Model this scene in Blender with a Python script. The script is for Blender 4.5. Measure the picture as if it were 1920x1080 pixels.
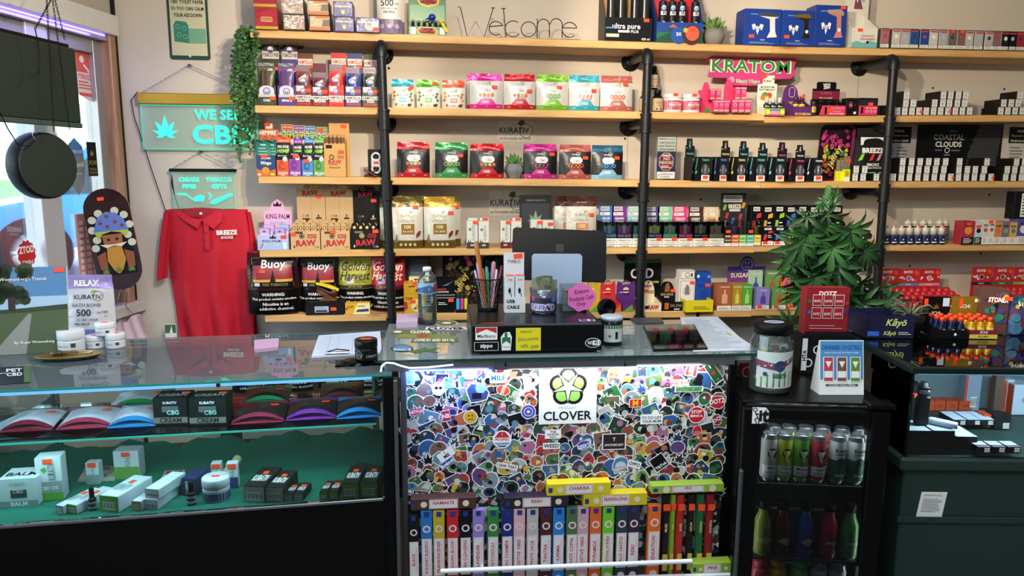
import bpy,math,random
from mathutils import Vector,Matrix,Euler
R=math.radians
for o in list(bpy.data.objects):bpy.data.objects.remove(o)
SC=bpy.context.scene
COL=SC.collection
# ---------------------------------------------------------------- camera
F=1387.0
CAM=Vector((0,0,1.58))
ROT=(Matrix.Rotation(R(-7.2),3,'Z')@Matrix.Rotation(R(90-9.3),3,'X')@Matrix.Rotation(0.006,3,'Z'))
cd=bpy.data.cameras.new('camera');cd.sensor_width=36;cd.lens=F/1920*36;cd.clip_start=.05
cam=bpy.data.objects.new('camera',cd);COL.objects.link(cam)
cam.matrix_world=Matrix.Translation(CAM)@ROT.to_4x4()
SC.camera=cam
# ---------------------------------------------------------------- world, lights, exposure
SC.view_settings.view_transform='Standard';SC.view_settings.look='None'
SC.view_settings.exposure=0.0;SC.view_settings.gamma=1;SC.view_settings.use_curve_mapping=False
SC.cycles.transparent_max_bounces=24;SC.cycles.max_bounces=8;SC.cycles.caustics_reflective=False;SC.cycles.caustics_refractive=False
W=bpy.data.worlds.new('world');SC.world=W;W.use_nodes=True
nt=W.node_tree;bg=nt.nodes['Background']
sky=nt.nodes.new('ShaderNodeTexSky');sky.sky_type='NISHITA';sky.sun_disc=False;sky.sun_elevation=R(50);sky.sun_rotation=R(200);sky.air_density=1.2
nt.links.new(sky.outputs[0],bg.inputs[0]);bg.inputs[1].default_value=1.25
def light(name,kind,loc,energy,color,rot=(0,0,0),size=.1,sy=None,spot=None,blend=.5):
 l=bpy.data.lights.new(name,kind);l.energy=energy;l.color=color
 if kind=='AREA':
  l.size=size
  if sy:l.shape='RECTANGLE';l.size_y=sy
 elif kind=='SUN':l.angle=size
 else:l.shadow_soft_size=size
 if kind=='SPOT':l.spot_size=spot;l.spot_blend=blend
 o=bpy.data.objects.new(name,l);COL.objects.link(o);o.location=loc;o.rotation_euler=rot
 o['kind']='helper'
 return o
light('sunlight','SUN',(-8,4,9),7.0,(1,.96,.9),(R(38),0,R(29)),.01)
WARM=(1.0,.815,.58)
def aim(o,p):o.rotation_euler=(Vector(p)-o.location).to_track_quat('-Z','Y').to_euler();return o
for tx_,ax,en in((.05,-1.3,82),(.2,.35,90),(.35,2.4,132),(.9,3.6,84)): # ceiling track: four spots turned to the shelves
 aim(light('track_lamp','SPOT',(tx_,1.72,2.34),en,WARM,size=.03,spot=R(80),blend=.35),(ax,3.6,1.92))
light('ceiling_panel_fill','AREA',(.3,1.95,2.85),34,(.86,.94,1),(0,0,0),2.4,.5)  # extra fill added above the counters to brighten their tops
light('ceiling_panel_fill','AREA',(.2,.4,2.78),34,(.86,.94,1),(0,0,0),1.2,.6)
light('ceiling_panel_fill','AREA',(-1.6,-.6,2.78),40,(.86,.94,1),(0,0,0),1.2,.6)
light('ceiling_panel_fill','AREA',(2.2,-.6,2.78),30,(.86,.94,1),(0,0,0),1.2,.6)
# ---------------------------------------------------------------- projection helpers: a pixel of the photograph -> a point on a real plane
def ray(px,py):
 return ROT@Vector(((px-960)/F,-(py-540)/F,-1))
def hit(px,py,p,n):
 d=ray(px,py);n=Vector(n);return CAM+d*((Vector(p)-CAM).dot(n)/d.dot(n))
def atY(px,py,Y):return hit(px,py,(0,Y,0),(0,1,0))
def atZ(px,py,Z):return hit(px,py,(0,0,Z),(0,0,1))
# ---------------------------------------------------------------- materials
def lin(h):
 h=h.lstrip('#');o=[]
 for i in(0,2,4):
  c=int(h[i:i+2],16)/255;o.append(c/12.92 if c<=.04045 else((c+.055)/1.055)**2.4)
 return o
_mc={}
def M(col,r=.5,met=0,em=0,bump=0,var=.07,sc=14,coat=0,bs=60,alpha=1):
 """procedural Principled material: base colour with a little noise, optional fine relief"""
 k=(col,r,met,em,bump,var,sc,coat,bs,alpha)
 if k in _mc:return _mc[k]
 m=bpy.data.materials.new('paint_'+col.strip('#'));m.use_nodes=True
 n=m.node_tree.nodes;L=m.node_tree.links;b=n['Principled BSDF']
 c=lin(col)
 b.inputs['Roughness'].default_value=r;b.inputs['Metallic'].default_value=met
 b.inputs['Coat Weight'].default_value=coat
 if max(c)<.02 and not met:b.inputs['Specular IOR Level'].default_value=.2
 b.inputs['Base Color'].default_value=(*c,1)
 if alpha<1:b.inputs['Alpha'].default_value=alpha
 tc=None
 if var or bump:
  tc=n.new('ShaderNodeTexCoord')
 if var:
  nz=n.new('ShaderNodeTexNoise');nz.inputs['Scale'].default_value=sc;nz.inputs['Detail'].default_value=3
  L.new(tc.outputs['Object'],nz.inputs['Vector'])
  mx=n.new('ShaderNodeMix');mx.data_type='RGBA'
  mx.inputs[6].default_value=(*[x*(1-var)for x in c],1);mx.inputs[7].default_value=(*[min(1,x*(1+var))for x in c],1)
  L.new(nz.outputs[0],mx.inputs[0]);L.new(mx.outputs[2],b.inputs['Base Color'])
 if bump:
  nb=n.new('ShaderNodeTexNoise');nb.inputs['Scale'].default_value=bs;nb.inputs['Detail'].default_value=2
  L.new(tc.outputs['Object'],nb.inputs['Vector'])
  bp=n.new('ShaderNodeBump');bp.inputs['Strength'].default_value=bump;bp.inputs['Distance'].default_value=.01
  L.new(nb.outputs[0],bp.inputs['Height']);L.new(bp.outputs[0],b.inputs['Normal'])
 if em:
  b.inputs['Emission Color'].default_value=(*c,1);b.inputs['Emission Strength'].default_value=em
 _mc[k]=m;return m
def GLASS(tint='#e8f4f0',rough=0.0,k='g',refl=1.0,clear=1.0,body=None):
 key=(tint,rough,k,refl,clear,body)
 if key in _mc:return _mc[key]
 m=bpy.data.materials.new('clear_'+k);m.use_nodes=True;n=m.node_tree.nodes;L=m.node_tree.links
 n.remove(n['Principled BSDF'])
 tr=n.new('ShaderNodeBsdfTransparent');tr.inputs[0].default_value=(*lin(tint),1)
 gl=n.new('ShaderNodeBsdfGlossy');gl.inputs['Roughness'].default_value=rough
 fr=n.new('ShaderNodeFresnel');fr.inputs[0].default_value=1.5
 mul=n.new('ShaderNodeMath');mul.operation='MULTIPLY';mul.inputs[1].default_value=refl;mul.use_clamp=True
 L.new(fr.outputs[0],mul.inputs[0])
 src=tr
 if body:
  df=n.new('ShaderNodeBsdfDiffuse');df.inputs[0].default_value=(*lin(body),1)
  m0=n.new('ShaderNodeMixShader');m0.inputs[0].default_value=1-clear
  L.new(tr.outputs[0],m0.inputs[1]);L.new(df.outputs[0],m0.inputs[2]);src=m0
 mx=n.new('ShaderNodeMixShader');L.new(mul.outputs[0],mx.inputs[0]);L.new(src.outputs[0],mx.inputs[1]);L.new(gl.outputs[0],mx.inputs[2])
 L.new(mx.outputs[0],n['Material Output'].inputs[0])
 _mc[key]=m;return m
def WOOD(a='#d9b078',b='#c3945a',axis=0,name='pine',r=.55,knots=True):
 key=(a,b,axis,name)
 if key in _mc:return _mc[key]
 m=bpy.data.materials.new('wood_'+name);m.use_nodes=True;n=m.node_tree.nodes;L=m.node_tree.links;p=n['Principled BSDF']
 tc=n.new('ShaderNodeTexCoord');mp=n.new('ShaderNodeMapping')
 s=[22,22,22];s[axis]=1.1;mp.inputs['Scale'].default_value=s
 L.new(tc.outputs['Object'],mp.inputs[0])
 nz=n.new('ShaderNodeTexNoise');nz.inputs['Scale'].default_value=2.2;nz.inputs['Detail'].default_value=6;nz.inputs['Distortion'].default_value=1.2
 L.new(mp.outputs[0],nz.inputs[0])
 cr=n.new('ShaderNodeValToRGB');cr.color_ramp.elements[0].position=.35;cr.color_ramp.elements[1].position=.68
 cr.color_ramp.elements[0].color=(*lin(b),1);cr.color_ramp.elements[1].color=(*lin(a),1)
 L.new(nz.outputs[0],cr.inputs[0])
 vo=n.new('ShaderNodeTexVoronoi');vo.inputs['Scale'].default_value=1.0
 mp2=n.new('ShaderNodeMapping');s2=[9,9,9];s2[axis]=2.6;mp2.inputs['Scale'].default_value=s2;L.new(tc.outputs['Object'],mp2.inputs[0]);L.new(mp2.outputs[0],vo.inputs[0])
 c2=n.new('ShaderNodeValToRGB');c2.color_ramp.elements[0].position=.05;c2.color_ramp.elements[1].position=.16
 c2.color_ramp.elements[0].color=(.55,.42,.3,1);c2.color_ramp.elements[1].color=(1,1,1,1)
 L.new(vo.outputs[0],c2.inputs[0])
 mx=n.new('ShaderNodeMix');mx.data_type='RGBA';mx.blend_type='MULTIPLY';mx.inputs[0].default_value=1 if knots else 0
 L.new(cr.outputs[0],mx.inputs[6]);L.new(c2.outputs[0],mx.inputs[7]);L.new(mx.outputs[2],p.inputs['Base Color'])
 p.inputs['Roughness'].default_value=r
 bp=n.new('ShaderNodeBump');bp.inputs['Strength'].default_value=.15;bp.inputs['Distance'].default_value=.003;L.new(nz.outputs[0],bp.inputs['Height']);L.new(bp.outputs[0],p.inputs['Normal'])
 _mc[key]=m;return m
# ---------------------------------------------------------------- mesh builder
_txt={}
def glyphs(s,bold=0,shear=0):
 k=(s,bold,shear)
 if k not in _txt:
  c=bpy.data.curves.new('t','FONT');c.body=s;c.resolution_u=1 if len(s)>14 else(2 if len(s)>4 else 3);c.offset=bold;c.shear=shear;c.space_character=1.0+bold
  o=bpy.data.objects.new('t',c)
  me=bpy.data.meshes.new_from_object(o)
  vs=[v.co.copy()for v in me.vertices];fs=[tuple(p.vertices)for p in me.polygons]
  bpy.data.objects.remove(o);bpy.data.curves.remove(c);bpy.data.meshes.remove(me)
  if vs:
   x0=min(v.x for v in vs);x1=max(v.x for v in vs);y0=min(v.y for v in vs);y1=max(v.y for v in vs)
   h=max(1e-6,y1-y0)
   vs=[((v.x-(x0+x1)/2)/h,(v.y-(y0+y1)/2)/h)for v in vs]
   _txt[k]=(vs,fs,(x1-x0)/h)
  else:_txt[k]=([],[],1)
 return _txt[k]
class B:
 def __init__(s):s.v=[];s.f=[];s.m=[];s.mats=[];s.sm=[]
 def mi(s,mat):
  if mat not in s.mats:s.mats.append(mat)
  return s.mats.index(mat)
 def add(s,vs,fs,mat,smooth=False):
  o=len(s.v);s.v+=[tuple(v)for v in vs];i=s.mi(mat)
  for f in fs:s.f.append([o+a for a in f]);s.m.append(i);s.sm.append(smooth)
  return s
 def box(s,x0,x1,y0,y1,z0,z1,mat,bev=0):
  if bev<=0:
   vs=[(x,y,z)for x in(x0,x1)for y in(y0,y1)for z in(z0,z1)]
   return s.add(vs,[(0,1,3,2),(4,6,7,5),(0,4,5,1),(2,3,7,6),(0,2,6,4),(1,5,7,3)],mat)
  b=min(bev,(x1-x0)/2.1,(y1-y0)/2.1,(z1-z0)/2.1);vs=[];ix={}
  for sx in(0,1):
   for sy in(0,1):
    for sz in(0,1):
     for a in range(3):
      p=[(x0,x1)[sx],(y0,y1)[sy],(z0,z1)[sz]]
      for q in range(3):
       if q!=a:p[q]+=b*(1,-1)[(sx,sy,sz)[q]]
      ix[(sx,sy,sz,a)]=len(vs);vs.append(p)
  fs=[]
  for a in range(3):
   u,w=(a+1)%3,(a+2)%3
   for sd in(0,1):
    q=[]
    for(p,r_)in((0,0),(1,0),(1,1),(0,1)):
     t=[0,0,0];t[a]=sd;t[u]=p;t[w]=r_;q.append(ix[(*t,a)])
    fs.append(q if sd else q[::-1])
  for a in range(3):
   u,w=(a+1)%3,(a+2)%3
   for p in(0,1):
    for r_ in(0,1):
     q=[]
     for t_,ax in((0,u),(1,u),(1,w),(0,w)):
      t=[0,0,0];t[a]=t_;t[u]=p;t[w]=r_;q.append(ix[(*t,ax)])
     fs.append(q if p!=r_ else q[::-1])
  for sx in(0,1):
   for sy in(0,1):
    for sz in(0,1):
     q=[ix[(sx,sy,sz,a)]for a in range(3)]
     fs.append(q if(sx+sy+sz)%2 else q[::-1])
  return s.add(vs,fs,mat)
 def tube(s,pts,r,mat,n=10,cap=True,smooth=True):
  pts=[Vector(p)for p in pts];rs=r if isinstance(r,(list,tuple))else[r]*len(pts)
  vs=[];fs=[];N=len(pts);up=None
  for i,p in enumerate(pts):
   t=(pts[min(i+1,N-1)]-pts[max(i-1,0)]).normalized()
   if up is None:up=Vector((0,0,1))if abs(t.z)<.9 else Vector((1,0,0))
   a=t.cross(up);
   if a.length<1e-4:a=t.cross(Vector((0,1,0)))
   a.normalize();up=a.cross(t).normalized()
   for k in range(n):
    an=2*math.pi*k/n;vs.append(p+(a*math.cos(an)+up*math.sin(an))*rs[i])
  for i in range(N-1):
   for k in range(n):
    fs.append((i*n+k,i*n+(k+1)%n,(i+1)*n+(k+1)%n,(i+1)*n+k))
  s.add(vs,fs,mat,smooth)
  if cap:
   s.add(vs[:n],[list(range(n))[::-1]],mat);s.add(vs[-n:],[list(range(n))],mat)
  return s
 def lathe(s,prof,mat,n=20,c=(0,0,0),smooth=True,sx=1,sy=1,cap=True):
  vs=[];fs=[]
  for(r,z)in prof:
   for k in range(n):
    a=2*math.pi*k/n;vs.append((c[0]+r*math.cos(a)*sx,c[1]+r*math.sin(a)*sy,c[2]+z))
  for i in range(len(prof)-1):
   for k in range(n):fs.append((i*n+k,i*n+(k+1)%n,(i+1)*n+(k+1)%n,(i+1)*n+k))
  if cap and prof[0][0]>1e-5:fs.append(list(range(n))[::-1])
  if cap and prof[-1][0]>1e-5:fs.append([(len(prof)-1)*n+k for k in range(n)])
  return s.add(vs,fs,mat,smooth)
 def ball(s,c,rx,ry,rz,mat,n=12,m=8):
  return s.lathe([(max(1e-6,math.sin(math.pi*i/m)),-math.cos(math.pi*i/m))for i in range(m+1)],mat,n,(0,0,0))if False else s._ball(c,rx,ry,rz,mat,n,m)
 def _ball(s,c,rx,ry,rz,mat,n,m):
  vs=[];fs=[]
  for i in range(m+1):
   t=math.pi*i/m
   for k in range(n):
    a=2*math.pi*k/n;vs.append((c[0]+rx*math.sin(t)*math.cos(a),c[1]+ry*math.sin(t)*math.sin(a),c[2]-rz*math.cos(t)))
  for i in range(m):
   for k in range(n):fs.append((i*n+k,i*n+(k+1)%n,(i+1)*n+(k+1)%n,(i+1)*n+k))
  return s.add(vs,fs,mat,True)
 def prism(s,pts,y0,y1,mat,plane='xz',side=None):
  """outline pts (ccw in x,z) extruded between y0 (front) and y1"""
  n=len(pts)
  f=(lambda a,b,y:(a,y,b))if plane=='xz' else((lambda a,b,y:(a,b,y))if plane=='xy' else(lambda a,b,y:(y,a,b)))
  vs=[f(a,b,y0)for a,b in pts]+[f(a,b,y1)for a,b in pts]
  s.add(vs,[list(range(n)),list(range(n,2*n))[::-1]],mat)
  return s.add(vs,[(i,i+n,(i+1)%n+n,(i+1)%n)for i in range(n)],side or mat)
 def grid(s,fn,nu,nv,mat,smooth=True,matf=None):
  vs=[fn(i/nu,j/nv)for j in range(nv+1)for i in range(nu+1)]
  o=len(s.v);s.v+=[tuple(v)for v in vs]
  for j in range(nv):
   for i in range(nu):
    a=j*(nu+1)+i
    s.f.append([o+a,o+a+1,o+a+nu+2,o+a+nu+1]);s.sm.append(smooth)
    s.m.append(s.mi(matf((i+.5)/nu,(j+.5)/nv)if matf else mat))
  return s
 def build(s,name,parent=None,loc=None,rot=None):
  me=bpy.data.meshes.new(name);me.from_pydata(s.v,[],s.f)
  for m in s.mats:me.materials.append(m)
  me.polygons.foreach_set('material_index',s.m);me.polygons.foreach_set('use_smooth',s.sm);me.update()
  o=bpy.data.objects.new(name,me);COL.objects.link(o)
  if parent:o.parent=parent
  if loc is not None:o.location=loc
  if rot is not None:o.rotation_euler=rot
  return o
class P(B):
 """flat print laid on a face of w x h, (u,v) in 0..1; each further shape lies a hair proud of the one before"""
 def __init__(s,w,h,fn=None,y=0,eps=.00025):
  super().__init__();s.w=w;s.h=h;s.n=1;s.eps=eps
  s.fn=fn or(lambda x,z,e:(x,y-e,z))
 def pt(s,u,v):return s.fn((u-.5)*s.w,v*s.h,s.n*s.eps)
 def poly(s,pts,mat):
  s.n+=1;return s.add([s.pt(*p)for p in pts],[list(range(len(pts)))],mat)
 def rect(s,u0,v0,u1,v1,mat,nu=1,nv=1):
  s.n+=1
  return s.grid(lambda a,b:s.pt(u0+(u1-u0)*a,v0+(v1-v0)*b),nu,nv,mat,False)
 def trap(s,v0,a0,a1,v1,b0,b1,mat,nu=8,nv=3):
  s.n+=1
  return s.grid(lambda u,v:s.pt((a0+(b0-a0)*v)*(1-u)+(a1+(b1-a1)*v)*u,v0+(v1-v0)*v),nu,nv,mat,False)
 def disc(s,u,v,r,mat,n=16,ry=None):
  """r as a share of the width"""
  ry=r*s.w/s.h if ry is None else ry
  return s.poly([(u+r*math.cos(2*math.pi*k/n),v+ry*math.sin(2*math.pi*k/n))for k in range(n)],mat)
 def ring(s,u,v,r,t,mat,n=18):
  s.n+=1;k_=s.w/s.h;vs=[]
  for k in range(n):
   c,d=math.cos(2*math.pi*k/n),math.sin(2*math.pi*k/n)
   vs+=[s.pt(u+r*c,v+r*d*k_),s.pt(u+(r-t)*c,v+(r-t)*d*k_)]
  return s.add(vs,[(2*k,2*((k+1)%n),2*((k+1)%n)+1,2*k+1)for k in range(n)],mat)
 def frame(s,u0,v0,u1,v1,t,mat):
  tv=t*s.w/s.h
  s.rect(u0,v0,u1,v0+tv,mat);s.n-=1;s.rect(u0,v1-tv,u1,v1,mat);s.n-=1;s.rect(u0,v0,u0+t,v1,mat);s.n-=1
  return s.rect(u1-t,v0,u1,v1,mat)
 def text(s,st,u,v,hh,mat,mw=.9,bold=.015,shear=0,rot=0,fill=False):
  """centred lettering hh of the height tall, squeezed to mw of the width (stretched to it with fill)"""
  vs,fs,asp=glyphs(st,bold,shear)
  if not vs:return s
  s.n+=1;H=hh*s.h;Wd=H*asp
  if rot in(90,-90):
   k=H*1.0;lim=mw*s.h;Ls=hh*s.w # vertical lettering: hh of the width, mw of the height
   sx=min(1,lim/(Ls*asp));q=1 if rot==90 else-1
   p=[s.fn((u-.5)*s.w-q*b*Ls,v*s.h+q*a*Ls*sx,s.n*s.eps)for a,b in vs]
  else:
   sx=min(1,mw*s.w/Wd)if not fill else mw*s.w/Wd
   ca,sa=math.cos(R(rot)),math.sin(R(rot))
   p=[s.fn((u-.5)*s.w+(a*H*sx)*ca-b*H*sa,v*s.h+(a*H*sx)*sa+b*H*ca,s.n*s.eps)for a,b in vs]
  return s.add(p,fs,mat)
 def lines(s,u0,u1,v0,v1,n,mat,t=.5,seed=1):
  rg=random.Random(seed)
  for i in range(n):
   v=v1-(v1-v0)*(i+.5)/n;e=(v1-v0)/n*t/2
   s.rect(u0,v-e,u0+(u1-u0)*rg.uniform(.7,1),v+e,mat);s.n-=1
  s.n+=1;return s
LABELS={}
def tag(o,label=None,cat=None,group=None,kind=None):
 if label:
  if label in LABELS:print('DUPLICATE LABEL',label)
  nw=len(label.split())
  if nw<4 or nw>16:print('LABEL LENGTH',nw,label)
  LABELS[label]=o;o['label']=label
 if cat:o['category']=cat
 if group:o['group']=group
 if kind:o['kind']=kind
 return o
def T(name,label,cat,loc=(0,0,0),rz=0,group=None,rot=None):
 o=bpy.data.objects.new(name,None);COL.objects.link(o);o.empty_display_size=.02
 o.location=loc;o.rotation_euler=rot if rot else(0,0,rz)
 return tag(o,label,cat,group)
def ORD(i):return['first','second','third','fourth','fifth','sixth','seventh','eighth','ninth','tenth','eleventh','twelfth','thirteenth','fourteenth','fifteenth','sixteenth','seventeenth','eighteenth','nineteenth','twentieth'][i]
WHITE=M('#f2f0ec',.5);BLACK=M('#0c0c0d',.45);INK=M('#17171a',.6,var=0);PAPER=M('#eeece6',.8);ORANGE=M('#ff4a22',.6,var=0)
GREY=M('#8b8d90',.5);DGREY=M('#3a3c40',.5);CHROME=M('#c9cbd0',.22,1,var=0);GOLD=M('#c59b3d',.3,.9);SILVER=M('#cfd0d2',.28,.85)
RED=M('#c3202c',.5);LINE=M('#77777a',.7,var=0)
def sticker(t,x,z,y=-.002,w=.024,h=.014,rot=0,name='price_sticker'):
 """small orange-red price sticker"""
 b=B();c,s_=math.cos(R(rot)),math.sin(R(rot));q=[]
 for a,d in((-w/2,-h/2),(w/2,-h/2),(w/2,h/2),(-w/2,h/2)):q.append((x+a*c-d*s_,y,z+a*s_+d*c))
 b.add(q,[(0,1,2,3)],ORANGE);return b.build(name,t)
# ================================================================ the room
YW,YF,YP=3.75,3.50,3.455
corner=atY(238,330,YW);XC=corner.x
SD=Vector((math.sin(R(12.1)),math.cos(R(12.1)),0)) # direction of the window wall, away from the camera
SN=Vector((SD.y,-SD.x,0)) # its normal, into the room
def atS(px,py,off=0):return hit(px,py,Vector((XC,YW,0))+SN*off,SN)
def sloc(p,off=0):
 """world point on the window wall -> (distance from corner toward camera, height)"""
 return(-(p-Vector((XC,YW,0))).dot(SD),p.z)
def struct(b,name,parent=None,label=None,loc=None,rot=None):
 o=b.build(name,parent,loc,rot)
 if not parent:o['kind']='structure'
 if label:o['label']=label
 return o
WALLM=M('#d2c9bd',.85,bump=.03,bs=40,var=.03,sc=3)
b=B();b.box(XC-.05,5.2,YW,YW+.1,0,2.95,WALLM);struct(b,'wall_back',label='beige painted wall behind the stocked shelves')
b=B();b.box(-4.5,5.3,-3.2,YW+.1,-.1,0,M('#5a5550',.5,bump=.05));struct(b,'floor')
b=B();b.box(-4.5,5.3,-3.2,YW+.1,2.95,3.05,M('#d8d6d0',.9));struct(b,'ceiling')
b=B();b.box(5.2,5.3,-3.2,YW+.1,0,2.95,M('#c4bcae',.9));struct(b,'wall_right')
b=B();b.box(-4.5,5.3,-3.3,-3.2,0,2.95,M('#b8b2a8',.9));struct(b,'wall_front')
# wall seams and nail heads on the painted boards
def wall_dot(px,py):
 p=atY(px,py,YW);b=B();b.lathe([(.006,0),(.004,.003),(0,.0035)],INK,10);return struct(b,'nail_head',WALLO,loc=(p.x,YW,p.z),rot=(R(90),0,0))
WALLO=bpy.data.objects['wall_back']
for q in((729,128),(1172,260),(1749,165),(1883,167),(1314,374),(1855,365),(1706,499),(1839,475),(688/3,142)):
 if q[0]>240:wall_dot(*q)
for px,y0,y1 in((1182,110,205),(1178,230,330),(1171,365,455),(1612,118,205),(1292,470,520)):
 a,c=atY(px,y0,YW),atY(px,y1,YW);b=B();b.box(a.x-.0015,a.x+.0015,YW-.0012,YW,c.z,a.z,M('#a3957f',.9));struct(b,'seam',WALLO)
# ---------------------------------------------------------------- window wall (side wall turned 12 degrees)
sw=bpy.data.objects.new('wall_left',None);COL.objects.link(sw);sw['kind']='structure';sw.location=(XC,YW,0)
sw.rotation_euler=(0,0,math.atan2(-SD.y,-SD.x));sw['label']='window wall with white header board and wooden jamb'
# local: +x toward the camera along the wall, +y = ... into the room is -y or +y
LY=1 if(Matrix.Rotation(sw.rotation_euler.z,3,'Z')@Vector((0,1,0))).dot(SN)>0 else-1
def S(px,py,off=0):return sloc(atS(px,py,off))
def swbox(name,x0,x1,off0,off1,z0,z1,mat,bev=.003,kind=None):
 b=B();a,c=sorted((off0*LY,off1*LY));b.box(x0,x1,a,c,z0,z1,mat,bev);return b.build(name,sw)
jx0=S(222,300)[0];jx1=S(180,300)[0];hz0=S(217,70)[1];hz1=S(217,33)[1];sill=S(262,560)[1]
WLEN=6.8
TRIMW=M('#d9d6d2',.5,bump=.05)
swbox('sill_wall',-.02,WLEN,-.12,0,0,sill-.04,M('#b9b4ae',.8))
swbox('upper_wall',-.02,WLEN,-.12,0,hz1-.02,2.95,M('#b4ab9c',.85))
swbox('header_board',.02,5.2,0,.03,hz0,hz1,TRIMW,.004)
swbox('window_head',jx0,WLEN,-.12,.005,hz0-.03,hz1-.01,M('#9a97a0',.6))
swbox('sill_board',.0,5.2,-.12,.05,sill-.05,sill,M('#cfcac6',.6),.004)
JW=WOOD('#c09a7c','#94694e',2,'jamb',.5,False)
swbox('wood_jamb',.03,jx0+.02,-.10,.015,sill,hz0,JW,.003)
swbox('corner_post',-.02,.03,-.12,.004,0,2.95,INK,0)
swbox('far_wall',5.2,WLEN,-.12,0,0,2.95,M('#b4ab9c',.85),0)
FR=M('#a9a9ad',.4,.5)
win=bpy.data.objects.new('window_1',None);COL.objects.link(win);win['kind']='structure';win.location=sw.location;win.rotation_euler=sw.rotation_euler;win['label']='shop window with grey aluminium frame looking onto the street'
def wbox(name,x0,x1,off0,off1,z0,z1,mat,bev=.002):
 b=B();a,c=sorted((off0*LY,off1*LY));b.box(x0,x1,a,c,z0,z1,mat,bev);return b.build(name,win)
wj=jx0+.02
wbox('frame_post',wj,wj+.055,-.09,-.03,sill,hz0-.03,FR)
mx0,mx1=S(104,420,-.06)[0],S(66,430,-.06)[0]
wbox('mullion',mx0,mx1,-.10,-.02,sill,hz0-.03,M('#c8cbd2',.4,.2))
wbox('frame_rail',wj+.055,5.2,-.09,-.03,sill,sill+.035,FR)
wbox('frame_rail',wj+.055,5.2,-.09,-.03,hz0-.09,hz0-.03,FR)
PANE=GLASS('#f4fafa',0,'pane',.35)
wbox('pane',wj+.055,mx0,-.066,-.06,sill+.035,hz0-.09,PANE,0)
for k in range(4):
 x0=mx1+k*(5.2-mx1)/4;x1=mx1+(k+1)*(5.2-mx1)/4-.05;wbox('pane',x0,x1,-.066,-.06,sill+.035,hz0-.09,PANE,0)
 wbox('mullion',x1,x1+.05,-.10,-.02,sill,hz0-.03,FR)
po=light('window_portal','AREA',Vector((XC,YW,(sill+hz0)/2))-SD*2.7-SN*.15,1,(1,1,1),(0,0,0),5.0,hz0-sill);po.rotation_euler=SN.to_track_quat('-Z','Z').to_euler();po.data.cycles.is_portal=True
# ---------------------------------------------------------------- outside
GR=M('#6f9a55',.9,bump=.3,bs=8,var=.25,sc=2)
GZ=.38;qa,qb=Vector((XC,YW,0))-SN*.14+SD*.3,Vector((XC,YW,0))-SN*.14-SD*7
b=B();b.prism([(qa.x,qa.y),(qa.x+1.5,16),(-14,16),(-14,-8),(qb.x,qb.y)],GZ-.05,GZ,M('#b4b6b8',.9,var=.1,sc=1.5),'xy');struct(b,'pavement',label='grey street pavement outside the window')
b=B();b.box(-45,5,16,60,GZ-.05,GZ,GR);o=struct(b,'lawn',label='green lawn across the street')
b=B();b.box(-50,10,60,60.5,GZ,6,M('#aebfc0',.9,var=.3,sc=.4));struct(b,'far_hedge',label='pale hedge beyond the lawn')
# ---------------------------------------------------------------- shelves
PINE=WOOD('#dcb274','#c8965a',0,'pine')
BO=[ # (left px, y of front top edge there, right px, y)
 ((468,55,1448,86),(1448,86,1990,97)),
 ((477,197,1435,213),(1435,217,1990,215)),
 ((484,330,1427,340),(1427,340,1990,339.5)),
 ((486,469,1415,461.5),(1415,460,1990,458)),
 ((496,591,1410,582),(1410,580.5,1990,574))]
SHN=['top','second','third','fourth','bottom']
SH=[];TH=.034
for i,(l,r_)in enumerate(BO):
 segs=[]
 for j,(xa,ya,xb,yb)in enumerate((l,r_)):
  A,C=atY(xa,ya,YF),atY(xb,yb,YF);segs.append((A,C))
  t=T('shelf_board','%s pine shelf board of the wall rack, %s length'%(SHN[i],('left','right')[j]),'shelf',((A.x+C.x)/2,YF,(A.z+C.z)/2),group='pine shelf boards',rot=(0,-math.atan2(C.z-A.z,C.x-A.x),0))
  L=(C-A).length;b=B();yo=.004 if j else 0
  b.box(-L/2+.0005,L/2-.0005,yo,YW-YF-.001,-TH,0,PINE,.0025);b.build('board',t)
 SH.append(segs)
def shz(i,X):
 for A,C in SH[i]:
  if X<=C.x:break
 return A.z+(C.z-A.z)*(X-A.x)/(C.x-A.x)
def on(i,px0,px1,ytop,set_=.01,ym=None):
 """footprint on shelf i: centre of the front at the base, width, height"""
 Y=YF+set_;yb=540
 A=atY((px0+px1)/2,ytop,Y);z=shz(i,A.x)
 a,c=atY(px0,ytop,Y),atY(px1,ytop,Y)
 # follow the perspective lean: use the middle of the thing's height
 d=(A-CAM).dot(ROT@Vector((0,0,-1)))
 py_b=540-F*((ROT.transposed()@(Vector((A.x,Y,z))-CAM)).y/-((ROT.transposed()@(Vector((A.x,Y,z))-CAM)).z))
 ymid=(ytop+py_b)/2 if ym is None else ym
 a,c=atY(px0,ymid,Y),atY(px1,ymid,Y);X=(a.x+c.x)/2
 return Vector((X,Y,shz(i,X))),c.x-a.x,atY((px0+px1)/2,ytop,Y).z-shz(i,X)
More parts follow.
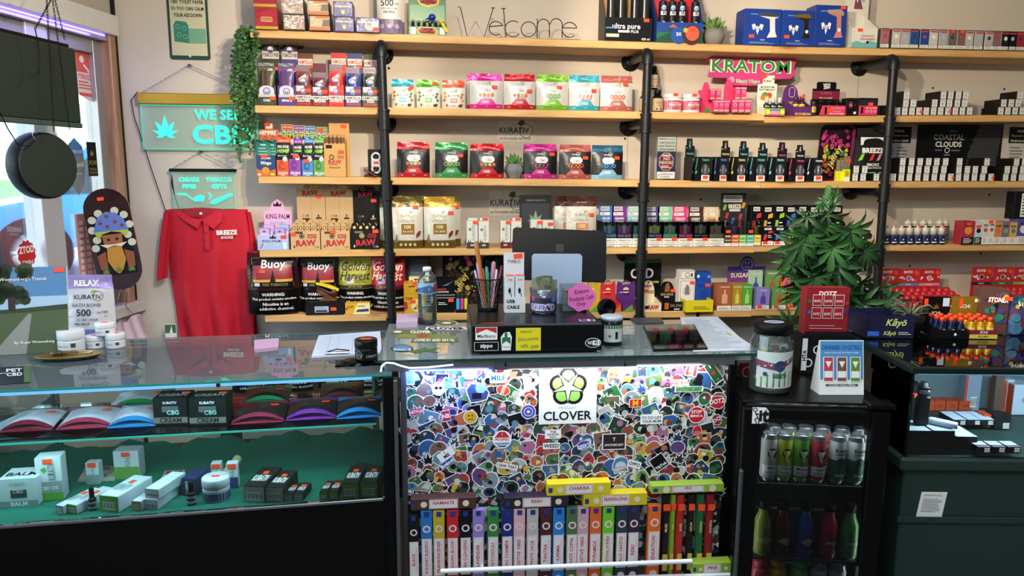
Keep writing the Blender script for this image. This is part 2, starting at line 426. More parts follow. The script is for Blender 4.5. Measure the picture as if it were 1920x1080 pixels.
# ---------------------------------------------------------------- black iron pipe rack
IRON=M('#2b2d31',.42,.75,bump=.08,bs=90)
def pipe_stand(k,pxs,label):
 """pxs: five pixel positions of the upright at the shelves plus top elbow"""
 (x0,y0),(x1,y1)=pxs
 A,C=atY(x0,y0,YP),atY(x1,y1,YP)
 t=T('pipe_upright',label,'pipe rack',(C.x,YP,0),group='black pipe uprights of the shelf rack')
 def X(z):return A.x+(C.x-A.x)*(A.z-z)/(A.z-C.z)-C.x
 r=.0205;b=B();zb=.02
 b.tube([(X(A.z),0,A.z-.03),(X(1.2),0,1.2),(X(zb),0,zb)],r,IRON,14);b.build('pole',t)
 b=B();b.lathe([(.05,0),(.05,.008),(.028,.012),(.028,.03),(r,.032)],IRON,18);b.build('floor_flange',t,(X(0),0,0.001))
 for i in range(5):
  zz=shz(i,C.x+X(1.5))-TH-.024;xx=X(zz)
  if i==0:
   b=B();b.tube([(xx,0,zz-.05),(xx,0,zz-.018),(xx,.006,zz-.006),(xx,.018,zz),(xx,.05,zz)],.027,IRON,14);b.build('elbow',t)
  else:
   b=B();b.tube([(xx,0,zz-.045),(xx,0,zz+.045)],.0255,IRON,14);b.tube([(xx,0,zz),(xx,.05,zz)],.0255,IRON,14)
   for dz in(-.045,.035):b.tube([(xx,0,zz+dz),(xx,0,zz+dz+.01)],.0285,IRON,14)
   b.build('tee',t)
  b=B();b.tube([(xx,.04,zz),(xx,YW-YP-.004,zz)],r*.95,IRON,12);b.build('arm',t)
  f=B();f.lathe([(.046,0),(.046,.009),(.027,.013),(.027,.03),(.02,.031)],IRON,20)
  fo=f.build('flange',t,(xx,YW-YP-.0005,zz),(R(90),0,0))
  for q in range(4):
   g=B();g.lathe([(.005,.009),(.004,.012),(0,.0125)],DGREY,8,(.036*math.cos(q*1.571+.78),.036*math.sin(q*1.571+.78),0));g.build('screw',fo)
 return t
pipe_stand(0,((714,80),(735,590)),'black iron pipe upright beside the wrap displays, leftmost of three')
pipe_stand(1,((1215,95),(1199,590)),'black iron pipe upright between the pouches and kratom jars')
pipe_stand(2,((1677,108),(1640,590)),'black iron pipe upright behind the leafy plant, rightmost of three')
# ================================================================ counters and cases
CASEGL=GLASS('#e6f3ef',0,'case',1.0);TOPGL=GLASS('#d9ebe8',.01,'top',1.0,.8,'#b8c8ce');EDGE=M('#2f8f84',.2,em=.06);ALU=M('#8f9296',.35,.8);BLK=M('#060607',.4);BLK2=M('#0a0a0b',.6)  # TOPGL: pale diffuse share paints in the haze reflected by the glass
LEDB=M('#7fb4ff',.5,em=1.6)
def loc_of(t,p):return t.matrix_basis.inverted()@Vector(p)
# ---------------------------------------------------------------- left display case
ZL=.965
a0,a1=atZ(0,731,ZL),atZ(716,700,ZL)
lrz=math.atan2(a1.y-a0.y,a1.x-a0.x)
lc=T('display_case','glass display case with black front and green felt deck at left','display case',(a1.x,a1.y,0),lrz)
lc.matrix_basis=Matrix.Translation((a1.x,a1.y,0))@Matrix.Rotation(lrz,4,'Z')
LD=.60;LX0=-1.75
ZD=hit(360,958,a1,Vector((-math.sin(lrz),math.cos(lrz),0))).z # deck height
b=B();b.box(LX0,.035,.0,LD,0,ZD-.004,BLK,.004);b.build('base',lc)
b=B();b.box(LX0,-.004,-.004,.006,ZD-.012,ZD-.002,ALU,.002);b.build('front_channel',lc)
b=B();b.box(.002,.032,-.012,LD,0,ZL-.008,BLK,.003);b.build('end_panel',lc)
b=B();b.box(.033,.045,-.014,.03,0,ZL-.02,M('#77797c',.35,.8),.002);b.build('corner_trim',lc)
b=B();b.box(LX0,.0,-.002,.003,ZD,ZL-.008,CASEGL);b.build('front_glass',lc)
b=B();b.box(LX0,.03,-.006,LD,ZL-.007,ZL,TOPGL);b.box(LX0,.03,-.0075,-.006,ZL-.007,ZL,EDGE);b.build('glass_top',lc)
b=B();b.box(LX0,-.03,.012,.024,ZL-.022,ZL-.012,LEDB,.003);b.build('led_strip',lc)
b=B();b.box(LX0,.03,LD-.012,LD,ZL-.03,ZL-.008,ALU,.002);b.build('back_rail',lc)
ZM=hit(560,800,(a1.x,a1.y+.05,0),(0,1,0)).z
b=B();b.box(LX0,-.02,.06,.42,ZM-.006,ZM,CASEGL);b.box(LX0,-.02,.0585,.06,ZM-.006,ZM,M('#49c9b0',.2,em=.25));b.build('glass_shelf',lc)  # glow of the lit shelf edge put into its colour as emission
SLOT=M('#7d8083',.4,.7)
for px in(98,704):
 q=loc_of(lc,atY(px,760,a1.y+LD*.8))
 b=B();b.box(q.x-.012,q.x+.012,LD-.04,LD-.02,ZD,ZL-.01,SLOT,.002)
 so=b.build('slotted_standard',lc)
 b=B()
 for k in range(14):
  z=ZD+.03+k*.025;b.box(q.x-.003,q.x+.003,LD-.0408,LD-.04,z,z+.014,INK)
 b.build('slot',so)
 b=B();b.prism([(LD-.04,ZM-.006),(LD-.04,ZM-.05),(.10,ZM-.016),(.10,ZM-.006)],q.x-.002,q.x+.002,SLOT,'yz');b.build('bracket',lc)
FELT=M('#0e6b58',.95,bump=.5,bs=260,var=.12,sc=40)
def feltf(u,v):
 x=LX0+.003+(-.004-LX0)*u;y=.008+(LD-.03)*v;z=ZD-.001
 if v>.8:z+=(v-.8)*(.06+.05*math.sin(u*41)+.04*math.sin(u*93+1))
 return(x,y,z+.0012*math.sin(u*60+v*17))
b=B();b.grid(feltf,60,12,FELT);b.build('felt_lining',lc)
b=B();b.lathe([(.006,0),(.006,-.014),(.0,-.018)],DGREY,8,(-.47,.012,ZL-.007));b.build('glass_clip',lc)
# ---------------------------------------------------------------- centre counter
ZC=1.0
c0,c1=atZ(708,676,ZC),atZ(1426,662,ZC)
crz=math.atan2(c1.y-c0.y,c1.x-c0.x);CW=(c1-c0).length
cc=T('checkout_counter','glass-topped checkout counter with a front panel covered in stickers','counter',(c0.x,c0.y,0),crz)
cc.matrix_basis=Matrix.Translation((c0.x,c0.y,0))@Matrix.Rotation(crz,4,'Z')
CN=Vector((-math.sin(crz),math.cos(crz),0));CU=Vector((math.cos(crz),math.sin(crz),0))
def onC(px,py,dy=0):return loc_of(cc,hit(px,py,c0+CN*dy,CN))
CD=.53
CTOP=GLASS('#d8e8e8',.015,'counter',1.1,.62,'#c4d0d0')  # pale diffuse share paints the bright ceiling's sheen into the glass
b=B();b.box(0,CW,0,CD,ZC-.008,ZC,CTOP);b.box(0,CW,-.0015,0,ZC-.008,ZC,M('#14403c',.2));b.build('glass_top',cc)
DECK=M('#d0dad9',.6,var=.08)
b=B();b.box(.012,CW-.012,.03,CD-.01,ZC-.03,ZC-.0095,DECK);b.build('top_deck',cc)
PLY=M('#c9bfae',.5)
MOS=M('#d8dcdc',.5,var=0).copy();n_=MOS.node_tree.nodes;vo=n_.new('ShaderNodeTexVoronoi');vo.inputs['Scale'].default_value=55;cr=n_.new('ShaderNodeValToRGB');cr.color_ramp.interpolation='CONSTANT'
for k,(q,c)in enumerate(((0,'#1b1c20'),(.2,'#e2e4e2'),(.36,'#2c4a34'),(.5,'#3a3c44'),(.62,'#b8bcb8'),(.72,'#7a2a30'),(.82,'#24406a'),(.9,'#e8e6de'))):
 e=cr.color_ramp.elements[k]if k<2 else cr.color_ramp.elements.new(q);e.position=q;e.color=(*lin(c),1)
tc_=n_.new('ShaderNodeTexCoord');sx_=n_.new('ShaderNodeSeparateColor');lk=MOS.node_tree.links;lk.new(tc_.outputs['Object'],vo.inputs[0]);lk.new(vo.outputs['Color'],sx_.inputs[0]);lk.new(sx_.outputs[0],cr.inputs[0]);lk.new(cr.outputs[0],n_['Principled BSDF'].inputs['Base Color'])
xl,xr=onC(765,800,.03).x,onC(1359,800,.03).x
zt,zb=onC(1060,688,.03).z,onC(1060,958,.03).z
b=B();b.box(.02,xr+.015,.012,.03,onC(1060,691,.012).z,ZC-.0085,ALU,.002);b.build('front_rail',cc)
q0,q1=onC(925,689,.008),onC(1194,683,.008)
b=B();b.box(q0.x,q1.x,.008,.013,onC(1060,690,.008).z-.002,ZC-.010,M('#6e7276',.4,.7),.001);ko=b.build('keyhole_bracket',cc)
for px in(948,1172):
 q=onC(px,682,.008);k=P(.02,.02,lambda x,z,e,q=q:(q.x+x,.0075-e,q.z-.01+z));k.disc(.5,.3,.22,INK);k.poly([(.4,.4),(.6,.4),(.55,.9),(.45,.9)],INK);k.build('keyhole',ko)
b=B();b.box(xl-.012,xr+.004,.036,.048,.30,zt+.025,MOS,.001);SP=b.build('sticker_panel',cc)
SP['label']='panel covered edge to edge in stickers'
xs_=loc_of(cc,lc.matrix_basis@Vector((.05,0,0))).x
b=B();b.box(xs_+.002,xs_+.02,.02,.05,0,ZC-.03,M('#5d6064',.4,.6),.002);b.build('post',cc)
b=B();b.box(xs_+.003,xs_+.012,.052,CD-.02,0,ZC-.031,BLK,.002);b.build('side_panel',cc)
b=B();b.box(xr+.006,xr+.03,.03,CD-.02,0,ZC-.03,BLK,.002);b.build('side_panel',cc)
b=B();b.box(xs_+.013,xl-.014,.10,.11,0,.72,M('#7d8488',.8,var=.2,sc=6));b.build('kick_panel',cc)
# LED under the glass lip lights the panel
LEDW=M('#f2f7ff',.5,em=4)
b=B();b.box(onC(925,690,.012).x,onC(1350,690,.012).x,.031,.0352,ZC-.034,ZC-.03,LEDW,.001);b.build('led_strip',cc)
b=B();b.box(.09,onC(920,690,.012).x,.031,.0352,ZC-.034,ZC-.03,LEDB,.001);b.build('led_strip',cc)
def arealocal(name,parent,loc,rot,en,col,sx,sy):
 o=light(name,'AREA',loc,en,col,rot,sx,sy);o.parent=parent;return o
arealocal('panel_led',cc,((onC(925,690).x+onC(1350,690).x)/2,-.002,onC(1060,691,.012).z-.006),(R(52),0,0),1.55,(.93,.97,1),.62,.01)
arealocal('panel_led_blue',cc,((.09+onC(920,690).x)/2,-.002,onC(1060,691,.012).z-.006),(R(52),0,0),1.5,(.22,.34,1),.24,.01)
arealocal('case_led',lc,(LX0/2,.03,ZL-.024),(R(28),0,0),6.0,(.6,.78,1),1.6,.01)
arealocal('shelf_fill',lc,(LX0/2,.066,ZM-.012),(R(38),0,0),2.6,(.62,.92,.95),1.6,.008)  # light added below the shelf edge to brighten the felt
# incense ledge
zl=onC(1060,1092,0).z
b=B();b.box(xl-.015,xr+.05,-.02,.035,zl-.012,zl,M('#a7abb0',.4,.5),.002);b.build('ledge',cc)
b=B();b.box(xl-.015,xr+.05,.03,.036,0,zl,BLK2);b.build('lower_panel',cc)
w0,w1=onC(826,1071,-.05),onC(1297,1052,-.05)
b=B();b.tube([w0,w1],.0075,M('#e4e6ea',.35),14);bo=b.build('front_bar',cc)
b=B();b.tube([onC(905,1064,-.05),onC(905,1064,-.05)+Vector((0,.05,-.02))],.004,WHITE,8);b.tube([onC(1212,1056,-.05),onC(1212,1056,-.05)+Vector((0,.05,-.02))],.004,WHITE,8);b.build('bar_bracket',bo)
w0,w1=onC(1000,1088,-.045),onC(1368,1077,-.045)
b=B();b.tube([w0,w1],.006,M('#e4e6ea',.35),12);b.build('ledge_bar',cc)
# ---------------------------------------------------------------- drinks fridge
ZFt=.87;f0=atZ(1397,757,ZFt);frz=R(-12)
fr=T('drinks_fridge','black glass-door drinks fridge beside the sticker counter','fridge',(f0.x,f0.y,0),frz)
fr.matrix_basis=Matrix.Translation((f0.x,f0.y,0))@Matrix.Rotation(frz,4,'Z')
FN=Vector((-math.sin(frz),math.cos(frz),0))
def onF(px,py,dy=0):return loc_of(fr,hit(px,py,f0+FN*dy,FN))
FW=onF(1674,762).x;FD=.46
FB=M('#070708',.3);FI=M('#15181a',.5)
b=B();b.box(0,FW,.035,FD,ZFt-.012,ZFt,FB,.006);b.box(0,.014,.045,FD,.03,ZFt-.012,FB);b.box(FW-.014,FW,.045,FD,.03,ZFt-.012,FB)
b.box(.014,FW-.014,FD-.014,FD,.03,ZFt-.012,FI);b.box(.014,FW-.014,.045,FD,.03,.06,FB);b.build('cabinet',fr)
gx0,gz1=onF(1428,786).x,onF(1430,786).z;gx1=FW-.055
b=B();b.box(0,gx0,0,.035,.04,ZFt-.014,FB,.004);b.box(gx1,FW,0,.035,.04,ZFt-.014,FB,.004);b.box(gx0,gx1,0,.035,gz1,ZFt-.014,FB,.004);b.box(gx0,gx1,0,.035,.04,.12,FB,.004);do=b.build('door',fr)
b=B();b.box(gx0,gx1,.012,.018,.12,gz1,GLASS('#bcc2c4',0,'fridge',.6));b.build('pane',do)
b=B();b.box(-.006,.006,-.012,.006,.30,.66,DGREY,.004);b.build('handle',do)
b=B();b.box(FW-.07,FW+.01,-.008,.05,ZFt-.004,ZFt+.012,FB,.004);b.build('hinge_cover',fr)
fsh=[onF(1520,912,.03).z,onF(1510,1052,.03).z];fsh.append(fsh[1]-.215)
for z in fsh:
 b=B();b.box(.016,FW-.016,.04,.046,z-.006,z,M('#55585a',.4,.6));b.box(.016,FW-.016,FD-.05,FD-.046,z-.006,z,GREY)
 for k in range(19):
  x=.03+k*(FW-.06)/18;b.box(x-.0015,x+.0015,.046,FD-.05,z-.004,z-.001,M('#55585a',.4,.6))
 b.build('wire_shelf',fr)
for x_,a_ in((.022,-45),(FW-.022,45)):arealocal('fridge_fill',fr,(x_,.05,.5),(R(90),0,R(a_)),.5,(.9,.96,1),.02,.62)  # unseen side lights added to brighten the drinks
arealocal('fridge_fill',fr,(FW/2,.048,ZFt-.06),(R(48),0,0),2.0,(.9,.96,1),.32,.02)  # unseen top light added for the same purpose
# stickers on the door
k=P(.052,.058,lambda x,z,e,q=onF(1424,796):(q.x+x,-.0005-e,q.z+z));k.rect(.05,.05,.62,.95,WHITE);k.poly([(.55,.1),(1,.1),(1,.75),(.8,.95),(.6,.95)],WHITE);k.ring(.2,.82,.13,.05,INK)
for p_ in(((.2,.7),(.36,.4)),((.2,.62),(.42,.56)),((.36,.4),(.2,.28)),((.2,.28),(.32,.08)),((.36,.4),(.45,.25)),((.45,.25),(.42,.05))):
 (x0,z0),(x1,z1)=p_;dx,dz=x1-x0,z1-z0;L=math.hypot(dx,dz);nx,nz=-dz/L*.03,dx/L*.03;k.poly([(x0-nx,z0-nz),(x1-nx,z1-nz),(x1+nx,z1+nz),(x0+nx,z0+nz)],INK)
k.text('i',.52,.5,.6,INK,.2,.04);k.text('t',.8,.5,.75,INK,.4,.05);k.build('door_sticker',do)
# ---------------------------------------------------------------- right display case
ZRt=.975;r0=atZ(1711,690,ZRt);rrz=R(-8)
rc=T('display_case','dark green display case full of boxed vapes at right','display case',(r0.x,r0.y,0),rrz)
rc.matrix_basis=Matrix.Translation((r0.x,r0.y,0))@Matrix.Rotation(rrz,4,'Z')
RN=Vector((-math.sin(rrz),math.cos(rrz),0))
def onR(px,py,dy=0):return loc_of(rc,hit(px,py,r0+RN*dy,RN))
ZRd=onR(1800,858).z;RW=1.15;RD=.52
GRN=M('#1d332e',.55,bump=.04,var=.1);TOPR=GLASS('#7f9298',.01,'caseright',1.5)
b=B();b.box(.012,RW,.012,RD,0,ZRd-.045,GRN,.004);b.build('base',rc)
b=B();b.box(-.012,RW,-.012,RD,ZRd-.045,ZRd,GRN,.008);b.build('ledge',rc)
b=B();b.box(-.002,RW,-.002,.002+.0,ZRd-.22,ZRd-.2,GRN,.001);b.build('moulding',rc)
b=B();b.box(.0,RW,.0,RD,ZRt-.008,ZRt-.002,TOPR);b.build('glass_top',rc)
TF=M('#122420',.35)
b=B();b.box(-.006,RW,-.006,.018,ZRt-.018,ZRt+.001,TF,.003);b.box(-.006,.018,.018,RD,ZRt-.018,ZRt+.001,TF,.003);b.build('top_frame',rc)
b=B();b.box(.002,RW,.003,.007,ZRd,ZRt-.018,CASEGL);b.build('front_glass',rc)
b=B();b.box(.003,.007,.007,RD-.01,ZRd,ZRt-.018,CASEGL);b.build('side_glass',rc)
b=B();b.box(.0,.009,.0,.009,ZRd,ZRt-.018,GLASS('#9fb3ad',.05,'seam',.9));b.build('glass_seam',rc)
px_=onR(1868,740,.35);b=B();b.box(px_.x-.012,px_.x+.02,.34,.37,ZRd,ZRt-.02,M('#4a3228',.6),.002);b.build('inner_post',rc)
b=B();b.box(.02,RW,RD-.02,RD-.01,ZRd,ZRt-.01,M('#5a6a70',.5));b.build('back_panel',rc)
b=B();b.box(.03,RW,.02,.03,ZRt-.026,ZRt-.019,LEDB,.002);b.build('led_strip',rc)
arealocal('right_case_led',rc,(RW/2,.05,ZRt-.03),(R(28),0,0),8.0,(.7,.82,1),1.0,.02)
q=onR(1745,922,.012);k=P(.082,.10,lambda x,z,e,q=q:(q.x+x+.012*(z/.1),.0115-e,q.z-.1+z));k.rect(0,0,1,1,PAPER);k.text('RETURN POLICY',.5,.88,.055,M('#9a3a3a',.8),.8)
k.lines(.12,.9,.3,.78,9,LINE,.4);k.lines(.12,.45,.06,.14,2,LINE,.4)
nt_=tag(k.build('paper_notice',None),'white return policy notice taped to the green case','notice');nt_.matrix_basis=rc.matrix_basis.copy()
def G(Z,px0,px1,pyb,pyt,back=0):
 """stand something on a level at height Z: front-bottom pixel row pyb, top row pyt"""
 p=atZ((px0+px1)/2,pyb,Z);p.y+=back
 d=-(ROT.transposed()@(p-CAM)).z;w=(px1-px0)*d/F
 return p,w,atY((px0+px1)/2,pyt,p.y).z-Z
# ================================================================ builders for goods
def H(c,**k):return M(c,**k)
def stk(t,p,u,v,w=.026,h=.015,rot=0):
 """orange price sticker lying on the printed face p"""
 q=P(p.w,p.h,p.fn,eps=p.eps);q.n=p.n+3
 a,c=w/2/p.w,h/2/p.h;cs,sn=math.cos(R(rot)),math.sin(R(rot));pts=[]
 for x,z in((-w/2,-h/2),(w/2,-h/2),(w/2,h/2),(-w/2,h/2)):pts.append((u+(x*cs-z*sn)/p.w,v+(x*sn+z*cs)/p.h))
 q.poly(pts,ORANGE);return q.build('price_sticker',t)
def where(i,px0,px1,yt,set_,base=None):
 loc,w,h=on(i,px0,px1,yt,set_)
 if base is not None:h+=loc.z-base;loc=Vector((loc.x,loc.y,base))
 return loc,w,h
def C(place,label,mat,fn=None,d=.06,name='carton',cat='box',group=None,rz=0,sticker_at=None,side=None,top=None,lid=True):
 """printed carton: bevelled body, folded lid seam, front print. place = (loc, w, h), loc at the foot of the front face"""
 loc,w,h=place
 t=T(name,label,cat,loc,rz,group)
 b=B();b.box(-w/2+.0006,w/2-.0006,0,d,0,h,mat,min(.0012,w/12));b.build('body',t)
 if lid:
  b=B();b.box(-w/2+.002,w/2-.002,-.0003,d*.98,h-.0002,h+.0006,top or mat);b.build('lid_flap',t)
 p=P(w*.985,h*.985,y=-.0002)
 if fn:
  fn(p);p.build('print',t)
 if side:
  s_=P(d*.97,h*.97,lambda x,z,e:(-w/2+.0004-e,d/2-x,z));side(s_);s_.build('side_print',t)
 if sticker_at:stk(t,p,*sticker_at)
 return t,w,h
def pouch_fn(w,h,d,lean=0):
 def th(x,z):
  u=min(1,abs(x)/(w/2));v=min(1,max(0,z/h))
  e=(1-u**3.2)
  return d/2*e*(max(0,1-(v/.86)**2.6)**.8 if v<.86 else 0)*(.75+.25*min(1,v/.12))+.0012
 return lambda x,z,e:(x*(1-.03*(z/h>.85)),-th(x,z)-e-(.0012 if e else 0)+lean*z,z)
def K(place,label,top,body,fn,d=.05,bands=None,name='stand_up_pouch',group=None,rz=0,sticker_at=None,cat='pouch',foil=.35,bump=.25,lean=0,topr=.8):
 """stand-up pouch: gusseted body, crimped top seal; bands = [(v0, v1, mat), ...]"""
 loc,w,h=place
 t=T(name,label,cat,(loc.x,loc.y+d/2,loc.z),rz,group)
 f=pouch_fn(w,h,d,lean);bands=bands or[]
 mb=M(body,foil,.12,bump=bump,bs=38);mt=M(top,max(.25,foil-.08),.3,bump=bump*1.3,bs=46)
 def mf(u,v):
  for a,c,m in bands:
   if a<=v<c:return m
  return mb
 b=B();n=22
 vt=topr
 b.grid(lambda u,v:f((u-.5)*w,v*vt*h,0),14,n,mb,True,lambda u,v:mf(u,v*vt))
 b.grid(lambda u,v:(lambda q:(q[0],-q[1]+2*lean*q[2],q[2]))(f((.5-u)*w,v*vt*h,0)),6,10,mb)
 b.build('bag',t)
 b=B();rg=random.Random(label)
 def tf(s_):
  ph=rg.random()*6
  return lambda u,v:(lambda q:(q[0],s_*(q[1]-lean*q[2])+lean*q[2]+.0018*math.sin(v*5+u*9+ph),q[2]))(f(((u if s_>0 else 1-u)-.5)*w,(vt+v*(1-vt))*h,0))
 b.grid(tf(1),10,5,mt);b.grid(tf(-1),6,3,mt);b.build('top_seal',t)
 p=P(w,h,f,eps=.0005 if w>.2 else.0003);fn(p)
 if p.v:p.build('print',t)
 if sticker_at:stk(t,p,*sticker_at)
 return t
def kurativ(p,u,v,s,ink=INK,wide=.42):
 p.text('KURATIV',u,v,.055*s,ink,wide,.004)
 p.ring(u+wide*.36*min(1,s),v+.012,.085*s,.008,ink,14)
 p.poly([(u+.05,v+.06*s),(u+.10,v+.085*s),(u+.17,v+.08*s),(u+.12,v+.05*s)],M('#8fae2f',.5))
def dome(u0,u1,v0,v1,n=8,flat=.0):
 """arched header outline in u,v"""
 c=(u0+u1)/2;r=(u1-u0)/2
 return[(u0,v0),(u1,v0)]+[(c+r*math.cos(math.pi*k/n),v1-(v1-v0)*.5+(v1-v0)*.5*math.sin(math.pi*k/n))for k in range(n+1)]
def DISP(i,px0,px1,yt,yh,label,mat,fn=None,head=None,hfn=None,d=.12,set_=.005,group=None,hshape=None,hx=None,inside=None,name='display_carton',sticker_at=None,hst=None,hmat=None,rz=0,place=None,wall=.55):
 """counter-top display: open tray (front panel low, sides sloping up) with a header card at the back"""
 loc,w,h=place or where(i,px0,px1,yt,set_)
 t=T(name,label,'display box',loc,rz,group);inn=inside or M('#d9cdb6',.8)
 b=B();e=.0018
 Y2=YF+set_+d
 hh=h if yh is None else(atY((px0+px1)/2,yh,Y2).z-loc.z if place is None else yh)
 hs=h+(hh-h)*wall if yh is not None else h
 b.box(-w/2,w/2,0,e,0,h,mat);b.box(-w/2,w/2,e,d,0,e,inn)
 for s_ in(-1,1):
  x=s_*(w/2-e/2);b.prism([(e,0),(d,0),(d,hs),(e,h)],x-e/2,x+e/2,mat,'yz')
 b.build('tray',t)
 p=P(w,h,y=-.0003)
 if fn:fn(p);p.build('print',t)
 if sticker_at:stk(t,p,*sticker_at)
 if yh is not None:
  if hx:a,c=atY(hx[0],(yt+yh)/2,Y2).x-loc.x,atY(hx[1],(yt+yh)/2,Y2).x-loc.x
  else:a,c=-w/2,w/2
  hw=c-a;xc=(a+c)/2;pts=hshape or[(0,0),(1,0),(1,1),(0,1)]
  b=B();b.prism([(a+u*hw,.002+v*(hh-.002))for u,v in pts],d-e,d,hmat or mat);b.build('header_card',t)
  q=P(hw,hh,lambda x,z,g:(xc+x,d-e-.0003-g,z))
  if hfn:hfn(q);q.build('header_print',t)
  if hst:stk(t,q,*hst)
 return t,loc,w,h,hh,d
def jar_mesh(t,r,h,mat,capm,cap=.28,n=22,lab=None,labz=(.12,.62)):
 b=B();hb=h*(1-cap);b.lathe([(r*.96,0),(r,.002),(r,hb*.97),(r*.96,hb)],mat,n);b.build('jar',t)
 b=B();b.lathe([(r*1.02,hb),(r*1.04,hb+.002),(r*1.04,h-.003),(r*.98,h),(0,h)],capm,n);b.build('lid',t)
 if lab:wrap(t,r,h,lab[0],lab[1]if len(lab)>1 else None,labz)
def wrap(t,r,h,mat,fn=None,zz=(.1,.7),ang=200,name='label',r2=None):
 """printed label wrapped round a cylinder, facing the room"""
 a=R(ang);p=P(a*r,h,lambda x,z,e:(x,z,e),eps=.0002);p.n=0;p.rect(0,zz[0],1,zz[1],mat,16,1)
 if fn:fn(p)
 V,F_,mi=p.v,p.f,p.m;q=B();q.mats=p.mats;lim=r*.3 # bend the flat print round the cylinder, splitting wide faces
 def put(tri,m,d=0):
  xs=[t_[0]for t_ in tri]
  if max(xs)-min(xs)>lim and d<7:
   k=max(range(3),key=lambda k:abs(tri[k][0]-tri[(k+1)%3][0]));A,C_,D=tri[k],tri[(k+1)%3],tri[(k+2)%3];mid=tuple((A[j]+C_[j])/2 for j in range(3))
   put((A,mid,D),m,d+1);put((mid,C_,D),m,d+1);return
  o=len(q.v);q.v+=[((r+.0004+e)*math.sin(x/r),-(r+.0004+e)*math.cos(x/r),z)for x,z,e in tri];q.f.append([o,o+1,o+2]);q.m.append(m);q.sm.append(False)
 for fc,m in zip(F_,mi):
  for k in range(1,len(fc)-1):put((V[fc[0]],V[fc[k]],V[fc[k+1]]),m)
 return q.build(name,t),p
def BOT(loc,label,r,h,mat,capm,lab=None,shape='round',name='bottle',cat='bottle',group=None,cap=.22,labz=(.1,.6),cmat=None):
 t=T(name,label,cat,loc,0,group)
 hb=h*(1-cap)
 prof=[(r*.93,0),(r,.003),(r,hb*.8),(r*.85,hb*.92),(r*.5,hb),(r*.45,hb)]
 if shape=='straight':prof=[(r*.95,0),(r,.002),(r,hb*.93),(r*.8,hb)]
 if shape=='shot':prof=[(r*.93,0),(r,.003),(r,hb*.72),(r*.6,hb*.9),(r*.55,hb)]
 b=B();b.lathe(prof,mat,16);b.build('body',t)
 rc_=r*(.62 if shape!='straight' else.8)
 b=B();b.lathe([(rc_,hb-.001),(rc_,h-.002),(rc_*.9,h),(0,h)],capm,14);b.build('cap',t)
 if lab:wrap(t,r,h,lab[0],lab[1]if len(lab)>1 else None,labz)
 return t
def CANB(loc,label,r,h,mat,fn=None,name='drink_can',group=None,bands=None):
 t=T(name,label,'can',loc,0,group)
 b=B();b.lathe([(r*.8,0),(r*.82,.002),(r,.012),(r,h-.014),(r*.88,h-.004),(r*.9,h-.001),(r*.86,h),(r*.83,h-.004),(0,h-.004)],M('#9a9c9e',.3,.9),20);b.build('shell',t)
 b=B();b.ball((0,-.006,h-.002),.009,.012,.0012,SILVER,8,4);b.build('pull_tab',t)
 wrap(t,r,h,mat,fn,(.09,.9),230)
 return t
def barcode(p,u0,v0,u1,v1):
 p.rect(u0,v0,u1,v1,PAPER);n=12
 for k in range(n):p.rect(u0+(u1-u0)*(k+.2)/n,v0+(v1-v0)*.12,u0+(u1-u0)*(k+.2+.25+.35*((k*7)%3)/2)/n,v1-(v1-v0)*.1,INK);p.n-=1
 p.n+=1
def leafpoly(p,u,v,s,mat,fr=7,thin=.16,w=None):
 """seven-fingered leaf as print"""
 k_=p.w/p.h
 for j in range(fr):
  a=R(90+(j-(fr-1)/2)*(210/(fr-1)));L=s*(1-.5*abs(j-(fr-1)/2)/((fr-1)/2))
  dx,dz=math.cos(a),math.sin(a);nx,nz=-dz*L*thin,dx*L*thin
  p.poly([(u,v),(u+dx*L*.45+nx,v+(dz*L*.45+nz)*k_),(u+dx*L,v+dz*L*k_),(u+dx*L*.45-nx,v+(dz*L*.45-nz)*k_)],mat);p.n-=1
 p.n+=1
def succulent(i,px0,px1,ypot,ytop,label,potm,faceted=False):
 loc,w,h=where(i,px0,px1,ypot,.02);r=w/2
 t=T('potted_succulent',label,'plant',(loc.x,loc.y+r,loc.z),0,'small succulents on the shelves')
 b=B();n=8 if faceted else 22
 b.lathe([(r*.62,0),(r*.95,h*.45),(r,h*.6),(r*.78,h),(r*.7,h*.99),(r*.66,h*.86),(0,h*.86)],potm,n,smooth=not faceted);b.build('pot',t)
 LM=[M('#3f6b34',.55,var=.3,sc=30),M('#5d8a43',.55,var=.3,sc=30),M('#7c9a4a',.55,var=.2,sc=30)];rg=random.Random(px0)
 H2=atY((px0+px1)/2,ytop,loc.y+r).z-loc.z-h*.86
 for ring,(n,tilt,L)in enumerate(((9,62,1.0),(8,42,1.05),(6,22,1.05),(3,8,.95))):
  for k in range(n):
   b=B();l=H2*L*rg.uniform(.85,1.05)*(.9 if ring else.8)
   b.tube([(0,0,0),(0,0,l*.35),(0,0,l*.7),(0,0,l*.9),(0,0,l)],[r*.10,r*.17,r*.15,r*.07,.0006],LM[(ring+k)%3],6)
   b.build('leaf',t,(0,0,h*.84),Euler((R(tilt+rg.uniform(-6,6)),0,2*math.pi*(k+ring*.4)/n)))
 return t
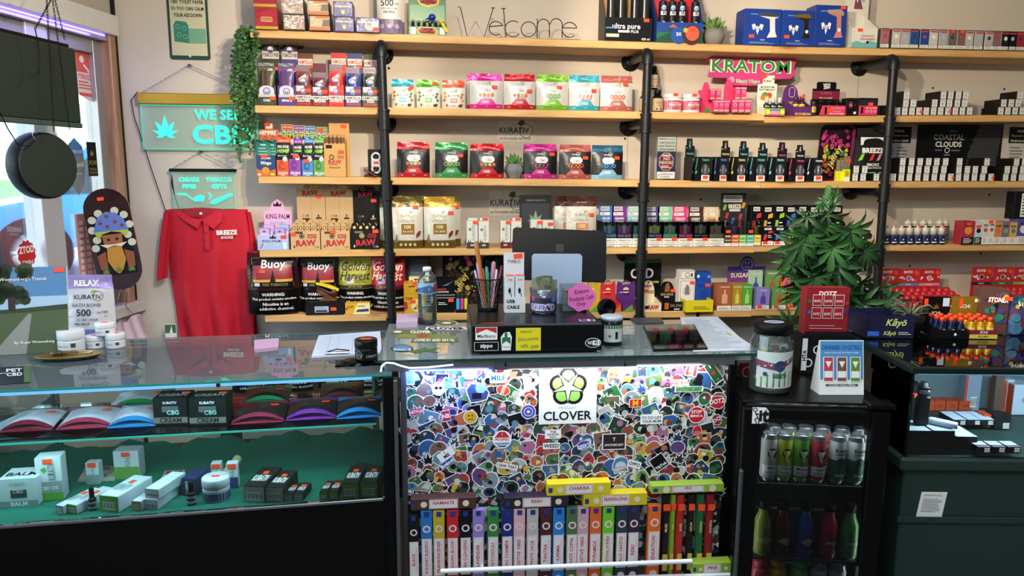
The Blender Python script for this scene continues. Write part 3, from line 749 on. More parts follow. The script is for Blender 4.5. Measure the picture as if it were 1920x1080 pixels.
# ================================================================ top shelf
def pair(px0,px1,y2,y1,la,lb,mat,fn,d,set_,g,**k):
 p=where(0,px0,px1,y1,set_);t,w,h=C(p,la,mat,fn,d,group=g,**k)
 q=(p[0]+Vector((-.004,.003,h+.0008)),w,where(0,px0,px1,y2,set_,p[0].z+h+.0008)[2]);C(q,lb,mat,fn,d,group=g,**k)
def f(p):p.rect(0,0,1,.13,GOLD);p.rect(.02,.16,.98,.98,M('#a3252c',.22,.5,bump=.2,bs=30));p.frame(.26,.34,.76,.56,.03,M('#d8b878',.3,.8));p.text('GOLD',.5,.45,.12,M('#d8b878',.3,.8),.4)
pair(478,521,-31,13,'glossy red and gold tobacco tube carton at shelf end, bottom of pair','glossy red and gold tobacco tube carton stacked on its twin',M('#8a2b30',.3,.2),f,.13,-.02,'red tube cartons')
def f(p):p.rect(.02,.04,.98,.96,M('#d6b8a4',.16,.75,bump=.35,bs=28));p.rect(.55,.08,.95,.2,M('#b59a80',.3,.6));p.rect(.1,.04,.98,.09,M('#8d8a86',.4))
pair(531,572,-4,27,'pale pink foil tube carton beside the red one, lower','pale pink foil tube carton beside the red one, upper',M('#3a332c',.5),f,.12,-.02,'pink foil cartons')
def f(p):p.rect(.02,.04,.98,.96,M('#d9bf9c',.2,.6,bump=.3,bs=28));p.rect(.0,.04,1,.26,M('#e0703a',.4));p.rect(.6,.3,.98,.75,M('#6d675c',.4));p.rect(.3,.8,1,.96,M('#e0703a',.4));p.text('TUBE',.45,.72,.2,M('#e9a98a',.4),.5,.03);p.text('CUT',.45,.46,.22,M('#f0c0a0',.4),.45,.03)
pair(580,619,0,29,'orange and silver TUBE CUT carton, lower of two','orange and silver TUBE CUT carton, upper of two',M('#2e2a26',.5),f,.12,-.02,'orange tube cartons')
NAVY=M('#2b2a5e',.35)
def f(p):p.rect(.04,.06,.97,.9,M('#8d88a8',.2,.55,bump=.25,bs=28));p.text('KING SIZE TUBES',.5,.94,.09,WHITE,.85);p.text('Golden Harvest',.5,.72,.16,M('#e5d36a',.3,.5),.85,.01,.3);p.poly([(.4,.5),(.45,.4),(.5,.5),(.55,.4),(.6,.5),(.58,.25),(.5,.15),(.42,.25)],M('#e7df5a',.4));p.rect(.15,.1,.85,.14,M('#5b5788',.5))
pair(627,664,3,32,'purple silver Golden Harvest tube carton, bottom of the stack','purple silver Golden Harvest tube carton, top of the stack',NAVY,f,.12,-.015,'Golden Harvest tube cartons')
C(where(0,667,712,33,-.015),'purple silver Golden Harvest tube carton standing beside the stack',NAVY,f,.12,group='Golden Harvest tube cartons',sticker_at=(.85,.22))
def bath(p):kurativ(p,.5,.84,1.1,INK,.6);p.text('BATH BOMB',.5,.7,.045,INK,.6,0);p.text('500',.42,.56,.12,INK,.5,0);p.text('mg CBD',.78,.54,.035,INK,.2,0);p.text('125MG CBD | FOUR',.5,.45,.035,INK,.62,0);p.text('PER PIECE',.5,.39,.035,INK,.5,.01);p.rect(0,.0,1,.26,M('#6f6282',.35),6,2);[p.disc(u,.13,.09,M('#a79ab5',.4))for u in(.2,.5,.8)]
LAV=M('#bda9d8',.3,.3)
K(where(0,706,753,-42,-.005),'silver bath bomb pouch on top shelf, front one','#b9a5d5','#cfcbc4',bath,.05,group='bath bomb pouches on top shelf',topr=.86)
K(where(0,712,758,-40,.06),'silver bath bomb pouch on top shelf, behind the other','#b9a5d5','#cfcbc4',bath,.05,group='bath bomb pouches on top shelf',topr=.86)
# cream whipper display
GRD=M('#1f6a35',.4);RL=M('#b3202e',.5);YL=M('#e4cf3a',.5)
def cw(p):p.poly([(.28,.15),(.72,.05),(.75,.5),(.66,.95),(.32,.95),(.2,.6)],YL);p.poly([(.3,.2),(.7,.12),(.72,.5),(.64,.88),(.34,.88),(.23,.58)],RL);p.text('CREAM',.48,.68,.3,INK,.38,.03);p.text('WHIPPER',.48,.33,.3,INK,.42,.03);p.rect(.06,.15,.18,.85,M('#9fb2a4',.3,.5));p.rect(.82,.15,.94,.85,M('#9fb2a4',.3,.5))
def cwh(p):p.rect(.04,.42,.96,.8,M('#4f8c5c',.3));p.poly([(.2,.98),(.3,.82),(.5,.75),(.8,.82),(.82,.92),(.7,.995),(.3,.995)],YL);p.poly([(.24,.97),(.33,.85),(.5,.79),(.76,.84),(.78,.91),(.68,.985),(.32,.985)],RL);p.text('CREAM',.5,.935,.06,INK,.4,.03);p.text('WHIPPER',.52,.865,.07,INK,.45,.03)
t,loc,w,h,hh,d=DISP(0,766,838,50,-6,'green CREAM WHIPPER display box beside the wire Welcome sign',GRD,cw,hfn=cwh,d=.09,set_=.01,wall=.25)
for k in range(6):
 x=-w*.38+w*.15*k
 BOT((loc.x+x,loc.y+.035+.02*(k%2),loc.z+.003),'black cream charger in the green display, %s from left'%ORD(k),.010,.07,M('#141416',.3,.4),M('#8d8f92',.25,.9),name='cream_charger',cat='charger',group='cream chargers',shape='shot')
def balloon(x,z,y,m,tail,label,s=1.0):
 t2=T('balloon',label,'balloon',(loc.x+x,loc.y+y,loc.z+z));b=B();b.ball((0,0,0),.017*s,.014,.015*s,m,12,8);b.build('bulb',t2)
 b=B();b.tube([(0,0,0),tuple(v*.5 for v in tail),tail],[.006,.008 if s<1 else.004,.009 if s<1 else.003],m,8);b.build('neck',t2)
balloon(w*.12,.085,.03,M('#1b2f9c',.25),(-.03,0,-.01),'deflated blue balloon on the cream whipper display')
balloon(w*.34,.06,-.008,M('#e8c81a',.35),(.028,0,-.045),'limp yellow balloon hanging off the cream whipper display',.6)
# wire Welcome
WIRE=M('#221f1d',.4,.6)
t=T('wire_sign','thin black wire sign spelling Welcome on the top shelf','sign',atY(972,74,YF+.03));L0=t.location.copy();L0.z=shz(0,L0.x);t.location=L0
def wire(name,pts,px=True):
 b=B();q=[]
 for(x,y)in pts:
  a=atY(x,y,YF+.03);q.append((a.x-L0.x,0,max(.0022,a.z-L0.z)))
 b.tube(q,.0022,WIRE,6);b.build(name,t)
def arc(cx,cy,r,a0,a1,n=14,ry=None):return[(cx+r*math.cos(R(a0+(a1-a0)*k/n)),cy-(ry or r)*math.sin(R(a0+(a1-a0)*k/n)))for k in range(n+1)]
wire('letter_w',[(858,13),(863,13),(876,68),(892,40),(908,69),(925,15),(921,15),(928,15)])
wire('letter_e',[(917,50),(942,48)]+arc(930,53,13,20,300));wire('letter_l',[(940,16),(948,16),(944,16),(949,69)])
wire('letter_c',arc(962,54,15,50,320));wire('letter_o',arc(991,55,14,0,360,20));wire('letter_m',[(1005,36),(1008,36),(1007,70),(1007,48)]+arc(1019,47,11,160,0)+[(1030,70),(1030,46)]+arc(1043,46,11,170,0)+[(1054,71)])
wire('letter_e',[(1055,52),(1081,53)]+arc(1068,56,14,15,310))
wire('base_wire',[(876,70),(1088,75)])
# drink shot displays
BKC=M('#101114',.35)
def up(p):p.text('ultra pure',.45,.6,.3,M('#cfd6da',.3),.66,.025);p.rect(.28,.36,.52,.46,M('#d8d8d8',.5));p.text('PLUS',.63,.41,.12,WHITE,.2,.02);p.text('420 ml',.86,.1,.1,WHITE,.2,.01);p.rect(.03,.16,.3,.3,M('#c8c4ac',.5));p.rect(.02,.52,.2,.58,M('#3a86c8',.4))
t,loc,w,h,hh,d=DISP(0,1134,1223,33,-60,'black ultra pure canister display box on the top shelf',BKC,up,d=.13,set_=-.005,wall=.9,sticker_at=(.87,.9),hmat=M('#b08a5a',.8))
for k in range(4):
 x=(-.33+.21*k+(.08 if k>1 else 0))*w
 tt=T('gas_canister','black gas canister in the ultra pure box, %s from left'%ORD(k),'canister',(loc.x+x,loc.y+.035,loc.z+.002),0,'gas canisters');b=B();b.lathe([(.021,0),(.022,.002),(.022,.2),(.012,.22),(.012,.235),(0,.236)],M('#17181b',.3,.3),18);b.build('body',tt);wrap(tt,.022,.22,M('#1f2226',.4),lambda p:(p.rect(.3,.1,.36,.95,WHITE),p.rect(.42,.1,.46,.95,M('#888',.5))if False else None),(.3,.95),160)
BLU=M('#17418f',.4)
def sb(p):
 p.rect(0,0,1,.5,M('#1f6b52',.4));p.poly([(0,.2),(.3,.5),(.2,.8),(.45,.5),(.6,.75),(.7,.4),(1,.6),(1,.0),(0,0)],M('#124a38',.4));p.disc(.48,.36,.17,M('#1c4fa0',.4));p.text('5X',.48,.42,.16,WHITE,.25,.03);p.disc(.75,.4,.2,M('#3a2420',.5));p.disc(.77,.47,.15,M('#c85a3c',.5));p.disc(.62,.62,.05,M('#e8a33c',.5));p.poly([(.25,.75),(.35,.9),(.45,.72)],M('#d8572f',.5))
t,loc,w,h,hh,d=DISP(0,1231,1318,42,-40,'tropical blue and green SPECIAL BLUE butane display on the top shelf',BLU,sb,d=.12,set_=-.005,wall=.9,sticker_at=(.78,.66),hmat=M('#c4242e',.5))
for k in range(4):
 x=(-.34+.2*k+(.1 if k>2 else 0))*w
 tt=T('gas_canister','SPECIAL BLUE butane can in the tropical box, %s from left'%ORD(k),'canister',(loc.x+x,loc.y+.03,loc.z+.002),0,'butane cans');b=B();b.lathe([(.018,0),(.0195,.002),(.0195,.17),(.01,.19),(.01,.2),(0,.2)],M('#1a1c22',.3,.3),18);b.build('body',tt)
 wrap(tt,.0195,.2,M('#1c1d25',.35),lambda p:(p.disc(.5,.78,.2,M('#9fc4e8',.4)),p.text('BLUE',.5,.66,.09,WHITE,.5,.03),p.text('SPECIAL',.5,.76,.05,M('#2a57a8',.4),.5,.02),p.disc(.5,.45,.1,M('#9fd0ef',.4))),(.25,.93),170)
succulent(0,1325,1366,51,27,'green succulent in round grey pot on the top shelf',M('#85827c',.8,bump=.2))
# torch boxes
TB=M('#17398f',.38)
def dragon(p,u,v,s,m):
 p.poly([(u-s,v+s*.7),(u-s*.5,v+s*.9),(u-s*.15,v+s*.2),(u,v+s*.6),(u+s*.15,v+s*.2),(u+s*.5,v+s*.9),(u+s,v+s*.7),(u+s*.75,v-s*.2),(u+s*.3,v-s*.1),(u,v-s),(u-s*.3,v-s*.1),(u-s*.75,v-s*.2)],m);p.text('BLUE',u,v-.0,s*.45,TB,s*1.2,.03)
def torch(m1,m2):
 def fn(p):
  dragon(p,.36,.46,.16,WHITE);p.poly([(.36,.9),(.8,.93),(.9,.85),(.9,.78),(.82,.76),(.84,.4),(.9,.24),(.62,.22),(.7,.4),(.68,.74),(.4,.82)],m2);p.poly([(.36,.9),(.8,.93),(.9,.85),(.88,.8),(.4,.82)],m1);p.rect(.16,.86,.36,.875,M('#86b4e8',.4));p.disc(.78,.42,.05,WHITE)
  p.text('TORCH',.5,.15,.03,WHITE,.3,.02);p.lines(.15,.85,.04,.1,2,M('#7f97cf',.6),.4)
 return fn
TW,TG,TP=M('#d5d5d8',.35),M('#c9a24a',.25,.8),M('#d98f86',.35,.3)
g='blue torch lighter boxes'
C(where(0,1395,1465,17,-.005),'blue torch box picturing a silver torch, left of three',TB,torch(CHROME,TW),.09,group=g,sticker_at=(.2,.25))
C(where(0,1466,1526,20,-.005),'blue torch box picturing a gold and black torch, middle of three',TB,torch(TG,M('#231f1a',.4)),.09,group=g,sticker_at=(.15,.26))
C(where(0,1527,1587,10,-.005),'blue torch box picturing a rose gold torch, tallest of three',TB,torch(M('#e0b8a8',.3,.5),TP),.09,group=g,sticker_at=(.86,.97))
C(where(0,1393,1452,19,.10),'blue torch box standing directly behind the silver torch one',TB,torch(CHROME,TW),.09,group=g)
# gummy display, white
def gm(p):p.rect(0,0,1,.26,M('#6fb0b4',.5));p.poly([(0,.26),(.2,.34),(.45,.25),(.7,.36),(1,.28),(1,.2),(0,.2)],M('#6fb0b4',.5));p.text('Gummies',.62,.62,.14,M('#555b66',.5),.55,.0,.3);p.text('STRAWBERRY',.62,.44,.11,M('#b8343f',.5),.6,.02);p.disc(.62,.28,.05,INK)
def gh(p):p.poly([(.35,.72),(.4,.9),(.5,.82),(.58,.95),(.68,.8),(.75,.72)],M('#7b4258',.5));p.disc(.75,.86,.06,M('#9aa59a',.5))
DISP(0,1597,1645,53,-14,'white open display carton with teal wave beside the torch boxes',M('#d9d6cc',.6),gm,hfn=gh,d=.13,set_=.0,wall=.45,sticker_at=(.3,.9),hx=(1585,1628))
# row of small foil boxes
cols=['#b87c84','#ddd6d2','#c8c4c0','#2d5fae','#2a55a6','#e6e4e0','#c7c2c0','#77706e','#8b6f6c','#d4d2d0','#c6ccc4','#d4c8c6','#94797a','#26242a','#1e1e22','#b3303e','#a83440','#7c7f88']
cn=['rose','pale silver','grey silver','bright blue','deep blue','mirror white','pearl silver','smoky grey','dusky brown','light silver','greenish silver','pinkish silver','mauve','charcoal','black','crimson','red','slate']
xs=[1651,1672,1689,1706,1725,1742,1760,1777,1794,1809,1827,1846,1861,1877,1890,1904,1921,1938]
for k,x in enumerate(xs):
 def f(p,k=k):
  p.rect(.03,.22,.97,.97,M(cols[k],.2,.3,bump=.4,bs=50));p.disc(.5,.62,.2,M(['#c23b45','#e9e6e0','#9fb8d8','#3a3a44'][k%4],.4));p.rect(.03,.03,.97,.2,PAPER);p.lines(.1,.9,.05,.18,3,LINE,.4);p.rect(.1,.86,.9,.93,M('#c8343c',.5))
 C(where(0,x,x+16.5,53+(x-1651)*.025,-.004),'small %s foil vape box in the top shelf row'%cn[k],M('#5d5a5c',.35,.4),f,.035,group='foil vape boxes in a row',sticker_at=((.5,.93,.02,.012)if k in(7,8)else None))
# ================================================================ second shelf
# corn and hemp wrap displays
BRN=M('#6b3f26',.7,bump=.3,bs=90)
def seal(p,u,v,r,m,inner=WHITE):
 p.disc(u,v,r,inner);p.ring(u,v,r,r*.25,m);p.disc(u,v-r*.1,r*.55,m);p.disc(u,v,r*.3,inner)
def wrapset(px0,px1,yt,ysach,yh,name,mcol,scol,word,lab,headpx=None,corn=False,plain=False):
 m=M(mcol,.45);s2=M(scol,.5);bl=M('#3b3f8c',.5)
 def tr(p):
  p.poly(dome(.1,.9,.55,1.02),M('#c9c7dd',.5))if corn else p.rect(.08,.72,.55,.98,M('#f0e4dc',.5))
  seal(p,.5,.72,.2,bl)
  if corn:p.text('CORN',.5,.12,.16,s2,.8,.03);p.rect(.05,.42,.95,.56,M('#b8b8a8',.5))
  else:p.rect(.0,.34,1,.52,M('#efe6dc',.5));p.text('HEMPZILLA',.5,.43,.12,INK,.9,.03)
  p.text(word,.5,.26,.13,WHITE,.8,.03)
  if not corn:p.text('4 HEMP WRAPS',.5,.1,.12,M('#e0322a',.5),.85,.03)
 def hd(p):
  if plain:return
  p.rect(.04,.78,.96,.9,M('#d6cfc4',.5));p.text('HEMPZILLA' if not corn else 'TOBACCO FREE',.5,.84,.06,M('#b8322c',.5)if not corn else INK,.85,.02)
  seal(p,.5,.72 if not corn else.93,.22 if not corn else.2,bl);p.text(word,.5,.6,.045,WHITE,.7,.02)
 sh=None
 if corn:sh=[(0,0),(1,0),(1,.86),(.9,.86)]+[(.5+.4*math.cos(math.pi*k/8),.86+.13*math.sin(math.pi*k/8))for k in range(1,8)]+[(.1,.86),(0,.86)]
 t,loc,w,h,hh,d=DISP(1,px0,px1,yt,yh,lab+' display box',m,tr,hfn=hd,d=.13,set_=.0,group='wrap display boxes',hshape=sh,hx=headpx,sticker_at=(.8,.36 if corn else.75),hst=None if plain else(.8,.62 if corn else.76),wall=.3)
 # the sachet standing in front
 p2,w2,h2=where(1,px0+1,px1-1,ysach,.02);lo=(p2,w2*.95,h2)
 def sa(p):
  if corn:
   p.rect(.04,.12,.96,.9,M(scol,.35,bump=.2));[p.poly([(u-.07,.4),(u+.07,.4),(u+.05,.82),(u,.9),(u-.05,.82)],BRN)for u in(.3,.62)];p.text(word,.75,.84,.06,WHITE,.35,.03)
  else:
   p.rect(.02,.84,.98,.99,M('#70757a',.3,.4));p.text('ROYAL',.5,.91,.06,M('#d0202a',.5),.8,.03,.2);p.rect(.04,.4,.96,.83,M(mcol,.35,bump=.2));p.poly([(.2,.66),(.7,.78),(.74,.7),(.24,.58)],M('#eddcd0',.5));seal(p,.5,.6,.24,bl)
   p.rect(0,.42,1,.5,M('#efe6dc',.5));p.text('HEMPZILLA',.5,.46,.05,INK,.85,.02)
 K((Vector((p2.x,loc.y+.006,loc.z+.003)),w2*.93,h2),lab+' sachet in its box','#8a8d90',mcol,sa,.03,group='wrap sachets',name='wrap_sachet',cat='sachet',topr=.92)
 return t
wrapset(483,518,161,119,84,'og','#2e3324','#4d5a2c','OGK','dark green OGK corn wrap',corn=True)
wrapset(521,554,161,120,85,'grape','#44307e','#6d3a8c','GRAPE','purple GRAPE corn wrap',corn=True)
wrapset(554,584,160,123,100,'cali','#6e2a26','#c8542a','CALI-FIRE','dark orange CALI-FIRE hemp wrap',(558,588))
wrapset(585,615,163,137,119,'berries','#5e1a34','#8c2a4a','BERRIES','maroon BERRIES hemp wrap',(588,612),plain=True)
wrapset(616,645,161,122,99,'sweets','#c8221f','#e0392a','SWEETS','bright red SWEETS hemp wrap',(621,650))
wrapset(647,677,162,127,100,'blue','#1d2f7c','#2a4bb0','BLUEBERRY','navy BLUEBERRY hemp wrap',(651,680))
wrapset(679,711,163,127,102,'ogk','#2c3322','#47562c','OGK','olive OGK hemp wrap',(682,711))
# bliss bites
def bliss(col,gum):
 c=M(col,.45)
 def fn(p):
  p.text('ASSORTED FRUIT',.55,.86,.03,WHITE,.6,0);p.text('BLISS BITES',.5,.45,.06,INK,.7,.005);p.rect(.35,.2,.66,.36,c);p.text('200X',.5,.28,.06,WHITE,.26,.02);kurativ(p,.5,.6,.8,M('#55585a',.5),.36)
  rg=random.Random(col);[p.disc(u,v,.05,M(gum[k%len(gum)],.4),10)for k,(u,v)in enumerate(((.12,.55),(.88,.5),(.1,.3),(.9,.28),(.2,.12),(.85,.12),(.14,.42),(.84,.4)))];p.text('4.0oz',.5,.1,.03,INK,.2,0);p.rect(.72,.06,.86,.14,DGREY)
 return fn
g='bliss bites pouches'
for px0,px1,yt,c,gum,nm,s_ in((734,776,148,'#3ba3b4',['#c84a3a','#3a9a4a','#d88a2a'],'teal',(.86,.69,.026,.015,40)),(781,825,149,'#55a52f',['#5a8a3a','#3a6a4a'],'green',(.8,.88)),(829,872,150,'#e2735c',['#d89a3a','#c8642a','#b83a2a'],'coral',(.86,.88))):
 K(where(1,px0,px1,yt,.01),'%s-topped white BLISS BITES gummy pouch'%nm,c,'#dcd8c8',bliss(c,gum),.04,group=g,sticker_at=s_,topr=.74,bump=.08)
# CBG pouches
def cbg(col,word,gum,dark):
 c=M(col,.35,.2);ink=WHITE if dark else M('#8a8c90',.5);wl=M('#f4f2ee',.4)
 def fn(p):
  p.rect(.0,.0,1,.14,c,14,4);p.trap(.13,.2,.8,.29,.34,.66,c)
  kurativ(p,.5,.715,.7,ink,.3);p.rect(.36,.46,.66,.64,wl);p.rect(.32,.5,.7,.6,wl);p.text('CBD',.5,.6,.05,M('#d8b8a8',.4),.24,.01);p.text('CBG',.53,.53,.07,M(col,.4),.3,.02)
  for k in range(4):
   u=.32+.12*k
   if 'RING' in word:p.ring(u,.40,.06,.025,M(gum[k%len(gum)],.4),12)
   elif 'WORM' in word:p.poly([(u-.03,.36),(u+.01,.36),(u+.05,.44),(u+.01,.44)],M(gum[k%len(gum)],.4))
   else:p.disc(u,.40,.05,M(gum[k%len(gum)],.4),10)
  p.text(word,.5,.325,.035,M(gum[0],.5),.5,.02);p.text('1000',.47,.2,.075,WHITE,.32,.01);p.text('40 pc',.5,.08,.03,WHITE,.2,0);p.text('4.0',.15,.07,.035,WHITE,.12,.01);p.text('25mg',.86,.07,.035,WHITE,.16,.01);p.text('EASY TEAR BAG',.5,.89,.022,M('#e8d8d8',.5),.6,0)
 return fn
g='white CBG gummy pouches on the second shelf'
GU={'p':['#d88a3a','#c86a2a'],'b':['#c8322a','#3aa04a','#e0a02a','#d8622a'],'a':['#5aa83a','#7ab84a'],'w':['#c8326a','#5aa83a','#a83a4a'],'o':['#d8722a','#c8522a'],'bl':['#3a6aa8','#5a9ad0']}
for px0,px1,yt,c,wd,gk,nm,s_ in((881,943,137,'#d6288c','PINEAPPLE','p','hot pink',(.75,.62)),(946,1005,138,'#bd1f2d','GUMMY BEARS','b','red',(.8,.52)),(1007,1067,139,'#79b52c','APPLE RINGS','a','lime green',(.7,.64)),(1069,1126,140,'#3f9fb2','GUMMY WORMS','w','teal',(.78,.56)),(1128,1188,141,'#b5655c','PEACH RINGS','o','dusty peach',(.76,.75))):
 K(where(1,px0,px1,yt,.01),'white gummy pouch with %s seal and base, second shelf'%nm,c,'#cfcbc6',cbg(c,wd,GU[gk],False),.05,group=g,sticker_at=s_)
K(where(1,876,935,138,.07),'white gummy pouch hidden behind the hot pink one','#c02070','#cfcbc6',cbg('#c02070','PINEAPPLE',GU['p'],False),.04,group=g)
# supplement bottles
def sup(p):p.text('ANTI',.5,.42,.07,INK,.3,.01);p.text('Rivive',.55,.3,.05,INK,.3,0);p.disc(.4,.14,.05,DGREY);p.disc(.6,.14,.05,DGREY)
for px0,px1,yt,base,st,nm in((1202,1222,168,None,.02,'bottom left behind the pipe'),(1225,1246,168,None,.02,'bottom right of the pipe'),(1220,1236,123,'up',.03,'stacked on top, right'),(1207,1223,124,'up',.045,'stacked on top behind the pipe')):
 pl=where(1,px0,px1,yt,st)
 if base:pl=where(1,px0,px1,yt,st,pl[0].z+.108)
 BOT(pl[0]+Vector((0,.025,0)),'dark supplement bottle with kraft label, %s'%nm,pl[1]/2,pl[2],M('#15130f',.25),M('#0d0d0e',.4),(M('#b9a07c',.7),sup),group='supplement bottles',cap=.24,labz=(.06,.62))
def kj(p):p.rect(0,.14,1,.64,M('#d6286e',.5),14,1);p.text('FLAVORED',.5,.55,.07,WHITE,.4,.01);p.text('KRATOM',.52,.42,.12,WHITE,.5,.02);p.rect(.15,.28,.85,.33,M('#6aa03a',.5),10,1);p.disc(.68,.2,.04,M('#d89a3a',.5));p.rect(.3,.56,.7,.62,M('#b8205a',.5))
for k,(px0,px1,yt)in enumerate(((1249,1284,175),(1285,1318,176))):
 pl=where(1,px0,px1,yt,.015);t=T('powder_jar','white jar with pink FLAVORED KRATOM label, %s of two'%('left','right')[k],'jar',pl[0]+Vector((0,pl[1]/2,0)),0,'kratom jars');jar_mesh(t,pl[1]/2*.96,pl[2],M('#d9d4d0',.4),M('#e6e2de',.4),.22,lab=(M('#e9e4e2',.4),kj),labz=(.06,.72));sticker(t,0,pl[2]*.93,-pl[1]/2*1.03)
# pink shot boxes
PK=M('#d5386c',.5)
def pkf(p):p.disc(.5,.62,.27,M('#f0b8c4',.5));p.disc(.5,.6,.16,M('#7a2a3a',.5));p.text('KRATOM',.5,.16,.12,WHITE,.8,.02);p.rect(0,.86,1,.96,M('#e8a0b4',.5));p.rect(0,.0,.5,.1,M('#4f8a3c',.5))
g='pink kratom shot boxes'
t,loc,w,h,hh,d=DISP(1,1322,1366,197,155,'pink open display of shot boxes, left of the two',PK,lambda p:(p.poly([(0,0),(.4,0),(0,.9)],M('#3f7a34',.5)),p.rect(.55,.2,.95,.6,M('#f2d8dc',.5))),d=.10,set_=.0,hshape=[(.0,0),(1,0),(1,.75),(.5,.75),(.46,.9),(.4,1),(.26,1),(.2,.9),(.16,.75),(0,.75)],wall=.3,sticker_at=(.35,.3))
pk=lambda k,px0,px1,yt,base,nm,st=.012:C(where(1,px0,px1,yt,st,base),'small pink shot box, %s'%nm,PK,pkf,.03,group=g)
for k,(a,c_)in enumerate(((1338,1348),(1348,1358),(1358,1368))):pk(k,a,c_,188,None,'lower row of left display, %s'%ORD(k),-.03)
z1=where(1,1340,1366,188,.0)[0].z+.064
for k,(a,c_)in enumerate(((1331,1341),(1342,1352))):pk(k,a,c_,167,z1,'upper row of left display, %s'%ORD(k),.05)
t,loc,w,h,hh,d=DISP(1,1371,1408,200,150,'pink open display of shot boxes, right of the two',PK,lambda p:p.rect(.1,.2,.45,.7,M('#5fa83c',.5)),d=.10,set_=.005,hshape=[(.0,0),(1,0),(1,.55),(.5,.6),(.46,.8),(.42,.92),(.3,1),(.16,1),(.05,.9),(.0,.75)],wall=.3)
for k,(a,c_)in enumerate(((1373,1384),(1385,1396),(1397,1408))):pk(k,a,c_,187,None,'lower row of right display, %s'%ORD(k),-.028)
for k,(a,c_)in enumerate(((1378,1388),(1389,1399))):pk(k,a,c_,163,z1+.002,'upper row of right display, %s'%ORD(k),.05)
# KRATOM wall sign
a,c_=atY(1328,105,YW-.11),atY(1491,148,YW-.11);t=T('shelf_sign','pink and green KRATOM sign hanging below the top shelf','sign',((a.x+c_.x)/2,YW-.108,c_.z))
W_,H_=c_.x-a.x,a.z-c_.z
b=B();hp=[(-.5,.02),(-.47,-.02),(-.28,-.03),(-.28,-.28),(-.26,-.38),(.2,-.36),(.22,-.05),(.44,.0),(.5,.2),(.48,.5),(.5,.92),(.47,.99),(.0,.96),(-.45,1.0),(-.5,.93),(-.47,.5)]
b.prism([(x*W_,z*H_)for x,z in hp],-.003,0,M('#c8407f',.4));b.build('backing',t)
p=P(W_,H_,y=-.0032,eps=.0006);p.text('KRATOM',.485,.56,.66,WHITE,.92,.07,0,0,True);p.text('KRATOM',.485,.56,.6,M('#2f8f3e',.4),.88,.02,0,0,True)
p.text('Happy Hippo',.46,-.18,.22,WHITE,.46,.05);p.text('Happy Hippo',.46,-.18,.2,M('#2f8f3e',.4),.45,.01);p.disc(.27,-.12,.035,M('#c89aa4',.5));p.build('lettering',t)
# Krave shots
OFF=M('#e6e0d0',.6)
def kv(p):p.rect(0,0,1,1,M('#7aa63a',.5));p.poly([(.1,.0),(.9,0),(.85,.7),(.15,.7)],M('#c85a8a',.5));p.rect(.2,.62,.8,.85,M('#4a7fb8',.5));p.disc(.15,.5,.12,M('#c8d83a',.5));p.disc(.88,.5,.12,M('#c8d83a',.5));p.text('KRATOM SHOT',.5,.3,.16,WHITE,.6,.02);p.text('MUSHROOM',.5,.52,.14,WHITE,.6,.02)
def kvh(p):p.text('Krave',.48,.87,.06,INK,.6,.02);p.text('MUSHROOM',.5,.72,.05,INK,.7,.02);p.text('KRATOM SHOT',.5,.655,.05,INK,.85,.02);p.disc(.4,.5,.2,M('#5a8f3a',.5));p.disc(.28,.46,.13,M('#d8742a',.5));p.disc(.62,.52,.14,M('#c8442a',.5));p.disc(.5,.45,.12,M('#e0a83a',.5));p.disc(.78,.92,.05,M('#7aa63a',.5))
t,loc,w,h,hh,d=DISP(1,1434,1471,203,142,'white Krave mushroom kratom shot display with bottles',OFF,kv,hfn=kvh,d=.075,set_=-.012,wall=.1,hx=(1420,1456),hshape=[(.1,0),(1,0),(1,.8),(.85,.8),(.85,1),(.25,1),(.25,.8),(0,.78),(.0,.4)],hst=(.3,.97,.026,.016,25))
for k in range(3):BOT((loc.x+(-.33+.33*k)*w,loc.y+.022,loc.z+.002),'black shot bottle with clear cap in Krave tray, %s'%ORD(k),.0145,.085,M('#131214',.25),M('#c9c8c4',.25),(M('#17161a',.4),lambda p:p.text('Krave',.5,.5,.09,WHITE,.5,.01)),'shot',name='shot_bottle',group='Krave shot bottles',cap=.3,labz=(.2,.62))
# MIT45
PU=M('#5a2a6c',.45);MG=M('#d8a85a',.5)
def mt(p):p.rect(.1,.05,.95,.3,MG);p.text('MIT45',.35,.18,.2,PU,.5,.03);p.text('BOOST',.78,.18,.16,PU,.3,.02)
def mth(p):p.text('MIT45',.55,.42,.1,MG,.8,.04);p.frame(.3,.6,.62,.92,.05,M('#b08ac0',.5));p.text('45',.4,.2,.1,MG,.4,.03)
t,loc,w,h,hh,d=DISP(1,1488,1522,200,159,'purple MIT45 display with rounded header and shot bottles',PU,mt,hfn=mth,d=.08,set_=-.005,wall=.3,hx=(1467,1504),hshape=[(0,0),(1,0),(1,.4),(.8,.62),(.72,.85),(.55,.97),(.3,1),(.1,.9),(.03,.75),(0,.5)])
for k in range(3):
 x=(-.22,.12,.64)[k];tt=BOT((loc.x+x*w,loc.y+(.022,.022,.0)[k]+.012,loc.z+.002),'purple MIT45 shot bottle, %s'%('left in the tray','right in the tray','standing outside the tray')[k],.0135,(.088,.088,.066)[k],M('#3b1a44',.3),M('#4a2a38',.4),(M('#e6c21e',.5),lambda p:(p.text('MIT',.5,.48,.1,PU,.4,.03),p.text('45',.5,.34,.1,PU,.4,.03))),'straight',name='shot_bottle',group='MIT45 shot bottles',labz=(.22,.62))
 if k==1:sticker(tt,0,.092,-.0145,.016,.018)
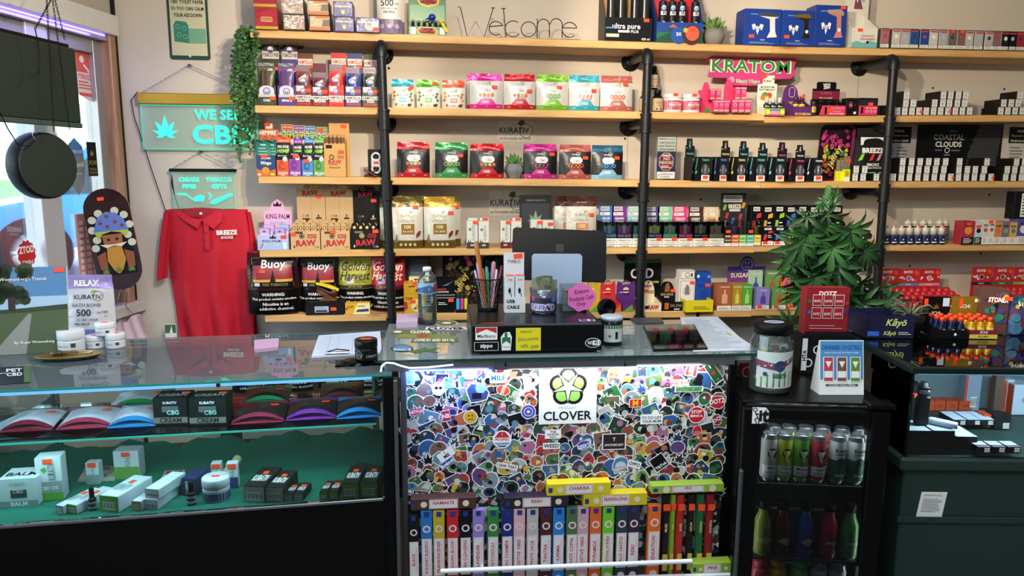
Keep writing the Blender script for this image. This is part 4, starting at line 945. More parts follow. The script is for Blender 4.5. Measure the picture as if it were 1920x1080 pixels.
# Viva Zen
VM=M('#7a1c38',.5);VP=M('#d83a60',.5)
def vz(p):p.poly([(.0,.0),(1,0),(.97,1),(.1,1)],VP);p.text('ULTIMATE',.68,.72,.26,M('#f0a0b4',.5),.5,0);p.text('FEEL GOOD RELIEF',.66,.18,.14,WHITE,.58,.02);p.text('kratom blend',.66,.4,.12,WHITE,.3,0);p.rect(.2,.1,.28,.85,INK)
def vzh(p):p.rect(.0,.5,1,.74,VM);p.text('ULTIMATE',.5,.68,.06,M('#d87088',.5),.4,0);p.text('FEEL GOOD RELIEF',.5,.54,.035,WHITE,.5,.01);p.text('VIVA',.5,.92,.08,WHITE,.3,.04,0,6);p.text('ZEN',.5,.84,.08,WHITE,.3,.04,0,6)
t,loc,w,h,hh,d=DISP(1,1536,1586,198,154,'black VIVA ZEN display with pink front and shot bottles',BKC,vz,hfn=vzh,d=.09,set_=-.005,wall=.3,hx=(1523,1574),hshape=[(0,0),(1,0),(1,.8),(.86,.8),(.86,.97),(.8,1),(.2,1),(.14,.97),(.14,.8),(0,.8)],sticker_at=(.4,.5))
for k in range(6):BOT((loc.x+(-.4+.16*k)*w,loc.y+.02+.02*(k%2),loc.z+.002),'dark shot bottle in VIVA ZEN tray, %s from left'%ORD(k),.0095,.07,M('#2a0d16',.2),M('#1a1a1c',.3),None,'shot',name='shot_bottle',group='viva zen shot bottles')
def blk(p):p.frame(.08,.06,.92,.95,.02,M('#4a2030',.5));p.rect(.2,.45,.5,.8,M('#8a2a44',.5));p.text('VIVA',.35,.6,.07,WHITE,.4,.02);p.rect(.62,.08,.85,.22,PAPER);p.disc(.72,.62,.08,M('#555',.5)if False else DGREY)
C(where(1,1587,1609,184,-.005),'tall black shot box between the zen display and pink box',BKC,blk,.05,name='carton')
def pnk(p):p.rect(0,0,1,.56,VP);p.poly([(.0,.56),(1,.56),(.9,.95),(.05,.9)],M('#2a282b',.25));p.rect(.12,.1,.24,.5,INK);p.text('FEEL GOOD RELIEF',.66,.44,.08,WHITE,.55,.02);[p.ring(u,.24,.07,.02,WHITE,10)for u in(.45,.65,.85)]
C(where(1,1610,1646,184,-.003),'black and pink FEEL GOOD RELIEF box near the pipe',BKC,pnk,.07,sticker_at=(.6,.66))
C(where(1,1648,1666,198,.012),'low black box tucked left of the right pipe',BKC,lambda p:p.lines(.5,.9,.3,.8,3,DGREY,.3),.06)
# ================================================================ third shelf
OR=M('#c8642a',.5);TEAL='#1e6f66'
def gh(p):p.poly([(0,0),(1,0),(1,.34),(.6,.24),(.4,.24),(0,.36)],OR);p.disc(.47,.27,.2,M('#d88a2a',.4));p.text('GOLDEN',.5,.88,.1,WHITE,.5,.02);p.text('Wraps',.5,.62,.22,WHITE,.55,.03,.2);p.rect(.05,.04,.22,.12,PAPER);p.rect(.72,.04,.92,.14,M('#b8d83a',.5))
def hemp(p):p.rect(0,.58,1,.88,OR);p.text('HEMPIRE',.45,.82,.08,WHITE,.85,.03);p.poly([(.1,.6),(.3,.75),(.5,.6),(.7,.75),(.9,.6),(.9,.62),(.7,.78),(.5,.63),(.3,.78),(.1,.62)],M('#8a3a1c',.5));p.rect(.34,.9,.7,.99,PAPER)
t,loc,w,h,hh,d=DISP(2,481,517,292,231,'navy orange-fruit wrap box with HEMPIRE header at shelf end',M('#1d3f6b',.45),gh,hfn=hemp,d=.10,set_=.0,wall=.2,hmat=OR,sticker_at=(.42,.97),hst=(.45,.97),hshape=[(0,0),(1,0),(1,.88),(.75,.88),(.75,1),(.3,1),(.3,.88),(0,.88)])
for k,(dx,rz,sz)in enumerate(((-.012,12,.0),(.02,-4,.016))):
 K((Vector((loc.x+dx,loc.y+.012+sz,loc.z+.004)),w*.75,atY(500,262,YF).z-loc.z-.004),'teal wrap sachet in the navy box, %s'%('front','rear')[k],'#17564f',TEAL,lambda p:(p.lines(.15,.85,.55,.8,3,M('#7fb8ae',.5),.4),p.rect(.3,.84,.7,.88,M('#9fd0c8',.5))),.014,name='wrap_sachet',cat='sachet',group='teal wrap sachets',topr=.92)
# zig-zag hemp
def zz(px0,px1,yt,sx0,sx1,ys,hx0,hx1,yh,col,col2,nm,flav):
 m=M(col,.45);m2=M(col2,.45);dk=M('#1a1a1a',.5)
 def fr(p):p.rect(0,.72,1,1,dk);p.text(flav,.5,.9,.08,WHITE,.75,.01,.3);p.disc(.72,.76,.2,WHITE);p.text('2',.72,.76,.07,INK,.2,.02);p.disc(.42,.48,.26,m2);p.poly([(.2,.3),(.62,.3),(.6,.5),(.5,.7),(.3,.68),(.16,.5)],m2);p.disc(.46,.46,.15,m,12);p.text('ZIG-ZAG',.5,.14,.1,WHITE,.85,.03);p.text('HEMP',.5,.05,.05,WHITE,.4,.01)
 def hd(p):p.rect(.04,.9,.96,.99,m);p.text('2 HEMP WRAPS',.5,.945,.03,WHITE,.8,.01);p.rect(.04,.72,.96,.895,dk);p.text('ZIG-ZAG',.5,.865,.05,WHITE,.85,.03);p.text('HEMP',.5,.795,.075,M('#b7d84a',.5),.85,.03);p.rect(.15,.735,.85,.75,m)
 t,loc,w,h,hh,d=DISP(2,px0,px1,yt,yh,'%s ZIG-ZAG hemp wrap display box'%nm,m,fr,hfn=hd,d=.11,set_=.0,wall=.35,hx=(hx0,hx1),group='zig-zag display boxes',hmat=M('#d8cba8',.7),sticker_at={'orange-red':(.6,.42),'purple':(.62,.82),'blue':(.42,.68),'green':None}[nm],hst=(.4,.93)if nm=='green' else None)
 q=where(2,sx0,sx1,ys,.02)
 def sa(p):p.rect(.0,.84,1,.94,m);p.text('2 HEMP WRAPS',.5,.89,.03,WHITE,.8,.01);p.rect(.02,.52,.98,.84,dk);p.text('ZIG-ZAG',.45,.74,.06,WHITE,.8,.03);p.text('HEMP',.45,.63,.09,M('#8fd84a',.5),.85,.03);p.rect(.1,.53,.8,.56,m)
 K((Vector((q[0].x,loc.y+.008,loc.z+.003)),(q[1])*.95,q[2]),'%s ZIG-ZAG hemp sachet standing in its box'%nm,col,'#23221f',sa,.025,name='wrap_sachet',cat='sachet',group='zig-zag sachets',topr=.93)
zz(519,541,288,519,547,257,528,550,233,'#d0552f','#a83a22','orange-red','Blood Orange')
zz(542,564,285,551,569,259,551,571,235,'#8a3fa8','#6a2a86','purple','OG Pop')
zz(566,587,288,571,589,258,572,592,236,'#3f82c0','#245a94','blue','Blue Dream')
zz(588,609,288,590,609,258,594,615,238,'#5c9a4c','#35702f','green','Natural')
# RAW emperador
KR=M('#c8995a',.75);RW_=M('#a8242a',.5)
def raw(p,v=.46,hgt=.12,m=None,mw=.8):p.text('RAW',.5,v,hgt,m or RW_,mw,.04)
def emp(p):raw(p,.46,.13);p.ring(.35,.6,.12,.04,INK);p.frame(.62,.56,.92,.65,.02,RW_);p.text('CONE',.77,.605,.05,RW_,.24,.01);p.text('Emperador',.5,.28,.07,INK,.7,0);p.rect(.1,.87,.38,.97,INK);p.lines(.2,.8,.36,.39,1,RW_,.5)
t,loc,w,h,hh,d=DISP(2,608,648,270,231,'tall kraft RAW Emperador cone box with open top',KR,emp,d=.075,set_=-.002,wall=.3,hx=(617,655),sticker_at=(.8,.76),hfn=lambda p:(p.rect(.1,.7,.38,.78,INK)),hst=(.72,.94))
for k in range(5):
 tt=T('cone_tube','brown cone tube in the Emperador box, %s from left'%ORD(k),'tube',(loc.x+(-.38+.19*k)*w,loc.y+.02+.008*(k%2),loc.z+.003),0,'emperador cone tubes');b=B();b.lathe([(.0075,0),(.008,.002),(.008,h+.036),(.0065,h+.04),(0,h+.04)],M('#b98a4e',.6),12);b.build('body',tt);wrap(tt,.008,h+.04,M('#6a4a2c',.6),None,(.8,.93),150)
# cutter card and crossed stand
pl=where(2,690,719,280,.03);t=T('cigar_cutter_card','black card holding a silver double-ring cigar cutter','cutter',pl[0]);b=B();b.box(-pl[1]/2,pl[1]/2,0,.004,0,pl[2],BLACK,.001);b.build('card',t)
b=B();s_=M('#e9eaec',.25,.6)
def ringpts(cx,cz,r,n=18):return[(cx+r*math.cos(2*math.pi*k/n),-.006,cz+r*math.sin(2*math.pi*k/n))for k in range(n+1)]
for cz in(.3,.72):b.tube(ringpts(.002,pl[2]*cz,pl[1]*.26),.0055,s_,8,False)
b.box(-pl[1]*.3,pl[1]*.32,-.01,-.001,pl[2]*.36,pl[2]*.66,s_,.004);b.build('cutter',t)
p=P(pl[1],pl[2],y=-.0102);p.disc(.53,.5,.16,M('#b8342c',.5));p.build('emblem',t)
pl=where(2,682,706,318,-.01);t=T('crossed_stand','small dark red crossed wooden display stand','stand',pl[0]);MR=M('#5a1f1c',.5)
for s_ in(-1,1):b=B();b.tube([(-s_*pl[1]/2,.0+.012*(s_>0),.004),(s_*pl[1]/2,.0+.012*(s_>0),pl[2])],.0035,MR,8);b.build('slat',t)
b=B();b.tube([(-pl[1]/2,.02,.004),(pl[1]/2,.02,.004)],.0035,MR,8);b.build('foot',t)
# black pouches
g='black CBG gummy pouches on the third shelf'
for px0,px1,yt,c,wd,gk,nm,s_ in((744,806,266,'#b3202e','GUMMY BEARS','b','red, nearest the left pipe',(.93,.86)),(816,878,267,'#3f9656','APPLE RINGS','a','green',(.76,.63)),(883,946,269,'#c01f2a','GUMMY BEARS','b','red, beside the succulent',None),(984,1046,270,'#c42a86','GUMMY WORMS','w','magenta',(.83,.71)),(1050,1110,271,'#b25a52','PEACH RINGS','o','peach',(.8,.62)),(1111,1170,272,'#2c5f7c','BLUE RINGS','bl','steel blue',(.78,.63))):
 K(where(2,px0,px1,yt,.008),'black gummy pouch with seal and base in %s'%nm,c,'#1b191a',cbg(c if nm!='steel blue' else '#7fb3cc',wd,GU[gk],True),.05,group=g,sticker_at=s_)
K(where(2,882,938,269,.07),'black gummy pouch half hidden behind the second red one','#8f1822','#1b191a',cbg('#8f1822','GUMMY BEARS',GU['b'],True),.04,group=g)
K(where(2,982,1040,270,.07),'black gummy pouch half hidden behind the magenta one','#97206a','#1b191a',cbg('#97206a','GUMMY WORMS',GU['w'],True),.04,group=g)
succulent(2,947,986,307,284,'green succulent in faceted grey pot between black pouches',M('#7b7c80',.7,bump=.1),True)
# Kurativ wall notices
def ksign(px0,px1,y0,y1,lab):
 a,c=atY(px0,y0,YW),atY(px1,y1,YW);w,h=c.x-a.x,a.z-c.z
 t=T('wall_notice',lab,'sign',((a.x+c.x)/2,YW-.001,c.z));b=B();b.box(-w/2,w/2,-.0012,0,0,h,M('#ded9d2',.5));b.build('sheet',t)
 p=P(w,h,y=-.0014);p.text('KURATIV',.46,.52,.26,INK,.84,.003);p.ring(.8,.5,.2,.015,INK);p.poly([(.55,.8),(.62,.95),(.75,.99),(.76,.8),(.66,.72)],M('#4a5a34',.5));p.text('PREMIUM CBD',.36,.3,.08,M('#c9c0a4',.6),.6,0);p.text('AUTHORIZED RETAILER',.5,.14,.11,INK,.92,.008);p.build('lettering',t)
ksign(934,999,224,266,'KURATIV authorized retailer notice above the black pouches');ksign(917,982,358,404,'KURATIV authorized retailer notice behind the MARTIN BOOTH book')
# no minors sign
pl=where(2,1231,1268,255,.04);w,h=pl[1],pl[2];t=T('sign_holder','clear acrylic stand with NO MINORS sign','sign',pl[0])
AC=GLASS('#e4eae8',.02,'acrylic',1.0)
b=B();b.box(-w/2,w/2,0,.003,.002,h,AC);b.box(-w/2,w/2+.02,0,.05,0,.002,AC);b.build('holder',t)
b=B();b.box(-w*.46,w*.46,.0032,.0042,.006,h*.98,M('#c9c8cc',.5));b.build('card',t)
p=P(w,h,y=.0028);p.rect(.05,.66,.95,.98,PAPER);[p.text(s_,.5,.93-.075*k,.05,INK,.8,.015)for k,s_ in enumerate(('WARNING: This product','contains tobacco-free','nicotine. Nicotine is an','addictive chemical.'))]
p.rect(.04,.2,.96,.65,M('#37346e',.5));oc=[(.5+.4*math.cos(R(22.5+45*k)),.42+.22*math.sin(R(22.5+45*k)))for k in range(8)];p.poly(oc,WHITE);p.poly([(.5+(u-.5)*.93,.42+(v-.42)*.93)for u,v in oc],M('#b01f2e',.5));p.text('NO',.52,.49,.075,WHITE,.4,.04);p.text('MINORS',.5,.4,.075,WHITE,.66,.04);p.text('BREEZE',.5,.56,.04,WHITE,.4,.02);p.lines(.25,.75,.27,.34,2,WHITE,.35);p.rect(.05,.04,.95,.19,M('#d4d2d8',.5));p.text('UNDERAGE SALE',.55,.14,.04,INK,.6,.01);p.text('PROHIBITED',.48,.08,.04,INK,.45,.01);p.ring(.15,.11,.06,.015,INK);p.build('print',t)
# TRON vapes
def tron(px0,px1,ytop,ybody,col,nm,head=True,last=False):
 m=M(col,.45);pl=where(2,px0,px1,ybody,-.005);w,h=pl[1],pl[2];d=.11
 t=T('vape_display','black TRON vape display with %s accents'%nm,'display box',pl[0],0,'TRON vape displays');bk=M('#17171b',.4);dk=.0
 hh=atY(px0+8,ytop,YF+d).z-pl[0].z
 b=B();b.box(-w*.5,-w*.5+.0015,0,d,0,h,bk);b.box(-w*.5,w*.5,0,d,0,.002,bk);b.box(w*.5-.0015,w*.5,0,d,0,h*.26,bk)
 b.build('tray',t)
 p=P(w*.44,h*.24,lambda x,z,e:(w*.26+x,-.0025-e,z));q=B();q.box(w*.04,w*.48,-.002,0,0,h*.24,WHITE);q.build('front_lip',t);p.lines(.15,.85,.12,.4,2,LINE,.3);p.build('lip_print',t);stk(t,p,.5,.65,.028,.014)
 if not last:
  # boxed vape at front and its neighbours behind
  v=T('boxed_vape','boxed TRON vape with curved window and %s lettering'%nm,'vape',pl[0]+Vector((w*.26,.004,.003)),0,'TRON boxed vapes');b=B();b.box(-w*.22,w*.22,0,.02,0,h,bk,.001);b.build('box',v)
  p=P(w*.44,h,y=-.0004);p.text('TRON',.5,.86,.09,m,.85,.03);p.ring(.52,.42,.5,.11,M('#9a96c4',.5)if nm!='sea green' else m,20);p.rect(.1,.22,.9,.6,M('#45474f',.2));p.disc(.5,.56,.38,M('#45474f',.2));p.rect(.38,.28,.62,.66,M('#7a7d86',.25,.3));p.poly([(.44,.36),(.56,.44),(.48,.5),(.58,.62),(.5,.62),(.42,.48)],m);p.build('print',v)
  for k in range(3):
   v=T('boxed_vape','TRON vape box with %s edge, %s behind the front one'%(nm,ORD(k)),'vape',pl[0]+Vector((w*(.0-.13*k),.03+.022*k,.003)),0,'TRON boxed vapes');b=B();b.box(-w*.2,w*.2,0,.018,0,h,bk,.001);b.build('box',v);p=P(w*.4,h,y=-.0004);p.poly([(.05,.45),(.12,.45),(.35,.95),(.25,.95)],m);p.poly([(.05,.25),(.3,.3),(.25,.42),(.05,.38)],m);p.build('print',v)
 if head:
  hw=w*.52;b=B();x0=-w*.46
  b.prism([(x0,h*.9),(x0+hw,h*.9),(x0+hw,h+(hh-h)*.62),(x0+hw*.78,h+(hh-h)*.62),(x0+hw*.72,hh),(x0+hw*.12,hh),(x0+hw*.12,h+(hh-h)*.66),(x0,h+(hh-h)*.66)],d-.002,d,bk);b.build('header_card',t)
  p=P(hw,hh,lambda x,z,e:(x0+hw/2+x,d-.0025-e,z));r_=(hh-h)/hh;v0=1-r_;p.text('TRON',.5,v0+r_*.2,.05,m,.85,.03);p.rect(.3,v0+r_*.42,.62,v0+r_*.94,M('#3a3c42',.35,.3));p.poly([(.42,v0+r_*.5),(.54,v0+r_*.6),(.45,v0+r_*.7),(.54,v0+r_*.85),(.46,v0+r_*.85),(.38,v0+r_*.68)],m);p.rect(.06,v0+r_*.48,.18,v0+r_*.54,m);p.build('header_print',t)
for a in((1297,1331,260,295,'#54b88a','sea green'),(1335,1363,262,295,'#5f86d8','periwinkle',False),(1366,1398,264,295,'#e8d070','pale yellow'),(1400,1435,265,295,'#5fc8d8','cyan'),(1437,1471,268,295,'#8fe0d8','mint and violet'),(1474,1509,267,297,'#e2548f','pink'),(1509,1543,272,297,'#e8e8ec','white')):tron(*a)
# rolling tray
a,c_=atY(1532,234,YF+.12),atY(1596,330,YF+.12);pl=where(2,1532,1597,234,.12);w,h=pl[1],pl[2]
def rr(w,h,r,n=5):return[(cx+r*math.cos(R(a0+90*k/n)),cz+r*math.sin(R(a0+90*k/n)))for cx,cz,a0 in((w/2-r,r,-90),(w/2-r,h-r,0),(-w/2+r,h-r,90),(-w/2+r,r,180))for k in range(n+1)]
def artray(name,label,loc,w,h,seed,cols,text,rot=-70,lean=-6,base='#241c22'):
 t=T('rolling_tray',label,'tray',loc,rot=(R(lean),0,0));b=B();o=rr(w,h,w*.16);i_=[(x*.93,h/2+(z-h/2)*.95)for x,z in o]
 b.prism(i_,.0,.002,M(base,.3));n=len(o)
 vs=[(x,-.016,z)for x,z in o]+[(x,.0,z)for x,z in i_];b.add(vs,[(k,(k+1)%n,(k+1)%n+n,k+n)for k in range(n)],M(cols[0],.25,.3),True);b.build('tray_pan',t)
 p=P(w*.92,h*.94,lambda x,z,e:(x,-e,z+h*.03),eps=.00008);rg=random.Random(seed)
 for k in range(90):
  u,v=rg.uniform(.08,.92),rg.uniform(.05,.95);r_=rg.uniform(.03,.1);n=rg.choice((5,6,8));ph=rg.random()*6
  m=M(cols[(int(v*len(cols))+rg.choice((0,0,1)))%len(cols)],.35)
  ks=[rg.uniform(.6,1.2)for _ in range(n)]
  for s2,mm in((1.25,INK),(1,m)):p.poly([(min(.99,max(.01,u+r_*s2*ks[q]*math.cos(ph+6.283*q/n))),min(.99,max(.01,v+r_*s2*ks[q]*math.sin(ph+6.283*q/n)*w/h)))for q in range(n)],mm)
 if text:
  p.text(text,.5,.42,.17,INK,.7,.1,.2,rot);p.text(text,.5,.42,.16,M('#ecd86a',.4),.68,.02,.2,rot)
 p.build('artwork',t);return t
artray('tray','tall pink rolling tray with graffiti art beside TRON vapes',pl[0]+Vector((0,.02,.002)),w,h,5,['#8a2a5c','#c8942a','#b85a2a','#3f8f5a','#d8b83a','#c83a7a','#d83a8a','#a82a6a'],'Jeffrey',68,6)
# yellow vape sticks
for k,(x0,x1,yt)in enumerate(((1569,1577,300),(1577,1584,300),(1583,1595,293))):
 pl=where(2,x0,x1,yt,.01 if k==2 else.02);t=T('vape_stick','clear and yellow vape tube in a box, %s'%('left','middle','right with price tag')[k],'vape',pl[0],0,'yellow vape tubes');w,h=pl[1],pl[2]
 b=B();b.box(-w/2,w/2,0,.02,0,h*.48,M('#e2df1e',.5),.001);b.build('carton',t);b=B();b.box(-w*.42,w*.42,.004,.016,h*.48,h,GLASS('#e9edd8',.02,'tube',1,.8,'#d8dcc0'),.001);b.build('clear_tube',t)
 if k==2:p=P(w,h,y=-.0004);p.rect(.05,.0,.95,.16,PAPER);p.lines(.2,.8,.2,.42,4,INK,.35);p.build('print',t);sticker(t,.004,h*.82,.003)
# BREEZE SMOKE bag
def bz(p):p.rect(.14,.68,.98,.83,PAPER);[p.text(s_,.56,.79-.035*k,.022,INK,.75,.01)for k,s_ in enumerate(('WARNING: This product','contains nicotine. Nicotine is','an addictive chemical'))];p.text('BREEZE',.55,.58,.1,WHITE,.9,.05);[p.poly([(u,.38),(u+.12,.4),(u+.2,.52),(u+.1,.51)],M(c,.4))for u,c in((.08,'#8fc83a'),(.42,'#d8392f'),(.66,'#d88a94'))];p.text('SMOKE',.56,.31,.06,WHITE,.7,.02);p.text('DISPOSABLE POD DEVICE',.56,.25,.035,WHITE,.85,.02);p.rect(.4,.15,.95,.17,M('#6fc89a',.5))
K(where(2,1606,1662,240,.04),'black BREEZE SMOKE bag standing behind the right pipe','#2a2c2a','#1a1b1b',bz,.03,name='printed_bag',cat='bag',topr=.86)
# wall sheets
def sheet(px0,px1,y0,y1,lab,fn,mat,Y=YW,name='wall_notice'):
 a,c=atY(px0,y0,Y),atY(px1,y1,Y);w,h=c.x-a.x,a.z-c.z
 t=T(name,lab,'sign',((a.x+c.x)/2,Y-.001,c.z));b=B();b.box(-w/2,w/2,-.0015,0,0,h,mat);b.build('sheet',t);p=P(w,h,y=-.0017);fn(p);p.build('print',t);return t
def ws(p):p.rect(0,.62,1,1,INK);[p.text(s_,.5,.9-.11*k,.06,WHITE,.85,.01)for k,s_ in enumerate(('WARNING:','This product contains nicotine.','Nicotine is an addictive chemical.'))];p.lines(.08,.5,.1,.55,6,LINE,.4);p.lines(.56,.92,.1,.55,6,LINE,.4)
sheet(1652,1702,237,318,'black and white nicotine warning sheet behind the right pipe',ws,M('#c9c6c2',.7));sheet(1893,1942,238,318,'black and white nicotine warning sheet at far right edge',ws,M('#c9c6c2',.7))
def coast(p):
 p.text('PREMIUM',.42,.8,.03,M('#9a9ca0',.5),.15,0);p.text('COASTAL',.37,.68,.11,M('#b9b7b2',.5),.36,.01);p.text('CLOUDS',.37,.54,.11,WHITE,.33,.03);p.ring(.36,.42,.03,.008,WHITE);p.text('QUALITY',.26,.42,.03,M('#c8c8c8',.5),.1,0);p.text('PRODUCT',.46,.42,.03,M('#c8c8c8',.5),.1,0);p.text('VAPOR',.36,.33,.03,M('#c8c8c8',.5),.09,0)
 g=M('#8d8f93',.5)
 for r_ in range(30):
  for c in range(18):
   v=.02+r_*.033;u=.60+c*.025+(r_%2)*.012
   if u-.50>(v)*.21+.02 and u<.985-(1-v)*.05:p.poly([(u,v),(u+.014,v+.006),(u+.016,v+.02),(u+.002,v+.014)],g);p.n-=1
 p.n+=1
sheet(1722,1872,226,322,'black COASTAL CLOUDS poster with white mesh pattern',coast,M('#0d1116',.4),YW,'poster')
# e-liquid boxes in stacks: black cartons with a white end label
EB=M('#15140f',.4);EL=M('#e4e2dd',.6)
_eb={}
def eliq(i,v,row,digit,lab,dx=0,tint=None,stick=False,d=.11):
 px=v;pl=on(i,px,px+12.3,(197,337-0)[0]if i==1 else 322,.0)
 w,h,zz=.0305,.0385,shz(i,pl[0].x)
 t=T('eliquid_box',lab,'box',(pl[0].x,YF+.0,zz+row*(h+.0003)),0,'stacked e-liquid boxes, '+('second' if i==1 else 'third')+' shelf')
 k=(digit,tint)
 if k not in _eb:
  b=B();b.box(-w/2-.004,w/2,0,d,0,h,EB,.0008);b.box(-w/2+.0015,w/2-.0005,-.0008,0,.001,h-.001,EL);o=b.build('carton',t)
  p=P(w,h,y=-.001);p.text(digit,.5,.42,.24,INK,.5,.005);p.lines(.2,.85,.72,.92,2,LINE,.35);p.lines(.15,.85,.06,.14,1,LINE,.4);q=p.build('label_print',t);_eb[k]=(o,q)
 else:
  for o in _eb[k]:c=o.copy();COL.objects.link(c);c.parent=t
 if stick:sticker(t,.012,h*.45,-.0016,.012,.02)
def sx(v):return 1640+v/5.686
g35=[(0,[208,285,362,438,515,592,668,746,825,900,977]),(1,[290,367,597,683,755,838,915]),(2,[290,683,760,842,918])]
RN3=('bottom','middle','top')
for r_,xs in g35:
 for k,v in enumerate(xs):eliq(1,sx(v),r_,'35','e-liquid box marked 35, %s row, %s from the pipe'%(RN3[r_],ORD(k)),stick=(r_==0 and k in(3,7)))
for r_,xs in((0,[1310,1385,1462,1538]),(1,[1333,1412,1485]),(2,[1495])):
 for k,v in enumerate(xs):eliq(1,sx(v),r_,'50','e-liquid box marked 50 near the right edge, %s row, %s'%(RN3[r_],ORD(k)))
A3=[(0,[162,248,335,425,512,600,688,775,858,942,1028,1115,1205]),(1,[250,340,428,515,605,695,855,945,1030,1125]),(2,[250,345,435,525,612,705,855,1145])]
for r_,xs in A3:
 for k,v in enumerate(xs):eliq(2,sx(v),r_,'3','e-liquid box marked 3, %s row, %s right of the pipe'%(RN3[r_],ORD(k)),stick=(r_==0 and k in(7,12)))
for r_,xs in((0,[1362,1445,1530]),(1,[1370,1450,1535]),(2,[1460,1545])):
 for k,v in enumerate(xs):eliq(2,sx(v),r_,'3','e-liquid box marked 3 at the far right, %s row, %s'%(RN3[r_],ORD(k)))
for r_,xs in((0,[1597,1612,1637,1658]),(1,[1598,1614])):
 for k,v in enumerate(xs):eliq(2,v,r_,'0','e-liquid box marked 0 left of the pipe, %s row, %s'%(RN3[r_],ORD(k)))
# ================================================================ fourth shelf
LAVB=M('#b7b5e0',.5);PNK=M('#e6a9d4',.5)
def crown(p,u,v,s,m):
 k_=p.w/p.h;p.poly([(u-s,v-s*.4*k_),(u+s,v-s*.4*k_),(u+s,v+s*.5*k_),(u+s*.5,v),(u,v+s*.9*k_),(u-s*.5,v),(u-s,v+s*.5*k_)],m)
def kp(p):p.rect(0,0,1,.55,M('#9fbbe6',.5));crown(p,.5,.82,.1,INK);p.text('KING PALM',.45,.58,.16,INK,.6,.005);p.text('SkyWalker',.46,.34,.2,WHITE,.55,.05,.2);p.text('SkyWalker',.46,.34,.17,M('#5a78b8',.5),.5,.01,.2);p.poly([(.06,.1),(.1,.08),(.2,.45),(.14,.42)],M('#b060a8',.5));p.disc(.88,.38,.06,WHITE);p.disc(.88,.18,.06,WHITE)
def kph(p):crown(p,.5,.88,.14,INK);p.text('KING PALM',.5,.64,.1,INK,.85,.005);p.text('SkyWalker',.5,.5,.12,WHITE,.7,.05,.2);p.text('SkyWalker',.5,.5,.1,M('#6a6ab8',.5),.66,.01,.2)
t,loc,w,h,hh,d=DISP(3,483,541,440,373,'pink and blue KING PALM SkyWalker display box',LAVB,kp,hfn=kph,d=.13,set_=.0,wall=.2,hx=(495,547),hmat=PNK,sticker_at=(.85,.86),hshape=[(0,0),(1,0),(1,.74),(.78,.76),(.7,.92),(.5,1),(.3,.92),(.22,.76),(0,.74)])
for k in range(4):
 x,y=(-.3,.2,-.2,.28)[k],(.02,.02,.06,.065)[k]
 C((loc+Vector((x*w,y,.003)),w*.34,h+(.024 if k<2 else.036)),'small lavender cone pack in KING PALM tray, %s'%('front left','front right','rear left','rear right')[k],M(('#c0a4dc','#b39ad8','#c9a9dd','#a9b4e6')[k],.5),lambda p:(crown(p,.5,.86,.14,INK),p.rect(.1,.5,.9,.74,M('#e9e6f4',.5)),p.text('Sky',.5,.62,.1,M('#6a6ab8',.5),.6,.02)),.035,group='lavender cone packs')
KF=M('#c4a276',.75)
def rawd(px0,px1,yt,hx0,hx1,yh,mat,nm,num,dark):
 rw=M('#b5242c',.5);ink=M('#c9a86a',.4)if dark else INK
 def fr(p):p.text('RAW',.52,.36,.34,rw,.7,.05,0,3);p.disc(.38,.72,.09,ink);p.disc(.38,.72,.065,mat);p.disc(.38,.72,.045,ink);p.frame(.58,.62,.88,.82,.02,rw);p.text('CONE',.73,.72,.12,rw,.24,.01);p.rect(.13,.86,.42,.97,M('#3a3028',.6)if not dark else M('#6a6a66',.6));p.text(num,.12,.18,.14,WHITE if dark else INK,.1,.02);p.text('1 1/4',.87,.14,.1,WHITE if dark else INK,.15,.01);p.rect(.495,0,.5,1,M('#9a7e58' if not dark else '#777',.7)if not dark else DGREY)
 def hd(p):p.text('RAW',.48,.86,.08,rw,.62,.05,0,4);p.disc(.38,.955,.075,ink);p.disc(.38,.955,.055,mat);p.frame(.55,.925,.82,.985,.015,rw);p.text(num,.75,.5,.05,WHITE if dark else INK,.14,.02);p.rect(.66,.45,.86,.47,ink);p.rect(.18,.4,.44,.46,M('#2a1f1c',.6));p.text('1 1/4',.3,.5,.04,ink,.2,.01);p.rect(.498,.35,.503,.92,M('#9a7e58',.7)if not dark else DGREY)
 t,loc,w,h,hh,d=DISP(3,px0,px1,yt,yh,'%s RAW cone display box'%nm,mat,fr,hfn=hd,d=.14,set_=.0,wall=.12,hx=(hx0,hx1),sticker_at=((.1,.83),(.42,.95),(.86,.95))[0 if num=='6' and not dark else(1 if not dark else 2)],hst=((.78,.8)if num=='6' and not dark else((.78,.76)if dark else None)),group='RAW cone displays',hshape=[(0,0),(1,0),(1,.9),(.85,.93),(.8,1),(.3,1),(.2,.93),(0,.93)])
 for k in range(8):
  x=(-.38+.22*(k%4)+.05*(k//4))*w
  tt=T('cone_pack','%s cone pack in %s RAW box, %s row %s'%('black' if dark else 'tan',nm,('front','back')[k//4],ORD(k%4)),'cone pack',loc+Vector((x,.016+.05*(k//4),.003)),0,'RAW cone packs');a=w*.09;H_=h+.034+.012*(k//4);b=B()
  pm=M('#c4a06c',.45,bump=.2)if not dark else M('#1a1a1c',.3,bump=.2)
  b.prism([(-a,0),(a,0),(a,H_-.012),(a*.3,H_),(-a*.6,H_-.004),(-a,H_-.014)],0,.014,pm);b.build('pack',tt);p=P(2*a,H_,y=-.0004);p.disc(.5,.8,.32,M('#3a3228',.5)if not dark else M('#c9a86a',.4));p.disc(.5,.8,.2,M('#d8bc8c',.5));p.rect(.15,.45,.85,.66,M('#b5242c',.5));p.build('print',tt)
rawd(545,600,433,557,610,345,KF,'kraft six-cone','6',False);rawd(602,656,433,611,662,346,KF,'kraft three-cone','3',False);rawd(658,712,432,662,712,349,M('#141416',.5),'black','6',True)
